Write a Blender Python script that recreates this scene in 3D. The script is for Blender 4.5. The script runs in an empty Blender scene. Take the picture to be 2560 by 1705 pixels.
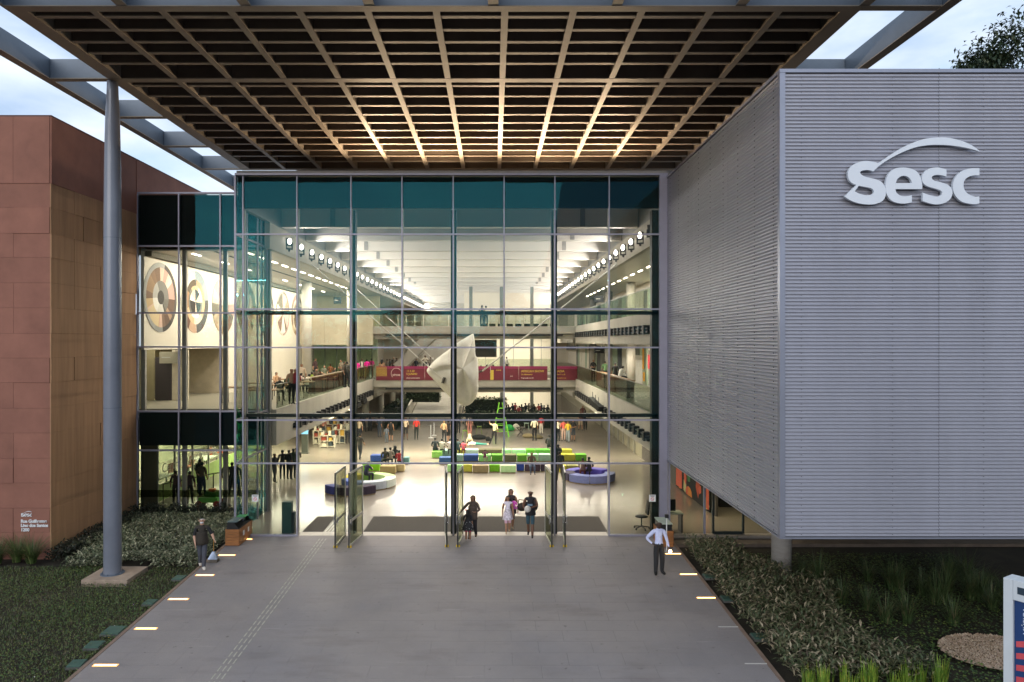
import bpy, math, random
import numpy as np
from mathutils import Vector, Matrix

random.seed(7)
S = bpy.context.scene
COL = S.collection
R = math.radians

# ------------------------------------------------------------------ camera, sky, sun, exposure
CAMZ, CAMD = 7.417, 26.5            # eye height above the door threshold, distance to the glass front (y = 0)
cd = bpy.data.cameras.new('camera')
cam = bpy.data.objects.new('camera', cd)
COL.objects.link(cam)
cam.location = (0, -CAMD, CAMZ)
cam.rotation_euler = (R(90), 0, 0)
cd.sensor_width = 36
cd.lens = 36 * 1740 / 2560
cd.shift_x = (1280 - 1233) / 2560
cd.shift_y = 0
cd.clip_end = 2000
S.camera = cam

W = bpy.data.worlds.new('World')
S.world = W
W.use_nodes = True
wt = W.node_tree
for n in list(wt.nodes):
    wt.nodes.remove(n)
w_out = wt.nodes.new('ShaderNodeOutputWorld')
w_bg = wt.nodes.new('ShaderNodeBackground')
sky = wt.nodes.new('ShaderNodeTexSky')
sky.sky_type = 'NISHITA'
sky.sun_disc = False
sky.sun_elevation = R(14)
sky.sun_rotation = R(200)
sky.air_density = 1.0
sky.dust_density = 0.6
sky.ozone_density = 1.4
w_bg.inputs['Strength'].default_value = 0.15
tc = wt.nodes.new('ShaderNodeTexCoord')
mp = wt.nodes.new('ShaderNodeMapping')
mp.inputs['Scale'].default_value = (1.0, 1.0, 2.6)
wt.links.new(tc.outputs['Generated'], mp.inputs['Vector'])
ns = wt.nodes.new('ShaderNodeTexNoise')
ns.inputs['Scale'].default_value = 2.6
ns.inputs['Detail'].default_value = 7
ns.inputs['Roughness'].default_value = 0.55
wt.links.new(mp.outputs['Vector'], ns.inputs['Vector'])
cr = wt.nodes.new('ShaderNodeValToRGB')
cr.color_ramp.elements[0].position = 0.22
cr.color_ramp.elements[1].position = 0.50
wt.links.new(ns.outputs['Fac'], cr.inputs['Fac'])
ns2 = wt.nodes.new('ShaderNodeTexNoise')
ns2.inputs['Scale'].default_value = 4.2
ns2.inputs['Detail'].default_value = 8
wt.links.new(mp.outputs['Vector'], ns2.inputs['Vector'])
cc = wt.nodes.new('ShaderNodeMix')
cc.data_type = 'RGBA'
cc.inputs[6].default_value = (2.3, 3.1, 4.3, 1)
cc.inputs[7].default_value = (5.1, 5.5, 6.1, 1)
cr2 = wt.nodes.new('ShaderNodeMapRange')
cr2.inputs['From Min'].default_value = 0.36
cr2.inputs['From Max'].default_value = 0.66
wt.links.new(ns2.outputs['Fac'], cr2.inputs['Value'])
wt.links.new(cr2.outputs['Result'], cc.inputs[0])
mx = wt.nodes.new('ShaderNodeMix')
mx.data_type = 'RGBA'
wt.links.new(cr.outputs['Color'], mx.inputs[0])
wt.links.new(sky.outputs['Color'], mx.inputs[6])
wt.links.new(cc.outputs[2], mx.inputs[7])
wt.links.new(mx.outputs[2], w_bg.inputs['Color'])
wt.links.new(w_bg.outputs['Background'], w_out.inputs['Surface'])

sd = bpy.data.lights.new('sun', 'SUN')
sd.energy = 1.1
sd.angle = R(50)
sd.color = (1.0, 0.96, 0.92)
sun = bpy.data.objects.new('sun', sd)
COL.objects.link(sun)
sun.rotation_euler = (R(76), 0, R(-20))

S.view_settings.view_transform = 'Standard'
S.view_settings.look = 'None'
S.view_settings.exposure = 0.55
S.view_settings.gamma = 1.0
S.cycles.use_denoising = True
S.cycles.max_bounces = 7
S.cycles.diffuse_bounces = 4
S.cycles.glossy_bounces = 4
S.cycles.transmission_bounces = 4
S.cycles.transparent_max_bounces = 40
S.cycles.sample_clamp_indirect = 4.0
S.cycles.caustics_reflective = False
S.cycles.caustics_refractive = False
S.render.film_transparent = False


def area(name, loc, size, power, col, direction, shape='RECTANGLE', spread=180):
    l = bpy.data.lights.new(name, 'AREA')
    l.shape = shape
    l.size, l.size_y = size
    l.energy = power
    l.color = col
    l.spread = R(spread)
    o = bpy.data.objects.new(name, l)
    COL.objects.link(o)
    o.location = loc
    o.rotation_euler = Vector(direction).to_track_quat('-Z', 'Y').to_euler()
    return o


# ------------------------------------------------------------------ helpers
WL = {}


def wl(o):
    return WL.get(o.name, Vector((0, 0, 0))) if o else Vector((0, 0, 0))


def tag(o, label=None, cat=None, group=None, kind=None):
    if label: o['label'] = label
    if cat: o['category'] = cat
    if group: o['group'] = group
    if kind: o['kind'] = kind
    return o


def thing(name, label, cat, loc=(0, 0, 0), rz=0, group=None, kind=None):
    o = bpy.data.objects.new(name, None)
    o.empty_display_size = 0.2
    COL.objects.link(o)
    o.location = loc
    o.rotation_euler = (0, 0, rz)
    WL[o.name] = Vector(loc)
    return tag(o, label, cat, group, kind)


def put(name, me, mat=None, parent=None, loc=None, rot=None, scale=None):
    """link a (shared) mesh as an object; loc is in world space when the parent is unrotated"""
    o = bpy.data.objects.new(name, me)
    COL.objects.link(o)
    if parent:
        o.parent = parent
    l = Vector(loc) if loc is not None else Vector((0, 0, 0))
    o.location = l - wl(parent) if loc is not None else l
    if rot: o.rotation_euler = rot
    if scale: o.scale = scale
    WL[o.name] = (Vector(loc) if loc is not None else wl(parent))
    if mat is not None:
        if len(me.materials) == 0:
            me.materials.append(mat)
        elif me.materials[0] is not mat:
            o.material_slots[0].link = 'OBJECT'
            o.material_slots[0].material = mat
    return o


class MB:
    def __init__(self):
        self.v, self.f, self.m = [], [], []

    def add(self, vs, fs, mi=0):
        b = len(self.v)
        self.v += [tuple(p) for p in vs]
        self.f += [tuple(i + b for i in q) for q in fs]
        self.m += [mi] * len(fs)
        return self

    def box(self, x0, x1, y0, y1, z0, z1, mi=0):
        return self.add([(x0, y0, z0), (x1, y0, z0), (x1, y1, z0), (x0, y1, z0), (x0, y0, z1), (x1, y0, z1), (x1, y1, z1), (x0, y1, z1)],
                        [(0, 3, 2, 1), (4, 5, 6, 7), (0, 1, 5, 4), (1, 2, 6, 5), (2, 3, 7, 6), (3, 0, 4, 7)], mi)

    def obox(self, c, s, rz=0, rx=0, ry=0, mi=0):
        M = Matrix.Translation(c) @ Matrix.Rotation(rz, 4, 'Z') @ Matrix.Rotation(ry, 4, 'Y') @ Matrix.Rotation(rx, 4, 'X')
        h = [k / 2 for k in s]
        vs = [M @ Vector((a * h[0], b * h[1], c2 * h[2])) for c2 in (-1, 1) for a, b in ((-1, -1), (1, -1), (1, 1), (-1, 1))]
        return self.add(vs, [(0, 3, 2, 1), (4, 5, 6, 7), (0, 1, 5, 4), (1, 2, 6, 5), (2, 3, 7, 6), (3, 0, 4, 7)], mi)

    def beam(self, p, q, w, h, mi=0):
        """square bar between two points, w wide and h deep"""
        p, q = Vector(p), Vector(q)
        d = (q - p).normalized()
        up = Vector((0, 0, 1)) if abs(d.z) < 0.98 else Vector((0, 1, 0))
        s = d.cross(up).normalized() * (w / 2)
        u = s.cross(d).normalized() * (h / 2)
        vs = [a + b * s + c * u for a in (p, q) for b, c in ((-1, -1), (1, -1), (1, 1), (-1, 1))]
        return self.add(vs, [(0, 3, 2, 1), (4, 5, 6, 7), (0, 1, 5, 4), (1, 2, 6, 5), (2, 3, 7, 6), (3, 0, 4, 7)], mi)

    def tube(self, pts, rs, n=8, mi=0, cap=True):
        pts = [Vector(p) for p in pts]
        if not hasattr(rs, '__len__'): rs = [rs] * len(pts)
        rings = []
        b = len(self.v)
        prev = None
        for i, p in enumerate(pts):
            d = (pts[min(i + 1, len(pts) - 1)] - pts[max(i - 1, 0)]).normalized()
            a = prev if prev is not None else (Vector((1, 0, 0)) if abs(d.x) < 0.9 else Vector((0, 1, 0)))
            s = (a - d * a.dot(d)).normalized()
            prev = s
            t = d.cross(s)
            rings.append([p + (s * math.cos(2 * math.pi * k / n) + t * math.sin(2 * math.pi * k / n)) * rs[i] for k in range(n)])
        vs = [q for r in rings for q in r]
        fs = [(i * n + k, i * n + (k + 1) % n, (i + 1) * n + (k + 1) % n, (i + 1) * n + k) for i in range(len(pts) - 1) for k in range(n)]
        if cap:
            fs += [tuple(reversed(range(n))), tuple((len(pts) - 1) * n + k for k in range(n))]
        return self.add(vs, fs, mi)

    def prism(self, poly, z0, z1, mi=0):
        n = len(poly)
        vs = [(x, y, z0) for x, y in poly] + [(x, y, z1) for x, y in poly]
        fs = [tuple(reversed(range(n))), tuple(range(n, 2 * n))] + [(k, (k + 1) % n, n + (k + 1) % n, n + k) for k in range(n)]
        return self.add(vs, fs, mi)

    def sphere(self, c, r, nu=10, nv=6, mi=0):
        r = r if hasattr(r, '__len__') else (r, r, r)
        vs = [(c[0], c[1], c[2] - r[2])]
        for j in range(1, nv):
            t = math.pi * j / nv
            for i in range(nu):
                a = 2 * math.pi * i / nu
                vs.append((c[0] + r[0] * math.sin(t) * math.cos(a), c[1] + r[1] * math.sin(t) * math.sin(a), c[2] - r[2] * math.cos(t)))
        vs.append((c[0], c[1], c[2] + r[2]))
        fs = [(0, 1 + (i + 1) % nu, 1 + i) for i in range(nu)]
        for j in range(nv - 2):
            for i in range(nu):
                a, b2 = 1 + j * nu + i, 1 + j * nu + (i + 1) % nu
                fs.append((a, b2, b2 + nu, a + nu))
        L = len(vs) - 1
        fs += [(L, 1 + (nv - 2) * nu + i, 1 + (nv - 2) * nu + (i + 1) % nu) for i in range(nu)]
        return self.add(vs, fs, mi)

    def mesh(self, name, mats=None, smooth=False, off=None):
        me = bpy.data.meshes.new(name)
        vs = self.v if off is None else [(a - off[0], b - off[1], c - off[2]) for a, b, c in self.v]
        me.from_pydata(vs, [], self.f)
        for m in (mats if isinstance(mats, (list, tuple)) else [mats] if mats else []):
            me.materials.append(m)
        if any(self.m):
            me.polygons.foreach_set('material_index', self.m)
        if smooth:
            me.polygons.foreach_set('use_smooth', [True] * len(me.polygons))
        me.update()
        return me

    def build(self, name, mats, parent=None, smooth=False, local=False, bevel=0):
        me = self.mesh(name, mats, smooth, None if (local or not parent) else wl(parent))
        o = bpy.data.objects.new(name, me)
        COL.objects.link(o)
        if parent:
            o.parent = parent
            WL[o.name] = wl(parent).copy()
        if bevel:
            md = o.modifiers.new('bevel', 'BEVEL')
            md.width = bevel
            md.segments = 2
        return o


def bx(name, m, parent, x0, x1, y0, y1, z0, z1, bevel=0):
    return MB().box(x0, x1, y0, y1, z0, z1).build(name, m, parent, bevel=bevel)


def lin(h):
    h = h.lstrip('#')
    c = [int(h[i:i + 2], 16) / 255 for i in (0, 2, 4)]
    return tuple(k / 12.92 if k <= 0.04045 else ((k + 0.055) / 1.055) ** 2.4 for k in c)


MATS = {}


def M(name, col, rough=0.6, metal=0.0, var=0.12, scale=3.0, bump=0.0, bscale=60.0, emit=None, estr=0.0, rnd=0.0, stretch=(1, 1, 1), spec=0.5, coat=0.0, trans=0.0):
    if name in MATS: return MATS[name]
    if isinstance(col, str): col = lin(col)
    m = bpy.data.materials.new(name)
    m.use_nodes = True
    t = m.node_tree
    p = t.nodes['Principled BSDF']
    p.inputs['Roughness'].default_value = rough
    p.inputs['Metallic'].default_value = metal
    p.inputs['Specular IOR Level'].default_value = spec
    p.inputs['Coat Weight'].default_value = coat
    tcn = t.nodes.new('ShaderNodeTexCoord')
    mpn = t.nodes.new('ShaderNodeMapping')
    mpn.inputs['Scale'].default_value = stretch
    t.links.new(tcn.outputs['Object'], mpn.inputs['Vector'])
    nz = t.nodes.new('ShaderNodeTexNoise')
    nz.inputs['Scale'].default_value = scale
    nz.inputs['Detail'].default_value = 6
    nz.inputs['Roughness'].default_value = 0.62
    t.links.new(mpn.outputs['Vector'], nz.inputs['Vector'])
    mix = t.nodes.new('ShaderNodeMix')
    mix.data_type = 'RGBA'
    mix.inputs[6].default_value = tuple(max(0, c * (1 - var)) for c in col) + (1,)
    mix.inputs[7].default_value = tuple(min(1, c * (1 + var)) for c in col) + (1,)
    rp = t.nodes.new('ShaderNodeMapRange')
    rp.inputs['From Min'].default_value = 0.3
    rp.inputs['From Max'].default_value = 0.7
    t.links.new(nz.outputs['Fac'], rp.inputs['Value'])
    t.links.new(rp.outputs['Result'], mix.inputs[0])
    out = mix.outputs[2]
    if rnd:
        oi = t.nodes.new('ShaderNodeObjectInfo')
        mr = t.nodes.new('ShaderNodeMapRange')
        mr.inputs['To Min'].default_value = 1 - rnd
        mr.inputs['To Max'].default_value = 1 + rnd
        t.links.new(oi.outputs['Random'], mr.inputs['Value'])
        hs = t.nodes.new('ShaderNodeHueSaturation')
        t.links.new(out, hs.inputs['Color'])
        t.links.new(mr.outputs['Result'], hs.inputs['Value'])
        out = hs.outputs['Color']
    t.links.new(out, p.inputs['Base Color'])
    if bump:
        n2 = t.nodes.new('ShaderNodeTexNoise')
        n2.inputs['Scale'].default_value = bscale
        n2.inputs['Detail'].default_value = 3
        t.links.new(mpn.outputs['Vector'], n2.inputs['Vector'])
        bp = t.nodes.new('ShaderNodeBump')
        bp.inputs['Strength'].default_value = bump
        bp.inputs['Distance'].default_value = 0.01
        t.links.new(n2.outputs['Fac'], bp.inputs['Height'])
        t.links.new(bp.outputs['Normal'], p.inputs['Normal'])
    if emit:
        p.inputs['Emission Color'].default_value = (lin(emit) if isinstance(emit, str) else emit) + (1,)
        p.inputs['Emission Strength'].default_value = estr
    MATS[name] = m
    return m


def glass(name, tint, refl, fac, wob=0.0):
    if name in MATS: return MATS[name]
    m = bpy.data.materials.new(name)
    m.use_nodes = True
    t = m.node_tree
    for n in list(t.nodes): t.nodes.remove(n)
    o = t.nodes.new('ShaderNodeOutputMaterial')
    tr = t.nodes.new('ShaderNodeBsdfTransparent')
    tr.inputs['Color'].default_value = tint + (1,)
    gl = t.nodes.new('ShaderNodeBsdfGlossy')
    gl.inputs['Roughness'].default_value = 0.0
    gl.inputs['Color'].default_value = refl + (1,)
    lw = t.nodes.new('ShaderNodeLayerWeight')
    lw.inputs['Blend'].default_value = 0.25
    mr = t.nodes.new('ShaderNodeMapRange')
    mr.inputs['To Min'].default_value = fac
    mr.inputs['To Max'].default_value = 0.24
    t.links.new(lw.outputs['Fresnel'], mr.inputs['Value'])
    mr.inputs['From Min'].default_value = 0.05
    mixs = t.nodes.new('ShaderNodeMixShader')
    t.links.new(mr.outputs['Result'], mixs.inputs['Fac'])
    t.links.new(tr.outputs['BSDF'], mixs.inputs[1])
    t.links.new(gl.outputs['BSDF'], mixs.inputs[2])
    t.links.new(mixs.outputs['Shader'], o.inputs['Surface'])
    if wob:
        tcn = t.nodes.new('ShaderNodeTexCoord')
        nz = t.nodes.new('ShaderNodeTexNoise')
        nz.inputs['Scale'].default_value = 0.45
        t.links.new(tcn.outputs['Object'], nz.inputs['Vector'])
        bp = t.nodes.new('ShaderNodeBump')
        bp.inputs['Strength'].default_value = wob
        bp.inputs['Distance'].default_value = 0.02
        t.links.new(nz.outputs['Fac'], bp.inputs['Height'])
        t.links.new(bp.outputs['Normal'], gl.inputs['Normal'])
    MATS[name] = m
    return m


def at(px, py, Y):
    """photo pixel -> point on the plane y = Y (used to read the place's measurements off the photograph)"""
    d = Y + CAMD
    return Vector(((px - 1233) / 1740 * d, Y, CAMZ - (py - 853) / 1740 * d))


def on_floor(px, py, z=0.0):
    d = 1740 * (CAMZ - z) / (py - 853)
    return Vector(((px - 1233) / 1740 * d, d - CAMD, z))


def ramp_z(y):
    return 0.039 * min(y, 0)


def on_ramp(px, py):
    d = 14707 / (py - 785)
    return Vector(((px - 1233) / 1740 * d, d - CAMD, ramp_z(d - CAMD)))


def paving_material():
    m = M('plaza_granite', (0.315, 0.278, 0.262), 0.68, 0, 0.10, 0.5, 0.2, 140)
    t = m.node_tree
    p = t.nodes['Principled BSDF']
    geo = t.nodes.new('ShaderNodeNewGeometry')
    src = p.inputs['Base Color'].links[0].from_socket
    for n in t.nodes:
        if n.type == 'MAPPING': t.links.new(geo.outputs['Position'], n.inputs['Vector'])

    def layer(prev, scale, stretch, lo, hi, mul, detail=6, rough=0.6):
        mpn = t.nodes.new('ShaderNodeMapping')
        mpn.inputs['Scale'].default_value = stretch
        t.links.new(geo.outputs['Position'], mpn.inputs['Vector'])
        nz = t.nodes.new('ShaderNodeTexNoise')
        nz.inputs['Scale'].default_value = scale
        nz.inputs['Detail'].default_value = detail
        nz.inputs['Roughness'].default_value = rough
        t.links.new(mpn.outputs['Vector'], nz.inputs['Vector'])
        mr = t.nodes.new('ShaderNodeMapRange')
        mr.inputs['From Min'].default_value = lo
        mr.inputs['From Max'].default_value = hi
        t.links.new(nz.outputs['Fac'], mr.inputs['Value'])
        mx_ = t.nodes.new('ShaderNodeMix')
        mx_.data_type = 'RGBA'
        mx_.blend_type = 'MULTIPLY'
        mx_.inputs[7].default_value = mul + (1,)
        t.links.new(mr.outputs['Result'], mx_.inputs[0])
        t.links.new(prev, mx_.inputs[6])
        return mx_.outputs[2]

    out = layer(src, 0.22, (1, 1, 1), 0.42, 0.62, (0.84, 0.87, 0.93))           # broad cool damp patches
    out = layer(out, 1.1, (0.5, 1.6, 1), 0.55, 0.75, (0.82, 0.80, 0.80))         # wear drifting across
    out = layer(out, 5.0, (1, 1, 1), 0.68, 0.74, (0.55, 0.52, 0.52), 3)          # small dark stains
    out = layer(out, 2.4, (0.25, 2.5, 1), 0.66, 0.74, (1.22, 1.22, 1.22), 4)     # pale scuffs
    out = layer(out, 160, (1, 1, 1), 0.40, 0.66, (0.72, 0.72, 0.72), 2)          # granite speckle
    t.links.new(out, p.inputs['Base Color'])
    return m


# ------------------------------------------------------------------ materials
steel_grey = M('steel_grey', (0.125, 0.155, 0.195), 0.45, 0.15, 0.10, 1.2, 0.05)
steel_frame = M('facade_aluminium', (0.30, 0.29, 0.36), 0.42, 0.3, 0.06, 2.0)
steel_dark = M('dark_green_steel', (0.012, 0.02, 0.018), 0.5, 0.1, 0.1)
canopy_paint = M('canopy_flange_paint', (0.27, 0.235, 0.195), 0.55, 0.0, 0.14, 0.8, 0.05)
deck_web_shade = M('canopy_deck_web_shade', (0.115, 0.088, 0.068), 0.7, 0.0, 0.25, 0.7)  # webs share the flange paint, their shade is in this brown; deck too
concrete = M('hall_concrete', (0.48, 0.45, 0.39), 0.7, 0.0, 0.14, 0.7, 0.15, 25, stretch=(1, 1, 0.5))
conc_grey = M('bridge_concrete', (0.30, 0.28, 0.24), 0.7, 0.0, 0.15, 0.9, 0.1, 25)
cream = M('cream_wall_paint', (0.76, 0.70, 0.59), 0.8, 0.0, 0.04, 0.6)
white_paint = M('white_ceiling_paint', (0.78, 0.74, 0.68), 0.75, 0.0, 0.04, 0.5)
black = M('black_matte', (0.010, 0.010, 0.011), 0.6, 0.0, 0.1)
soffit = M('slatted_soffit', (0.50, 0.47, 0.40), 0.35, 0.25, 0.10, 2.0, stretch=(0.3, 8, 1))
facade_glass = glass('tinted_facade_glass', (0.80, 0.80, 0.765), (0.10, 0.66, 0.84), 0.0145, 0.10)
rail_glass = glass('railing_glass', (0.82, 0.86, 0.80), (0.5, 0.65, 0.6), 0.02)
door_glass = glass('door_glass', (0.70, 0.70, 0.60), (0.5, 0.65, 0.6), 0.03)
# ------------------------------------------------------------------ ground and plaza
PX0, PX1 = -9.75, 6.6
soil = M('garden_soil', (0.030, 0.024, 0.014), 0.95, 0, 0.5, 1.3, 0.6, 14)
far_ground = M('street_asphalt', (0.05, 0.05, 0.052), 0.9, 0, 0.2, 0.2)


def zg(x, y):
    return ramp_z(max(y, -40)) - 0.06 if y < 0 else -0.06


def sheet(name, xs, ys, zf, m):
    vs = [(x, y, zf(x, y)) for y in ys for x in xs]
    n = len(xs)
    fs = [(j * n + i, j * n + i + 1, (j + 1) * n + i + 1, (j + 1) * n + i) for j in range(len(ys) - 1) for i in range(n - 1)]
    return MB().add(vs, fs).build(name, m)


g = sheet('ground', [-700, -60, PX0 - 0.02, PX1 + 0.02, 60, 700], [-700, -40, -20, 0, 5, 130, 700],
          lambda x, y: zg(x, y) - (0.10 if PX0 - 1 < x < PX1 + 1 else 0), soil)
tag(g, 'dark garden soil around the paved entrance', 'ground', kind='structure')
road = sheet('road', [-300, 300], [-75, -46], lambda x, y: -1.585, far_ground)
tag(road, 'asphalt street in front of the building', 'road', kind='structure')
lawn_back = sheet('verge', [-300, 300], [-140, -76], lambda x, y: -1.5, M('verge_grass', (0.03, 0.05, 0.02), 0.95, 0, 0.3, 0.5))
tag(lawn_back, 'grass verge across the street', 'verge', kind='structure')

paving_m = paving_material()
joint_m = M('paving_joint', (0.17, 0.15, 0.145), 0.9, 0, 0.2, 5)
pl = MB()
pl.add([(PX0, 0.0, -0.045), (PX1, 0.0, -0.045), (PX1, -40, ramp_z(-40) - 0.045), (PX0, -40, ramp_z(-40) - 0.045),
        (PX0, 0.0, -0.5), (PX1, 0.0, -0.5), (PX1, -40, -2.6), (PX0, -40, -2.6)],
       [(3, 2, 1, 0), (0, 4, 7, 3), (1, 2, 6, 5), (2, 3, 7, 6)])
plaza = pl.build('plaza', joint_m)
tag(plaza, 'grey granite paved ramp leading up to the glass entrance', 'paving', kind='structure')
slab_w, slab_d = (PX1 - PX0) / 12, 0.61
ang = math.atan(0.039)
sm = []
for wslab in (slab_w,):
    b = MB().box(-wslab / 2 + 0.002, wslab / 2 - 0.002, -slab_d / 2 + 0.002, slab_d / 2 - 0.002, -0.04, 0)
    me = b.mesh('slab', paving_m)
rows = 19
for j in range(rows):
    yc = -0.305 - j * slab_d
    off = (j % 2) * 0.5 * slab_w
    for i in range(13):
        xc = PX0 + slab_w * (i + 0.5) - off
        x0, x1 = max(xc - slab_w / 2, PX0), min(xc + slab_w / 2, PX1)
        if x1 - x0 < 0.05: continue
        o = put('slab', me, None, plaza, ((x0 + x1) / 2, yc, ramp_z(yc) + random.uniform(-0.0003, 0.0003)), (ang, 0, 0), ((x1 - x0) / slab_w, 1, 1))
y_end = -rows * slab_d
far_p = MB().add([(PX0, y_end, ramp_z(y_end) - 0.001), (PX1, y_end, ramp_z(y_end) - 0.001), (PX1, -40, ramp_z(-40) - 0.001), (PX0, -40, ramp_z(-40) - 0.001),
                  (PX0, y_end, ramp_z(y_end) - 0.04), (PX1, y_end, ramp_z(y_end) - 0.04), (PX1, -40, ramp_z(-40) - 0.04), (PX0, -40, ramp_z(-40) - 0.04)],
                 [(3, 2, 1, 0), (4, 5, 6, 7), (0, 1, 5, 4)]).build('outer_paving', paving_m, plaza)
kerb_m = M('kerb_terracotta', (0.22, 0.15, 0.11), 0.8, 0, 0.2, 3)
for x in (PX0 - 0.05, PX1 + 0.05):
    MB().add([(x - 0.05, 0, 0.012), (x + 0.05, 0, 0.012), (x + 0.05, -40, ramp_z(-40) + 0.012), (x - 0.05, -40, ramp_z(-40) + 0.012),
              (x - 0.05, 0, -0.4), (x + 0.05, 0, -0.4), (x + 0.05, -40, -2.2), (x - 0.05, -40, -2.2)],
             [(3, 2, 1, 0), (0, 4, 7, 3), (1, 2, 6, 5)]).build('kerb', kerb_m, plaza)
# tactile guide strip
tact_m = M('tactile_strip_cream', (0.44, 0.42, 0.34), 0.6, 0, 0.2, 8)
tp = thing('tactile_paving', 'three dashed pale tactile guide lines running to the doorway', 'tactile paving', (-6.4, -5, ramp_z(-5)))
for k, x in enumerate((-6.52, -6.40, -6.28)):
    b = MB()
    y = -0.35
    while y > -12.5:
        L = 0.25
        b.add([(x - 0.017, y, ramp_z(y) + 0.002), (x + 0.017, y, ramp_z(y) + 0.002), (x + 0.017, y - L, ramp_z(y - L) + 0.002), (x - 0.017, y - L, ramp_z(y - L) + 0.002),
               (x - 0.013, y - 0.01, ramp_z(y) + 0.008), (x + 0.013, y - 0.01, ramp_z(y) + 0.008), (x + 0.013, y - L + 0.01, ramp_z(y - L) + 0.008), (x - 0.013, y - L + 0.01, ramp_z(y - L) + 0.008)],
              [(7, 6, 5, 4), (0, 4, 5, 1), (1, 5, 6, 2), (2, 6, 7, 3), (3, 7, 4, 0)])
        y -= 0.35
    b.build('guide_line', tact_m, tp)
b = MB()
for i in range(26):
    for j in range(3):
        x, y = -7.2 + i * 0.085, -0.08 - j * 0.09
        b.tube([(x, y, ramp_z(y)), (x, y, ramp_z(y) + 0.008)], [0.016, 0.01], 6)
tag(b.build('warning_studs', tact_m, tp), kind='stuff')

# ------------------------------------------------------------------ steel canopy
ZC = 15.89
can = thing('steel_canopy', 'large steel grid canopy with dark deck over the entrance', 'canopy', (-1.5, -4, ZC))
XL, XR = -12.45, 9.40


def YY(d): return d - CAMD


def ibeam_x(name, x0, x1, y, w, h, z=ZC, web=deck_web_shade, fl=canopy_paint, par=can, tf=0.03):
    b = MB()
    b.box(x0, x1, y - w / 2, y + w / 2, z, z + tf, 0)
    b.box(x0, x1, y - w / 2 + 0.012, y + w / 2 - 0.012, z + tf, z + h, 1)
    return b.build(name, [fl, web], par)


def ibeam_y(name, x, y0, y1, w, h, z=ZC, web=deck_web_shade, fl=canopy_paint, par=can, tf=0.03):
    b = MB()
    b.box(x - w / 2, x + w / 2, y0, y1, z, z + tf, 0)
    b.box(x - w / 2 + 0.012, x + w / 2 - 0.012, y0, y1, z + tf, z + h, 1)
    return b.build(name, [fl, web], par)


Yf, Ym, Yr = YY(17.75), YY(22.63), YY(34.4)
# front, middle and rear cross girders
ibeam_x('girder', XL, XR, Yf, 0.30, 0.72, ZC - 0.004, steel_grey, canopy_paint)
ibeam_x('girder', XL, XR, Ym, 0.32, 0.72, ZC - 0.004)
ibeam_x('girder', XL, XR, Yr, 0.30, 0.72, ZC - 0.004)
for k in range(-7, 6):
    x = 0.298 + 1.764 * k
    edge = k in (-7, 5)
    w = 0.46 if edge else 0.185
    if k == -7: x = XL + 0.23
    if k == 5: x = XR - 0.23
    ibeam_y('joist', x, Yf + 0.16, Ym - 0.17, w, 0.6, ZC + 0.0, canopy_paint if edge else deck_web_shade)
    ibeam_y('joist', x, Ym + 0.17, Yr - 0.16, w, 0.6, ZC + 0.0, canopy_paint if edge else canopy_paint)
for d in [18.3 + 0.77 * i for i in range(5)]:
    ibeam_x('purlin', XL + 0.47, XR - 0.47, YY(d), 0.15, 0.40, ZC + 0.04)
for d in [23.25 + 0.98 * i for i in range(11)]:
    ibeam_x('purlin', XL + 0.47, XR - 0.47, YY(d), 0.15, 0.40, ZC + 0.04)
bx('deck', deck_web_shade, can, XL + 0.02, XR - 0.02, Yf, Yr, ZC + 0.735, ZC + 0.80)
# open outer ring
OXL, OXR, OYF = -14.63, 11.67, YY(15.9)
ibeam_y('ring_beam', OXL + 0.15, OYF, YY(39.5), 0.30, 0.66, ZC + 0.004, steel_grey)
ibeam_y('ring_beam', OXR - 0.15, OYF, YY(39.5), 0.30, 0.66, ZC + 0.004, steel_grey)
ibeam_x('ring_beam', OXL + 0.3, OXR - 0.3, OYF + 0.15, 0.30, 0.66, ZC + 0.004, steel_grey)
for d in (22.63, 26.45, 30.4, 34.4, 38.4):
    ibeam_x('ring_strut', OXL + 0.3, XL, YY(d), 0.26, 0.64, ZC + 0.008, steel_grey)
for d in (17.75, 22.63, 26.45, 30.4, 34.4):
    ibeam_x('ring_strut', XR, OXR - 0.3, YY(d), 0.26, 0.64, ZC + 0.008, steel_grey)
for i in range(-4, 4):
    if abs(i * 3.13) < 12.9 and i * 3.13 > XL - 0.3:
        ibeam_y('front_strut', i * 3.13, OYF + 0.3, Yf - 0.15, 0.26, 0.62, ZC + 0.008, steel_grey)

# tapered steel column on its pad
cx, cy = -12.36, YY(22.6)
colT = thing('steel_column', 'tall grey painted steel column carrying the canopy corner', 'column', (cx, cy, ramp_z(cy)))
zs = [0.0, 0.06, 0.4, 9, 11.5, 13.4, 14.8, 15.6, 15.99]
rs = [0.275, 0.27, 0.268, 0.268, 0.262, 0.245, 0.215, 0.175, 0.165]
MB().tube([(cx, cy, ramp_z(cy) + z) for z in zs], rs, 28).build('shaft', M('column_paint', (0.19, 0.205, 0.245), 0.28, 0.1, 0.10, 1.0, 0.03), colT, smooth=True)
MB().tube([(cx, cy, ramp_z(cy) + 0.028), (cx, cy, ramp_z(cy) + 0.05)], 0.36, 28).build('base_plate', steel_grey, colT)
for z in (5.4, 10.9):
    MB().tube([(cx, cy, ramp_z(cy) + z), (cx, cy, ramp_z(cy) + z + 0.018)], 0.2705, 28).build('weld_ring', steel_grey, colT)
for k in range(8):
    a_ = k * math.pi / 4
    MB().tube([(cx + 0.315 * math.cos(a_), cy + 0.315 * math.sin(a_), ramp_z(cy) + 0.05), (cx + 0.315 * math.cos(a_), cy + 0.315 * math.sin(a_), ramp_z(cy) + 0.09)], 0.02, 6).build('anchor_bolt', steel_grey, colT)
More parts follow.
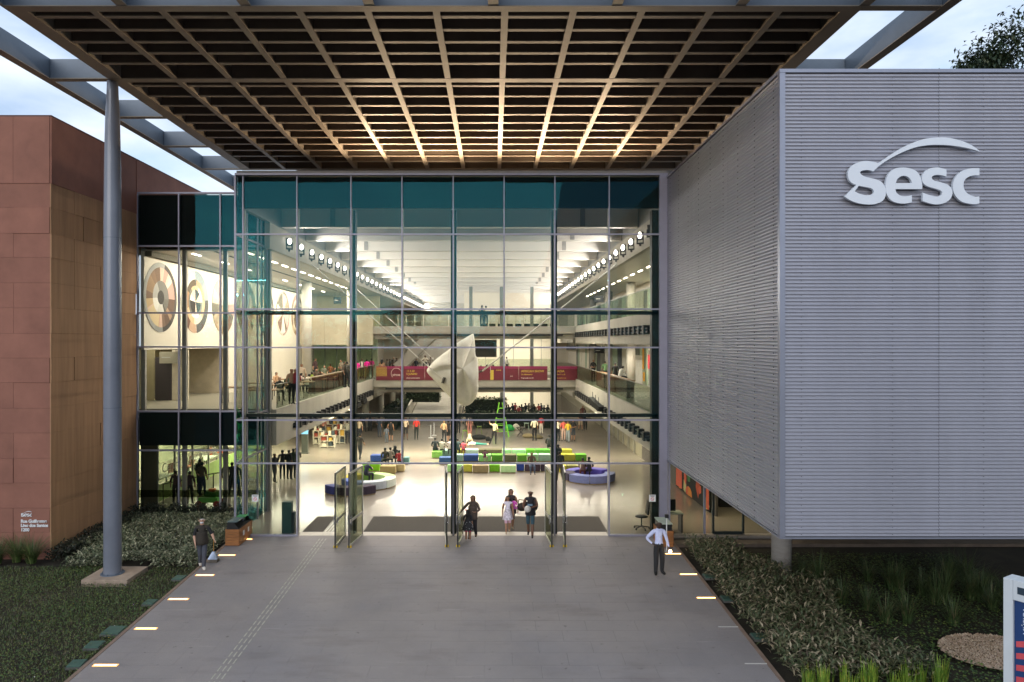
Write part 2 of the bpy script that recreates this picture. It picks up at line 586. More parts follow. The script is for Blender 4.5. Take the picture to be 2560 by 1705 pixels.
MB().box(-13.0, -11.55, YY(21.95), YY(23.3), ramp_z(cy) - 0.3, ramp_z(cy) + 0.03).build('footing', M('footing_concrete', (0.36, 0.27, 0.20), 0.85, 0, 0.2, 3, 0.3, 40), colT, bevel=0.01)
# concrete pillar under the metal wing
px_, py_ = 9.42, YY(22.75)
pil = thing('concrete_pillar', 'round concrete pillar under the corner of the metal clad wing', 'pillar', (px_, py_, ramp_z(py_)))
MB().tube([(px_, py_, ramp_z(py_) - 0.2), (px_, py_, 2.9)], 0.31, 28).build('shaft', M('pillar_concrete', (0.36, 0.33, 0.30), 0.8, 0, 0.15, 1.5, 0.2, 30, stretch=(1, 1, 4)), pil, smooth=True)

# ------------------------------------------------------------------ corrugated metal wing
BX0, BX1, BY0, BY1, BZ0, BZ1 = 6.65, 30.0, YY(16.07), 0.6, 2.86, 13.68
wing = thing('metal_clad_wing', 'grey corrugated metal clad wing raised above the planting', 'building', (12, -5, 0))
clad = M('corrugated_aluminium', (0.39, 0.39, 0.44), 0.40, 0.42, 0.065, 1.0, 0.03, 20, stretch=(1.2, 1.2, 0.15))
clad2 = M('corrugated_aluminium_seamed', (0.40, 0.40, 0.45), 0.40, 0.42, 0.065, 1.0, 0.03, 20, stretch=(1.2, 1.2, 0.15))
PITCH, AMP, NS = 0.0835, 0.021, 8


def corr(name, u0, u1, front=True, m=clad, z0=BZ0 + 0.06, z1=BZ1 - 0.10):
    n = int((z1 - z0) / PITCH * NS)
    vs, fs = [], []
    for i in range(n + 1):
        z = z0 + (z1 - z0) * i / n
        a = AMP * (1 + 1.25 * math.cos(2 * math.pi * (z - z0) / PITCH)) * 0.8
        a = min(max(a, 0), AMP * 1.5)
        if front:
            vs += [(u0, BY0 - 0.012 - a, z), (u1, BY0 - 0.012 - a, z)]
        else:
            vs += [(BX0 - 0.012 - a, u1, z), (BX0 - 0.012 - a, u0, z)]
        if i: fs.append((2 * i - 2, 2 * i - 1, 2 * i + 1, 2 * i))
    return MB().add(vs, fs).build(name, m, wing)


seamx = at(2345, 853, BY0).x
corr('cladding_sheet', BX0 + 0.08, seamx - 0.004, True)
corr('cladding_sheet', seamx + 0.004, 14.1, True, clad2)
corr('cladding_sheet', 14.108, 20.0, True)
corr('cladding_sheet', 20.008, BX1, True)
for i in range(3):
    y0 = BY0 + 0.08 + i * 3.5
    corr('cladding_sheet', y0, min(y0 + 3.494, 0.0 - 0.02), False, clad2 if i == 1 else clad)
bx('wall_core', black, wing, BX0, BX1, BY0, BY1, BZ0 + 0.03, BZ1 - 0.03)
trim = M('corner_trim', (0.30, 0.31, 0.37), 0.35, 0.5, 0.05)
bx('corner_trim', trim, wing, BX0 - 0.055, BX0 + 0.075, BY0 - 0.055, BY0 + 0.075, BZ0 + 0.045, BZ1 - 0.085)
bx('parapet_trim', trim, wing, BX0 - 0.06, BX1, BY0 - 0.06, BY0 + 0.2, BZ1 - 0.08, BZ1)
bx('parapet_trim', trim, wing, BX0 - 0.06, BX0 + 0.2, BY0 + 0.203, -0.03, BZ1 - 0.08, BZ1)
bx('bottom_trim', trim, wing, BX0 - 0.06, BX1, BY0 - 0.06, BY0 + 0.2, BZ0, BZ0 + 0.04)
bx('bottom_trim', trim, wing, BX0 - 0.06, BX0 + 0.2, BY0 + 0.203, -0.03, BZ0, BZ0 + 0.04)
bx('underside', M('underside_panel', (0.10, 0.09, 0.08), 0.8), wing, BX0 + 0.2, BX1, BY0 + 0.2, -0.05, BZ0 + 0.012, BZ0 + 0.028)
# rows of rivets on the side
b = MB()
for k in range(9):
    y = BY0 + 0.35 + k * 1.2
    for i in range(64):
        z = BZ0 + 0.1 + i * PITCH * 2
        b.box(BX0 - 0.046, BX0 - 0.03, y - 0.012, y + 0.012, z - 0.012, z + 0.012)
for k in range(4):
    x = BX0 + 0.45 + k * 2.1
    for i in range(64):
        z = BZ0 + 0.1 + i * PITCH * 2
        b.box(x - 0.006, x + 0.006, BY0 - 0.044, BY0 - 0.03, z - 0.006, z + 0.006)
tag(b.build('rivets', M('rivet', (0.06, 0.06, 0.06), 0.5), wing), kind='stuff')

# wing logo ---------------------------------------------------------------


def smooth_poly(pts, sharp=(), n=5):
    out = []
    N = len(pts)
    for i in range(N):
        p0, p1, p2, p3 = (Vector(pts[(i + k) % N]).to_2d() for k in (-1, 0, 1, 2))
        if i in sharp: p0 = p1
        if (i + 1) % N in sharp: p3 = p2
        for k in range(n):
            t = k / n
            out.append(0.5 * ((2 * p1) + (p2 - p0) * t + (2 * p0 - 5 * p1 + 4 * p2 - p3) * t * t + (3 * p1 - p0 - 3 * p2 + p3) * t ** 3))
    return out


LOGO = {
    'letter_s_with_arc': [([(1745, 508), (1680, 460), (1600, 420), (1500, 390), (1400, 376), (1300, 378), (1200, 392), (1100, 425), (1000, 470), (900, 530), (820, 585), (755, 628),
                            (720, 615), (640, 604), (570, 615), (510, 645), (472, 690), (462, 740), (475, 790), (505, 822), (545, 838), (430, 950), (480, 985), (560, 1015), (650, 1028),
                            (720, 1025), (790, 1000), (825, 955), (832, 900), (820, 850), (790, 810), (740, 785), (660, 765), (610, 748), (582, 725), (592, 703), (640, 692), (685, 698), (708, 708),
                            (770, 650), (850, 595), (950, 540), (1060, 492), (1150, 465), (1250, 450), (1350, 447), (1450, 452), (1550, 465), (1650, 485), (1735, 510)], (0, 11, 20, 21, 38, 49)),
                          ([(568, 846), (528, 902), (580, 925), (640, 938), (690, 932), (714, 912), (710, 888), (680, 868), (620, 856)], (0, 1))],
    'letter_e': [([(1185, 878), (1185, 830), (1172, 770), (1140, 715), (1085, 682), (1000, 668), (920, 680), (860, 725), (834, 790), (828, 860), (842, 930), (880, 985), (940, 1012), (1010, 1020), (1085, 1008),
                   (1085, 938), (1020, 948), (970, 940), (935, 912), (925, 878)], (0, 14, 15, 19)),
                 ([(928, 820), (945, 780), (985, 752), (1030, 752), (1070, 780), (1085, 820)], (0, 5))],
    'letter_s': [([(1422, 688), (1340, 668), (1260, 678), (1205, 715), (1182, 765), (1195, 818), (1235, 850), (1300, 870), (1360, 890), (1382, 915), (1365, 940), (1320, 950), (1250, 935), (1190, 912), (1190, 995),
                   (1250, 1015), (1320, 1028), (1400, 1015), (1458, 975), (1480, 920), (1468, 868), (1430, 835), (1360, 810), (1300, 795), (1278, 770), (1290, 750), (1330, 740), (1380, 745), (1422, 757)], (0, 13, 14, 28))],
    'letter_c': [([(1742, 675), (1650, 678), (1570, 705), (1515, 755), (1486, 820), (1487, 890), (1515, 950), (1570, 1000), (1640, 1020), (1700, 1025), (1742, 1018), (1742, 948), (1700, 952), (1640, 930), (1600, 890),
                   (1588, 840), (1600, 790), (1640, 758), (1690, 745), (1742, 745)], (0, 10, 11, 19))],
}


def logo(label, origin, sc, depth, m, cat='sign'):
    """flat letters facing -y; origin = lower-left corner in the world"""
    t = thing('logo_sign', label, cat, origin)
    for nm, polys in LOGO.items():
        cu = bpy.data.curves.new(nm, 'CURVE')
        cu.dimensions = '2D'
        cu.fill_mode = 'BOTH'
        cu.extrude = depth / 2
        for pts, sharp in polys:
            q = smooth_poly([((x - 430) * sc, (1028 - y) * sc, 0) for x, y in pts], sharp)
            sp = cu.splines.new('POLY')
            sp.points.add(len(q) - 1)
            for p, k in zip(sp.points, q): p.co = (k.x, k.y, 0, 1)
            sp.use_cyclic_u = True
        cu.materials.append(m)
        o = bpy.data.objects.new(nm, cu)
        COL.objects.link(o)
        o.parent = t
        o.rotation_euler = (R(90), 0, 0)
    return t


sign_white = M('sign_white', (0.66, 0.70, 0.76), 0.5, 0.0, 0.03)
z3 = 3.92
o0 = at(2000 + 430 / z3, 250 + 1028 / z3, BY0 - 0.14)
logo('large pale logo lettering reading Sesc with an arc, on the corrugated wall', o0, 16.0 / 1740 / z3, 0.07, sign_white)

# ------------------------------------------------------------------ red panel clad building
RX, RY0, RY1, RZ1 = -15.5, YY(24.4), 19.0, 15.32
red = thing('red_panel_building', 'tall building clad in rust red panels beside the lawn', 'building', (RX - 3, 4, 0))
red_m = M('rust_red_panel', (0.265, 0.113, 0.078), 0.82, 0, 0.14, 1.2, 0.3, 70, rnd=0.06)
red_side_lit = M('rust_red_panel_warm_lit', (0.36, 0.20, 0.105), 0.85, 0, 0.20, 1.1, 0.25, 90, rnd=0.025, stretch=(1, 3.5, 0.25))  # same red panels, warm light on the side wall put into the colour
gap_m = M('panel_gap', (0.025, 0.012, 0.010), 0.95)
bx('wall', gap_m, red, RX - 12, RX - 0.07, RY0 + 0.07, RY0 + 0.3, -1.6, RZ1 - 0.05)
bx('wall', gap_m, red, RX - 0.3, RX - 0.07, RY0 + 0.303, 3.7, -1.6, RZ1 - 0.05)
bx('wall', gap_m, red, RX - 0.3, RX - 0.07, 3.703, RY1, 11.6, RZ1 - 0.05)
bx('roof', gap_m, red, RX - 12, RX - 0.303, RY0 + 0.303, RY1, RZ1 - 0.3, RZ1 - 0.05)
bx('coping', M('coping', (0.10, 0.045, 0.04), 0.7), red, RX - 12, RX + 0.006, RY0 - 0.006, RY1, RZ1 - 0.03, RZ1 + 0.02)
zj = [RZ1 - 0.034] + [at(0, y, RY0).z for y in (459, 519, 584, 644.5, 707.7, 770, 834, 895.5, 957, 1021, 1083, 1146, 1208, 1270.6, 1331, 1392)] + [-1.2]
G = 0.006
random.seed(11)
for i in range(len(zj) - 1):
    z1, z0 = zj[i] - G / 2, zj[i + 1] + G / 2
    # front face
    xs = [RX, RX - 1.32, RX - 3.1, RX - 4.9, RX - 6.7]
    if i % 3 == 1: xs = [RX, RX - 1.85, RX - 3.6, RX - 5.4, RX - 7]
    for k in range(len(xs) - 1):
        pr = random.choice((0, 0, 0.012, 0.022))
        bx('panel', red_m, red, xs[k + 1] + 0.004, xs[k] - 0.004 if k else xs[k] - 0.045, RY0 - pr, RY0 + 0.06, z0, z1)
    # side face: top course plain red, the rest with warm light in the colour
    ys = [RY0 - 0.0, RY0 + 1.36, RY0 + 3.1, RY0 + 4.6, 3.74, 7.5, 11, 15, RY1]
    if i % 4 == 2: ys[1:3] = [RY0 + 1.95, RY0 + 3.5]
    for k in range(len(ys) - 1 if i < 3 else 4):
        g1 = 0.05 if random.random() < 0.16 else 0.002
        pr = random.choice((0, 0.0, 0.008, 0.014))
        bx('panel', red_m if i == 0 else red_side_lit, red, RX - 0.06, RX + pr, ys[k] + 0.002, ys[k + 1] - g1, z0, z1)
# address lettering
txt_m = M('address_white', (0.75, 0.75, 0.76), 0.5, 0, 0.02)
sgn = at(52, 1292, RY0 - 0.05)
logo('small white logo reading Sesc above the street address', (sgn.x, sgn.y, sgn.z), 0.000293, 0.012, txt_m)
ad = thing('address_lettering', 'white bold street address lettering on the red panel wall', 'lettering', at(52, 1322, RY0 - 0.05))


def text(name, s, loc, size, m, parent, rot=(R(90), 0, 0), ext=0.006, off=0.0, ax='LEFT', sp=1.0, local=False):
    c = bpy.data.curves.new(name, 'FONT')
    c.body = s
    c.size = size
    c.extrude = ext
    c.offset = off
    c.align_x = ax
    c.space_character = sp
    c.materials.append(m)
    o = bpy.data.objects.new(name, c)
    COL.objects.link(o)
    if parent:
        o.parent = parent
    o.location = Vector(loc) if local else Vector(loc) - wl(parent)
    o.rotation_euler = rot
    return o


for s, y in (('Rua Guilherme', 1307), ('Lino dos Santos', 1317.5), ('1200', 1328.5)):
    text('lettering_line', s, at(52, y, RY0 - 0.05), 0.152, txt_m, ad, off=0.006, sp=0.98)
# trough of dark gravel at the foot of the side wall is covered by the planting
# ------------------------------------------------------------------ glass front of the hall
MX = [(p - 1233) / 65.66 for p in (608.2, 742.9, 877.8, 1005.1, 1133.0, 1260.2, 1387.0, 1522.7, 1650.0)]
TZ = [0.03, 2.76, 4.41, 7.17, 8.63, 11.48, 13.75]
XE0, XE1 = -9.82, 6.62
fac = thing('entrance_facade', 'tall tinted glass entrance front with pale mullions and open doors', 'glass facade', (-1.5, 0, 0))
mw = 0.032
for i, x in enumerate(MX):
    full = i in (0, 1, 7)
    z0 = 0.0 if full or i in (2, 4, 6) else TZ[1]
    w = 0.021 if i < 8 else 0.17
    if i == 8:
        bx('mullion', steel_frame, fac, x - 0.03, 6.63, -0.05, 0.10, 0, 13.80)
    else:
        bx('mullion', steel_frame, fac, x - w, x + w, -0.05, 0.07, z0, 13.70)
        bx('mullion_fin', M('fin_cream_edge', (0.42, 0.40, 0.36), 0.5, 0.2, 0.05), fac, x - 0.03, x + 0.03, 0.075, 0.22, z0, 12.45)
for k, z in enumerate(TZ):
    if k == 0:
        bx('sill', steel_frame, fac, XE0, MX[1] + mw, -0.06, 0.08, -0.02, 0.06)
        bx('sill', steel_frame, fac, MX[7] - mw, 6.6, -0.06, 0.08, -0.02, 0.06)
    elif k == len(TZ) - 1:
        bx('head_frame', steel_frame, fac, XE0, 6.63, -0.065, 0.10, z - 0.028, z + 0.05)
    else:
        bx('transom', steel_frame, fac, XE0, MX[8] - 0.03, -0.045, 0.065, z - 0.027, z + 0.027)
# panes
for i in range(len(MX)):
    xa = MX[i - 1] if i else XE0 - 0.0
    xb = MX[i]
    for k in range(len(TZ) - 1):
        if k == 0 and 2 <= i <= 7: continue
        wv = lambda: random.uniform(-0.003, 0.003)
        x0, x1, z0, z1 = xa + 0.0212, xb - 0.0212, TZ[k] + 0.0272, TZ[k + 1] - 0.0272
        b = MB().box(x0, x1, -0.004, 0.004, z0, z1)
        dy = [wv() for _ in range(4)]
        b.v = [(v[0], v[1] + dy[(0 if v[0] == x0 else 1) + (0 if v[2] == z0 else 2)], v[2]) for v in b.v]
        b.build('pane', facade_glass, fac)
# left return of the glass box
for z in TZ[1:]:
    bx('transom', steel_frame, fac, XE0 - 0.03, XE0 + 0.03, 0.10, 3.78, z - 0.036, z + 0.036)
for y in (1.25, 2.5, 3.75):
    bx('mullion', steel_frame, fac, XE0 - 0.03, XE0 + 0.03, y - 0.03, y + 0.03, 0, 13.7)
bx('corner_post', steel_frame, fac, XE0 - 0.03, XE0 + 0.03, -0.04, 0.06, 0, 13.7)
ys = [0.07, 1.22, 2.47, 3.72]
for k in range(len(TZ) - 1):
    for a, b2 in ((0.07, 1.22), (1.28, 2.47), (2.53, 3.72)):
        bx('pane', facade_glass, fac, XE0 - 0.004, XE0 + 0.004, a, b2, TZ[k] + 0.036, TZ[k + 1] - 0.036)
# structure behind the glass
post_c = M('fin_grey', (0.34, 0.33, 0.30), 0.6, 0.0, 0.08)
bx('corner_pier', post_c, fac, -9.98, -9.72, 3.82, 4.06, 0, 12.4)
for i in (2, 4, 6):
    bx('steel_fin', steel_dark, fac, MX[i] - 0.11, MX[i] + 0.11, 0.26, 0.60, 0.0, 12.45)
bx('steel_fin', steel_dark, fac, 6.10, 6.36, 0.26, 0.60, 0.0, 12.45)
bx('wind_beam', steel_dark, fac, XE0 + 0.1, 6.4, 0.26, 0.46, 8.43, 8.57)
bx('wind_beam', steel_dark, fac, XE0 + 0.1, 6.4, 0.26, 0.46, 4.49, 4.62)
bx('spandrel', M('spandrel_backing', (0.006, 0.010, 0.012), 0.9), fac, XE0 + 0.06, 6.60, 0.13, 0.24, 12.50, 13.69)
bx('roof_slab', M('vestibule_roof', (0.30, 0.28, 0.26), 0.8), fac, XE0, 6.64, 0.12, 9.0, 13.81, 13.93)
bx('spandrel', M('spandrel_backing', (0.006, 0.010, 0.012), 0.9), fac, XE0 + 0.04, XE0 + 0.12, 0.25, 3.7, 12.50, 13.69)
# no-smoking notices
red_ink = M('notice_red', (0.55, 0.03, 0.03), 0.6)
notice_w = M('notice_white', (0.75, 0.75, 0.74), 0.6, var=0.02)


def notice(px, py, label):
    p = at(px, py, -0.008)
    t = thing('no_smoking_notice', label, 'notice', p)
    bx('sheet', notice_w, t, p.x - 0.125, p.x + 0.125, p.y - 0.002, p.y, p.z - 0.13, p.z + 0.13)
    b = MB()
    n = 20
    for k in range(n):
        a0, a1 = 2 * math.pi * k / n, 2 * math.pi * (k + 1) / n
        b.add([(p.x + r * math.cos(a), p.y - 0.004, p.z - 0.03 + r * math.sin(a)) for r, a in ((0.05, a0), (0.066, a0), (0.066, a1), (0.05, a1))], [(0, 1, 2, 3)])
    b.add([(p.x - 0.045, p.y - 0.0045, p.z + 0.005), (p.x - 0.035, p.y - 0.0045, p.z + 0.015), (p.x + 0.045, p.y - 0.0045, p.z - 0.065), (p.x + 0.035, p.y - 0.0045, p.z - 0.075)], [(0, 1, 2, 3)])
    b.build('prohibition_ring', red_ink, t)
    MB().box(p.x - 0.09, p.x + 0.09, p.y - 0.004, p.y - 0.003, p.z + 0.085, p.z + 0.105).box(p.x - 0.07, p.x + 0.07, p.y - 0.004, p.y - 0.003, p.z + 0.06, p.z + 0.075).build('print', M('notice_print', (0.12, 0.10, 0.10), 0.7), t)


notice(638, 1246, 'small white no smoking notice on the glass pane beside the planting bed')
notice(1631, 1246, 'small white no smoking notice on the glass pane behind the guard')

# door leaves, all standing open
alu = M('door_aluminium', (0.50, 0.48, 0.45), 0.35, 0.5, 0.05)
yel = M('yellow_stop', (0.65, 0.45, 0.02), 0.6)


def door(near, far, label):
    a, b2 = Vector((near[0], near[1], 0)), Vector((far[0], far[1], 0))
    d = (b2 - a)
    L = d.length
    d.normalize()
    n = Vector((-d.y, d.x, 0))
    t = bpy.data.objects.new('door', None)
    COL.objects.link(t)
    t.parent = fac
    t.location = Vector((a.x, a.y, ramp_z(a.y) + 0.015)) - wl(fac)
    t.rotation_euler = (0, 0, math.atan2(d.y, d.x))
    t['label'] = label
    H = 2.70
    fr = MB()
    fr.box(0, 0.05, -0.022, 0.022, 0, H).box(L - 0.05, L, -0.022, 0.022, 0, H)
    fr.box(0.05, L - 0.05, -0.022, 0.022, 0, 0.09).box(0.05, L - 0.05, -0.022, 0.022, H - 0.07, H).box(0.05, L - 0.05, -0.022, 0.022, 0.88, 0.97)
    fr.build('frame', alu, t, local=True)
    MB().box(-0.012, 0.0, -0.024, 0.024, 0, H).build('edge_seal', black, t, local=True)
    MB().box(0.05, L - 0.05, -0.004, 0.004, 0.09, 0.88).build('pane', door_glass, t, local=True)
    MB().box(0.05, L - 0.05, -0.004, 0.004, 0.97, H - 0.07).build('pane', door_glass, t, local=True)
    MB().tube([(0.09, -0.07, 0.80), (0.09, -0.07, 1.15)], 0.013, 8).tube([(0.09, 0.07, 0.80), (0.09, 0.07, 1.15)], 0.013, 8).box(0.07, 0.11, -0.07, 0.07, 0.86, 0.89).box(0.07, 0.11, -0.07, 0.07, 1.06, 1.09).build('handle', M('chrome', (0.6, 0.62, 0.66), 0.2, 0.9), t, local=True)
    MB().box(0.02, 0.09, -0.07, 0.07, -0.01, 0.06).build('floor_stop', yel, t, local=True)


door((-5.70, -1.40), (-5.66, 0.15), 'open door leaf nearest the planting bed')
door((-5.20, -1.40), (-5.00, 0.15), 'open door leaf facing the dark mat')
door((-1.68, -1.32), (-1.84, 0.18), 'open door leaf of the middle pair')
door((-1.28, -1.32), (-1.16, 0.18), 'open door leaf beside the woman and girl')
door((2.12, -1.32), (2.00, 0.18), 'open door leaf beside the man with backpack')
door((2.60, -1.32), (2.69, 0.18), 'open door leaf nearest the security guard')

# ------------------------------------------------------------------ set back glass front on the left
LY = 3.8
LX = [(p - 1233) / 57.43 for p in (344, 447.5, 551, 654)]
LZ = [-0.10, 2.66, 4.36, 7.16, 8.64, 11.55, 13.86]
fl = thing('side_facade', 'set back glass front between the red building and the entrance', 'glass facade', (-12.5, LY, 0))
for i, x in enumerate(LX):
    bx('mullion', steel_frame, fl, x - 0.028, x + 0.028, LY - 0.05, LY + 0.08, -0.1, 13.82)
    bx('mullion_fin', post_c, fl, x - 0.0 + 0.0, x + 0.17, LY + 0.30, LY + 0.45, -0.1, 11.5)
for k, z in enumerate(LZ):
    bx('transom', steel_frame, fl, LX[0], XE0 - 0.05, LY - 0.045, LY + 0.07, z - 0.036, z + 0.036)
for i in range(3):
    for k in range(6):
        bx('pane', facade_glass, fl, LX[i] + 0.029, LX[i + 1] - 0.029, LY - 0.004, LY + 0.004, LZ[k] + 0.037, LZ[k + 1] - 0.037)
sp_m = M('spandrel_backing', (0.006, 0.010, 0.012), 0.9)
bx('spandrel', sp_m, fl, LX[0], XE0 - 0.1, LY + 0.14, LY + 0.22, 11.6, 13.8)
bx('spandrel', sp_m, fl, LX[0], XE0 - 0.1, LY + 0.14, LY + 0.22, 2.85, 4.30)
bx('frosted_band', glass('frosted_film', (0.48, 0.50, 0.40), (0.5, 0.7, 0.65), 0.05), fl, LX[0] + 0.04, XE0 - 0.1, LY + 0.010, LY + 0.013, 0.62, 0.93)
bx('plinth', M('plinth_dark', (0.03, 0.03, 0.03), 0.9), fl, LX[0], XE0 - 0.05, LY - 0.1, LY + 0.1, -0.6, -0.14)

# ------------------------------------------------------------------ glazing under the metal wing
fr = thing('undercroft_glazing', 'low glazed wall under the metal clad wing with a dark door', 'glass facade', (10, 0, 0))
gx = [6.70, (1761 - 1233) / 65.66, (1783 - 1233) / 65.66, (1858 - 1233) / 65.66, 12.0, 14.5, 17.5, 20.5, 24, 30]
for i, x in enumerate(gx):
    bx('mullion', steel_dark if i in (2, 3) else steel_frame, fr, x - 0.035, x + 0.035, -0.04, 0.06, 0.09, 2.84)
bx('sill', M('stone_sill', (0.28, 0.24, 0.20), 0.8, 0, 0.2, 2), fr, 6.66, 30, -0.22, 0.12, -0.02, 0.06)
bx('step', M('stone_step', (0.17, 0.13, 0.10), 0.85, 0, 0.25, 2), fr, 6.72, 30, -0.85, -0.23, -0.30, -0.06)
for i in range(len(gx) - 1):
    bx('pane', facade_glass, fr, gx[i] + 0.036, gx[i + 1] - 0.036, -0.004, 0.004, 0.09, 2.84)
bx('door_frame', steel_dark, fr, gx[2] + 0.04, gx[3] - 0.04, -0.03, 0.05, 2.1, 2.22)
bx('door_frame', steel_dark, fr, gx[2] + 0.04, gx[3] - 0.04, -0.03, 0.05, 0.07, 0.17)
# ------------------------------------------------------------------ the hall
HXL, HXR, HY1 = -9.5, 6.5, 70.5
WARM = (1.0, 0.93, 0.81)
floor_m = M('polished_concrete_floor', (0.305, 0.27, 0.228), 0.20, 0, 0.10, 0.35, 0.02, 30, spec=0.5)
hf = MB().box(-20.5, 17.5, 0.0, HY1, -0.4, 0.0)
hf.v = [(x, y, z) for x, y, z in hf.v]
flo = hf.build('hall_floor', floor_m)
tag(flo, 'polished beige concrete floor of the hall', 'floor', kind='structure')
bx('threshold', M('threshold_stone', (0.50, 0.44, 0.36), 0.5, 0, 0.06), flo, MX[1] + 0.03, MX[7] - 0.03, 0.004, 0.52, 0.0, 0.006)
jm = M('floor_joint', (0.16, 0.14, 0.11), 0.7)
for x in (-6.4, -1.5, 3.4):
    bx('floor_joint', jm, flo, x - 0.008, x + 0.008, 3.0, HY1, 0, 0.0015)
for y in [5, 10, 15, 20, 25, 30]:
    bx('floor_joint', jm, flo, HXL, HXR, y - 0.008, y + 0.008, 0, 0.0012)
mat_m = M('door_mat_fibre', (0.065, 0.055, 0.042), 0.95, 0, 0.25, 30, 0.6, 200)
for nm, x0, x1, lb in (('door_mat', -7.42, -6.62, 'short dark entrance mat beside the tactile strip'), ('door_mat', -5.05, 4.45, 'long dark entrance mat across the open doorway')):
    tag(bx(nm, mat_m, None, x0, x1, 0.6, 2.9, 0.0, 0.012), lb, 'mat')
for x in (-6.52, -6.40, -6.28):
    bx('guide_line', tact_m, flo, x - 0.017, x + 0.017, 0.1, 7.5, 0.006, 0.010)

hall = thing('hall_building', 'long bright multi storey hall behind the glass front', 'building', (-1.5, 35, 0))
# roof, beams
bx('roof', white_paint, hall, HXL - 0.2, HXR + 0.2, 4.0, HY1, 13.75, 13.80)
bx('roof', white_paint, hall, -15.4, HXL - 0.21, 4.0, HY1, 12.55, 12.7)
bx('roof', white_paint, hall, HXR + 0.21, 17.0, 0.7, HY1, 12.55, 12.7)
bx('clerestory_wall', M('clerestory_grey', (0.30, 0.30, 0.30), 0.8), hall, HXL - 0.20, HXL - 0.02, 0.3, HY1, 12.49, 13.74)
bx('clerestory_wall', M('clerestory_grey', (0.30, 0.30, 0.30), 0.8), hall, HXR + 0.02, HXR + 0.20, 0.3, HY1, 12.49, 13.74)
beam_m = M('white_roof_beam', (0.74, 0.70, 0.65), 0.7, 0, 0.05, 0.6)
for k in range(17):
    y = YY(31.2) + 4.1 * k
    if y > HY1 - 0.5: break
    bx('ceiling_beam', beam_m, hall, HXL + 0.01, HXR - 0.01, y, y + 0.35, 12.52, 13.74)
    if k < 9:
        for x in (-7.3, 3.9):
            bx('beam_end_plate', M('beam_plate', (0.32, 0.31, 0.30), 0.6), hall, x, x + 0.22, y - 0.03, y - 0.002, 12.55, 13.4)
# vaulted white reflector panels between the beams
for k in range(12):
    y = YY(31.2) + 4.1 * k + 0.4
    b = MB()
    n = 8
    vs, fs = [], []
    for i in range(n + 1):
        a = math.pi * i / n
        vs += [(HXL + 2.3, y + 0.05 + 3.55 * i / n, 13.1 + 0.5 * math.sin(a)), (HXR - 2.3, y + 0.05 + 3.55 * i / n, 13.1 + 0.5 * math.sin(a))]
        if i: fs.append((2 * i - 2, 2 * i, 2 * i + 1, 2 * i - 1))
    b.add(vs, fs)
    b.build('ceiling_vault', white_paint, hall, smooth=True)
# pipes under the roof
MB().tube([(HXL + 0.6, YY(60), 12.3), (HXR - 0.6, YY(60), 12.3)], 0.06, 6).build('sprinkler_pipe', white_paint, hall)
# side fascias with floodlights
def fascia(x0, x1, y0, y1, z0, z1, nm='fascia', m=concrete): bx(nm, m, hall, x0, x1, y0, y1, z0, z1)


L0, L1, L2 = 0.0, 4.45, 8.58
seg = lambda a, b, n: [(a + (b - a) * i / n + 0.004, a + (b - a) * (i + 1) / n - 0.004) for i in range(n)]
for a, b2 in seg(YY(29.6), HY1, 8):
    fascia(HXL - 0.22, HXL, a, b2, 11.36, 12.47)
for a, b2 in seg(1.0, HY1, 8):
    fascia(HXR, HXR + 0.22, a, b2, 11.36, 12.47)
for a, b2 in seg(YY(30.5), YY(55), 4):
    fascia(HXL - 0.22, HXL, a, b2, 2.85, 4.42)
for a, b2 in seg(1.2, YY(55), 4):
    fascia(HXR, HXR + 0.22, a, b2, 2.85, 4.42)
    fascia(HXR, HXR + 0.22, a, b2, 7.25, 8.60)
fascia(HXL - 0.22, HXL, YY(56.8), HY1, 2.85, 4.42)
fascia(HXR, HXR + 0.22, YY(56.8), HY1, 2.85, 4.42)
fascia(HXR, HXR + 0.22, YY(56.8), HY1, 7.25, 8.60)
# gallery slabs and soffits
slab_top = M('gallery_floor', (0.30, 0.28, 0.22), 0.35, 0, 0.1, 0.5)
bx('gallery_slab', slab_top, hall, -18.4, HXL - 0.23, YY(30.75), HY1, 4.20, 4.42)
bx('gallery_slab', slab_top, hall, HXR + 0.23, 17.0, 0.7, HY1, 4.20, 4.42)
bx('gallery_slab', slab_top, hall, HXR + 0.23, 17.0, 0.7, HY1, 8.35, 8.56)
bx('gallery_slab', slab_top, hall, -15.3, HXL, YY(55.2), HY1, 8.35, 8.56)
bx('soffit', soffit, hall, -15.3, HXL - 0.23, YY(30.6), HY1, 2.95, 3.0)
bx('soffit', soffit, hall, HXR + 0.23, 17.0, 0.7, HY1, 2.95, 3.0)
bx('soffit', soffit, hall, HXR + 0.23, 10.4, 1.0, HY1, 7.30, 7.35)
bx('soffit', soffit, hall, -15.3, HXL - 0.23, YY(30.6), HY1, 11.38, 11.44)
bx('soffit', soffit, hall, HXR + 0.23, 10.4, 1.0, HY1, 11.38, 11.44)
for x in (-12.3,):
    bx('soffit_slot', black, hall, x - 0.06, x + 0.06, YY(30.8), YY(55), 11.36, 11.379)
bx('cove', M('cove_dark', (0.13, 0.12, 0.09), 0.8), hall, -15.3, -15.02, YY(30.6), YY(55), 11.15, 11.377)
# walls
bx('wall', cream, hall, -15.44, -15.3, YY(30.5), YY(40.0), 7.03, 11.37)
bx('wall', cream, hall, -15.44, -15.3, YY(40.004), HY1, 4.42, 11.37)
bx('wall', cream, hall, HXL - 0.0, HXR, HY1 - 0.2, HY1, 0, 13.7)
bx('wall', cream, hall, -20.5, HXL, HY1 - 0.2, HY1, 0, 12.5)
bx('wall', cream, hall, HXR, 17, HY1 - 0.2, HY1, 0, 12.5)
bx('wall', cream, hall, 10.4, 10.55, 0.7, HY1, 4.43, 11.5)
olive = M('recess_wall_olive', (0.34, 0.30, 0.18), 0.85, 0, 0.08)
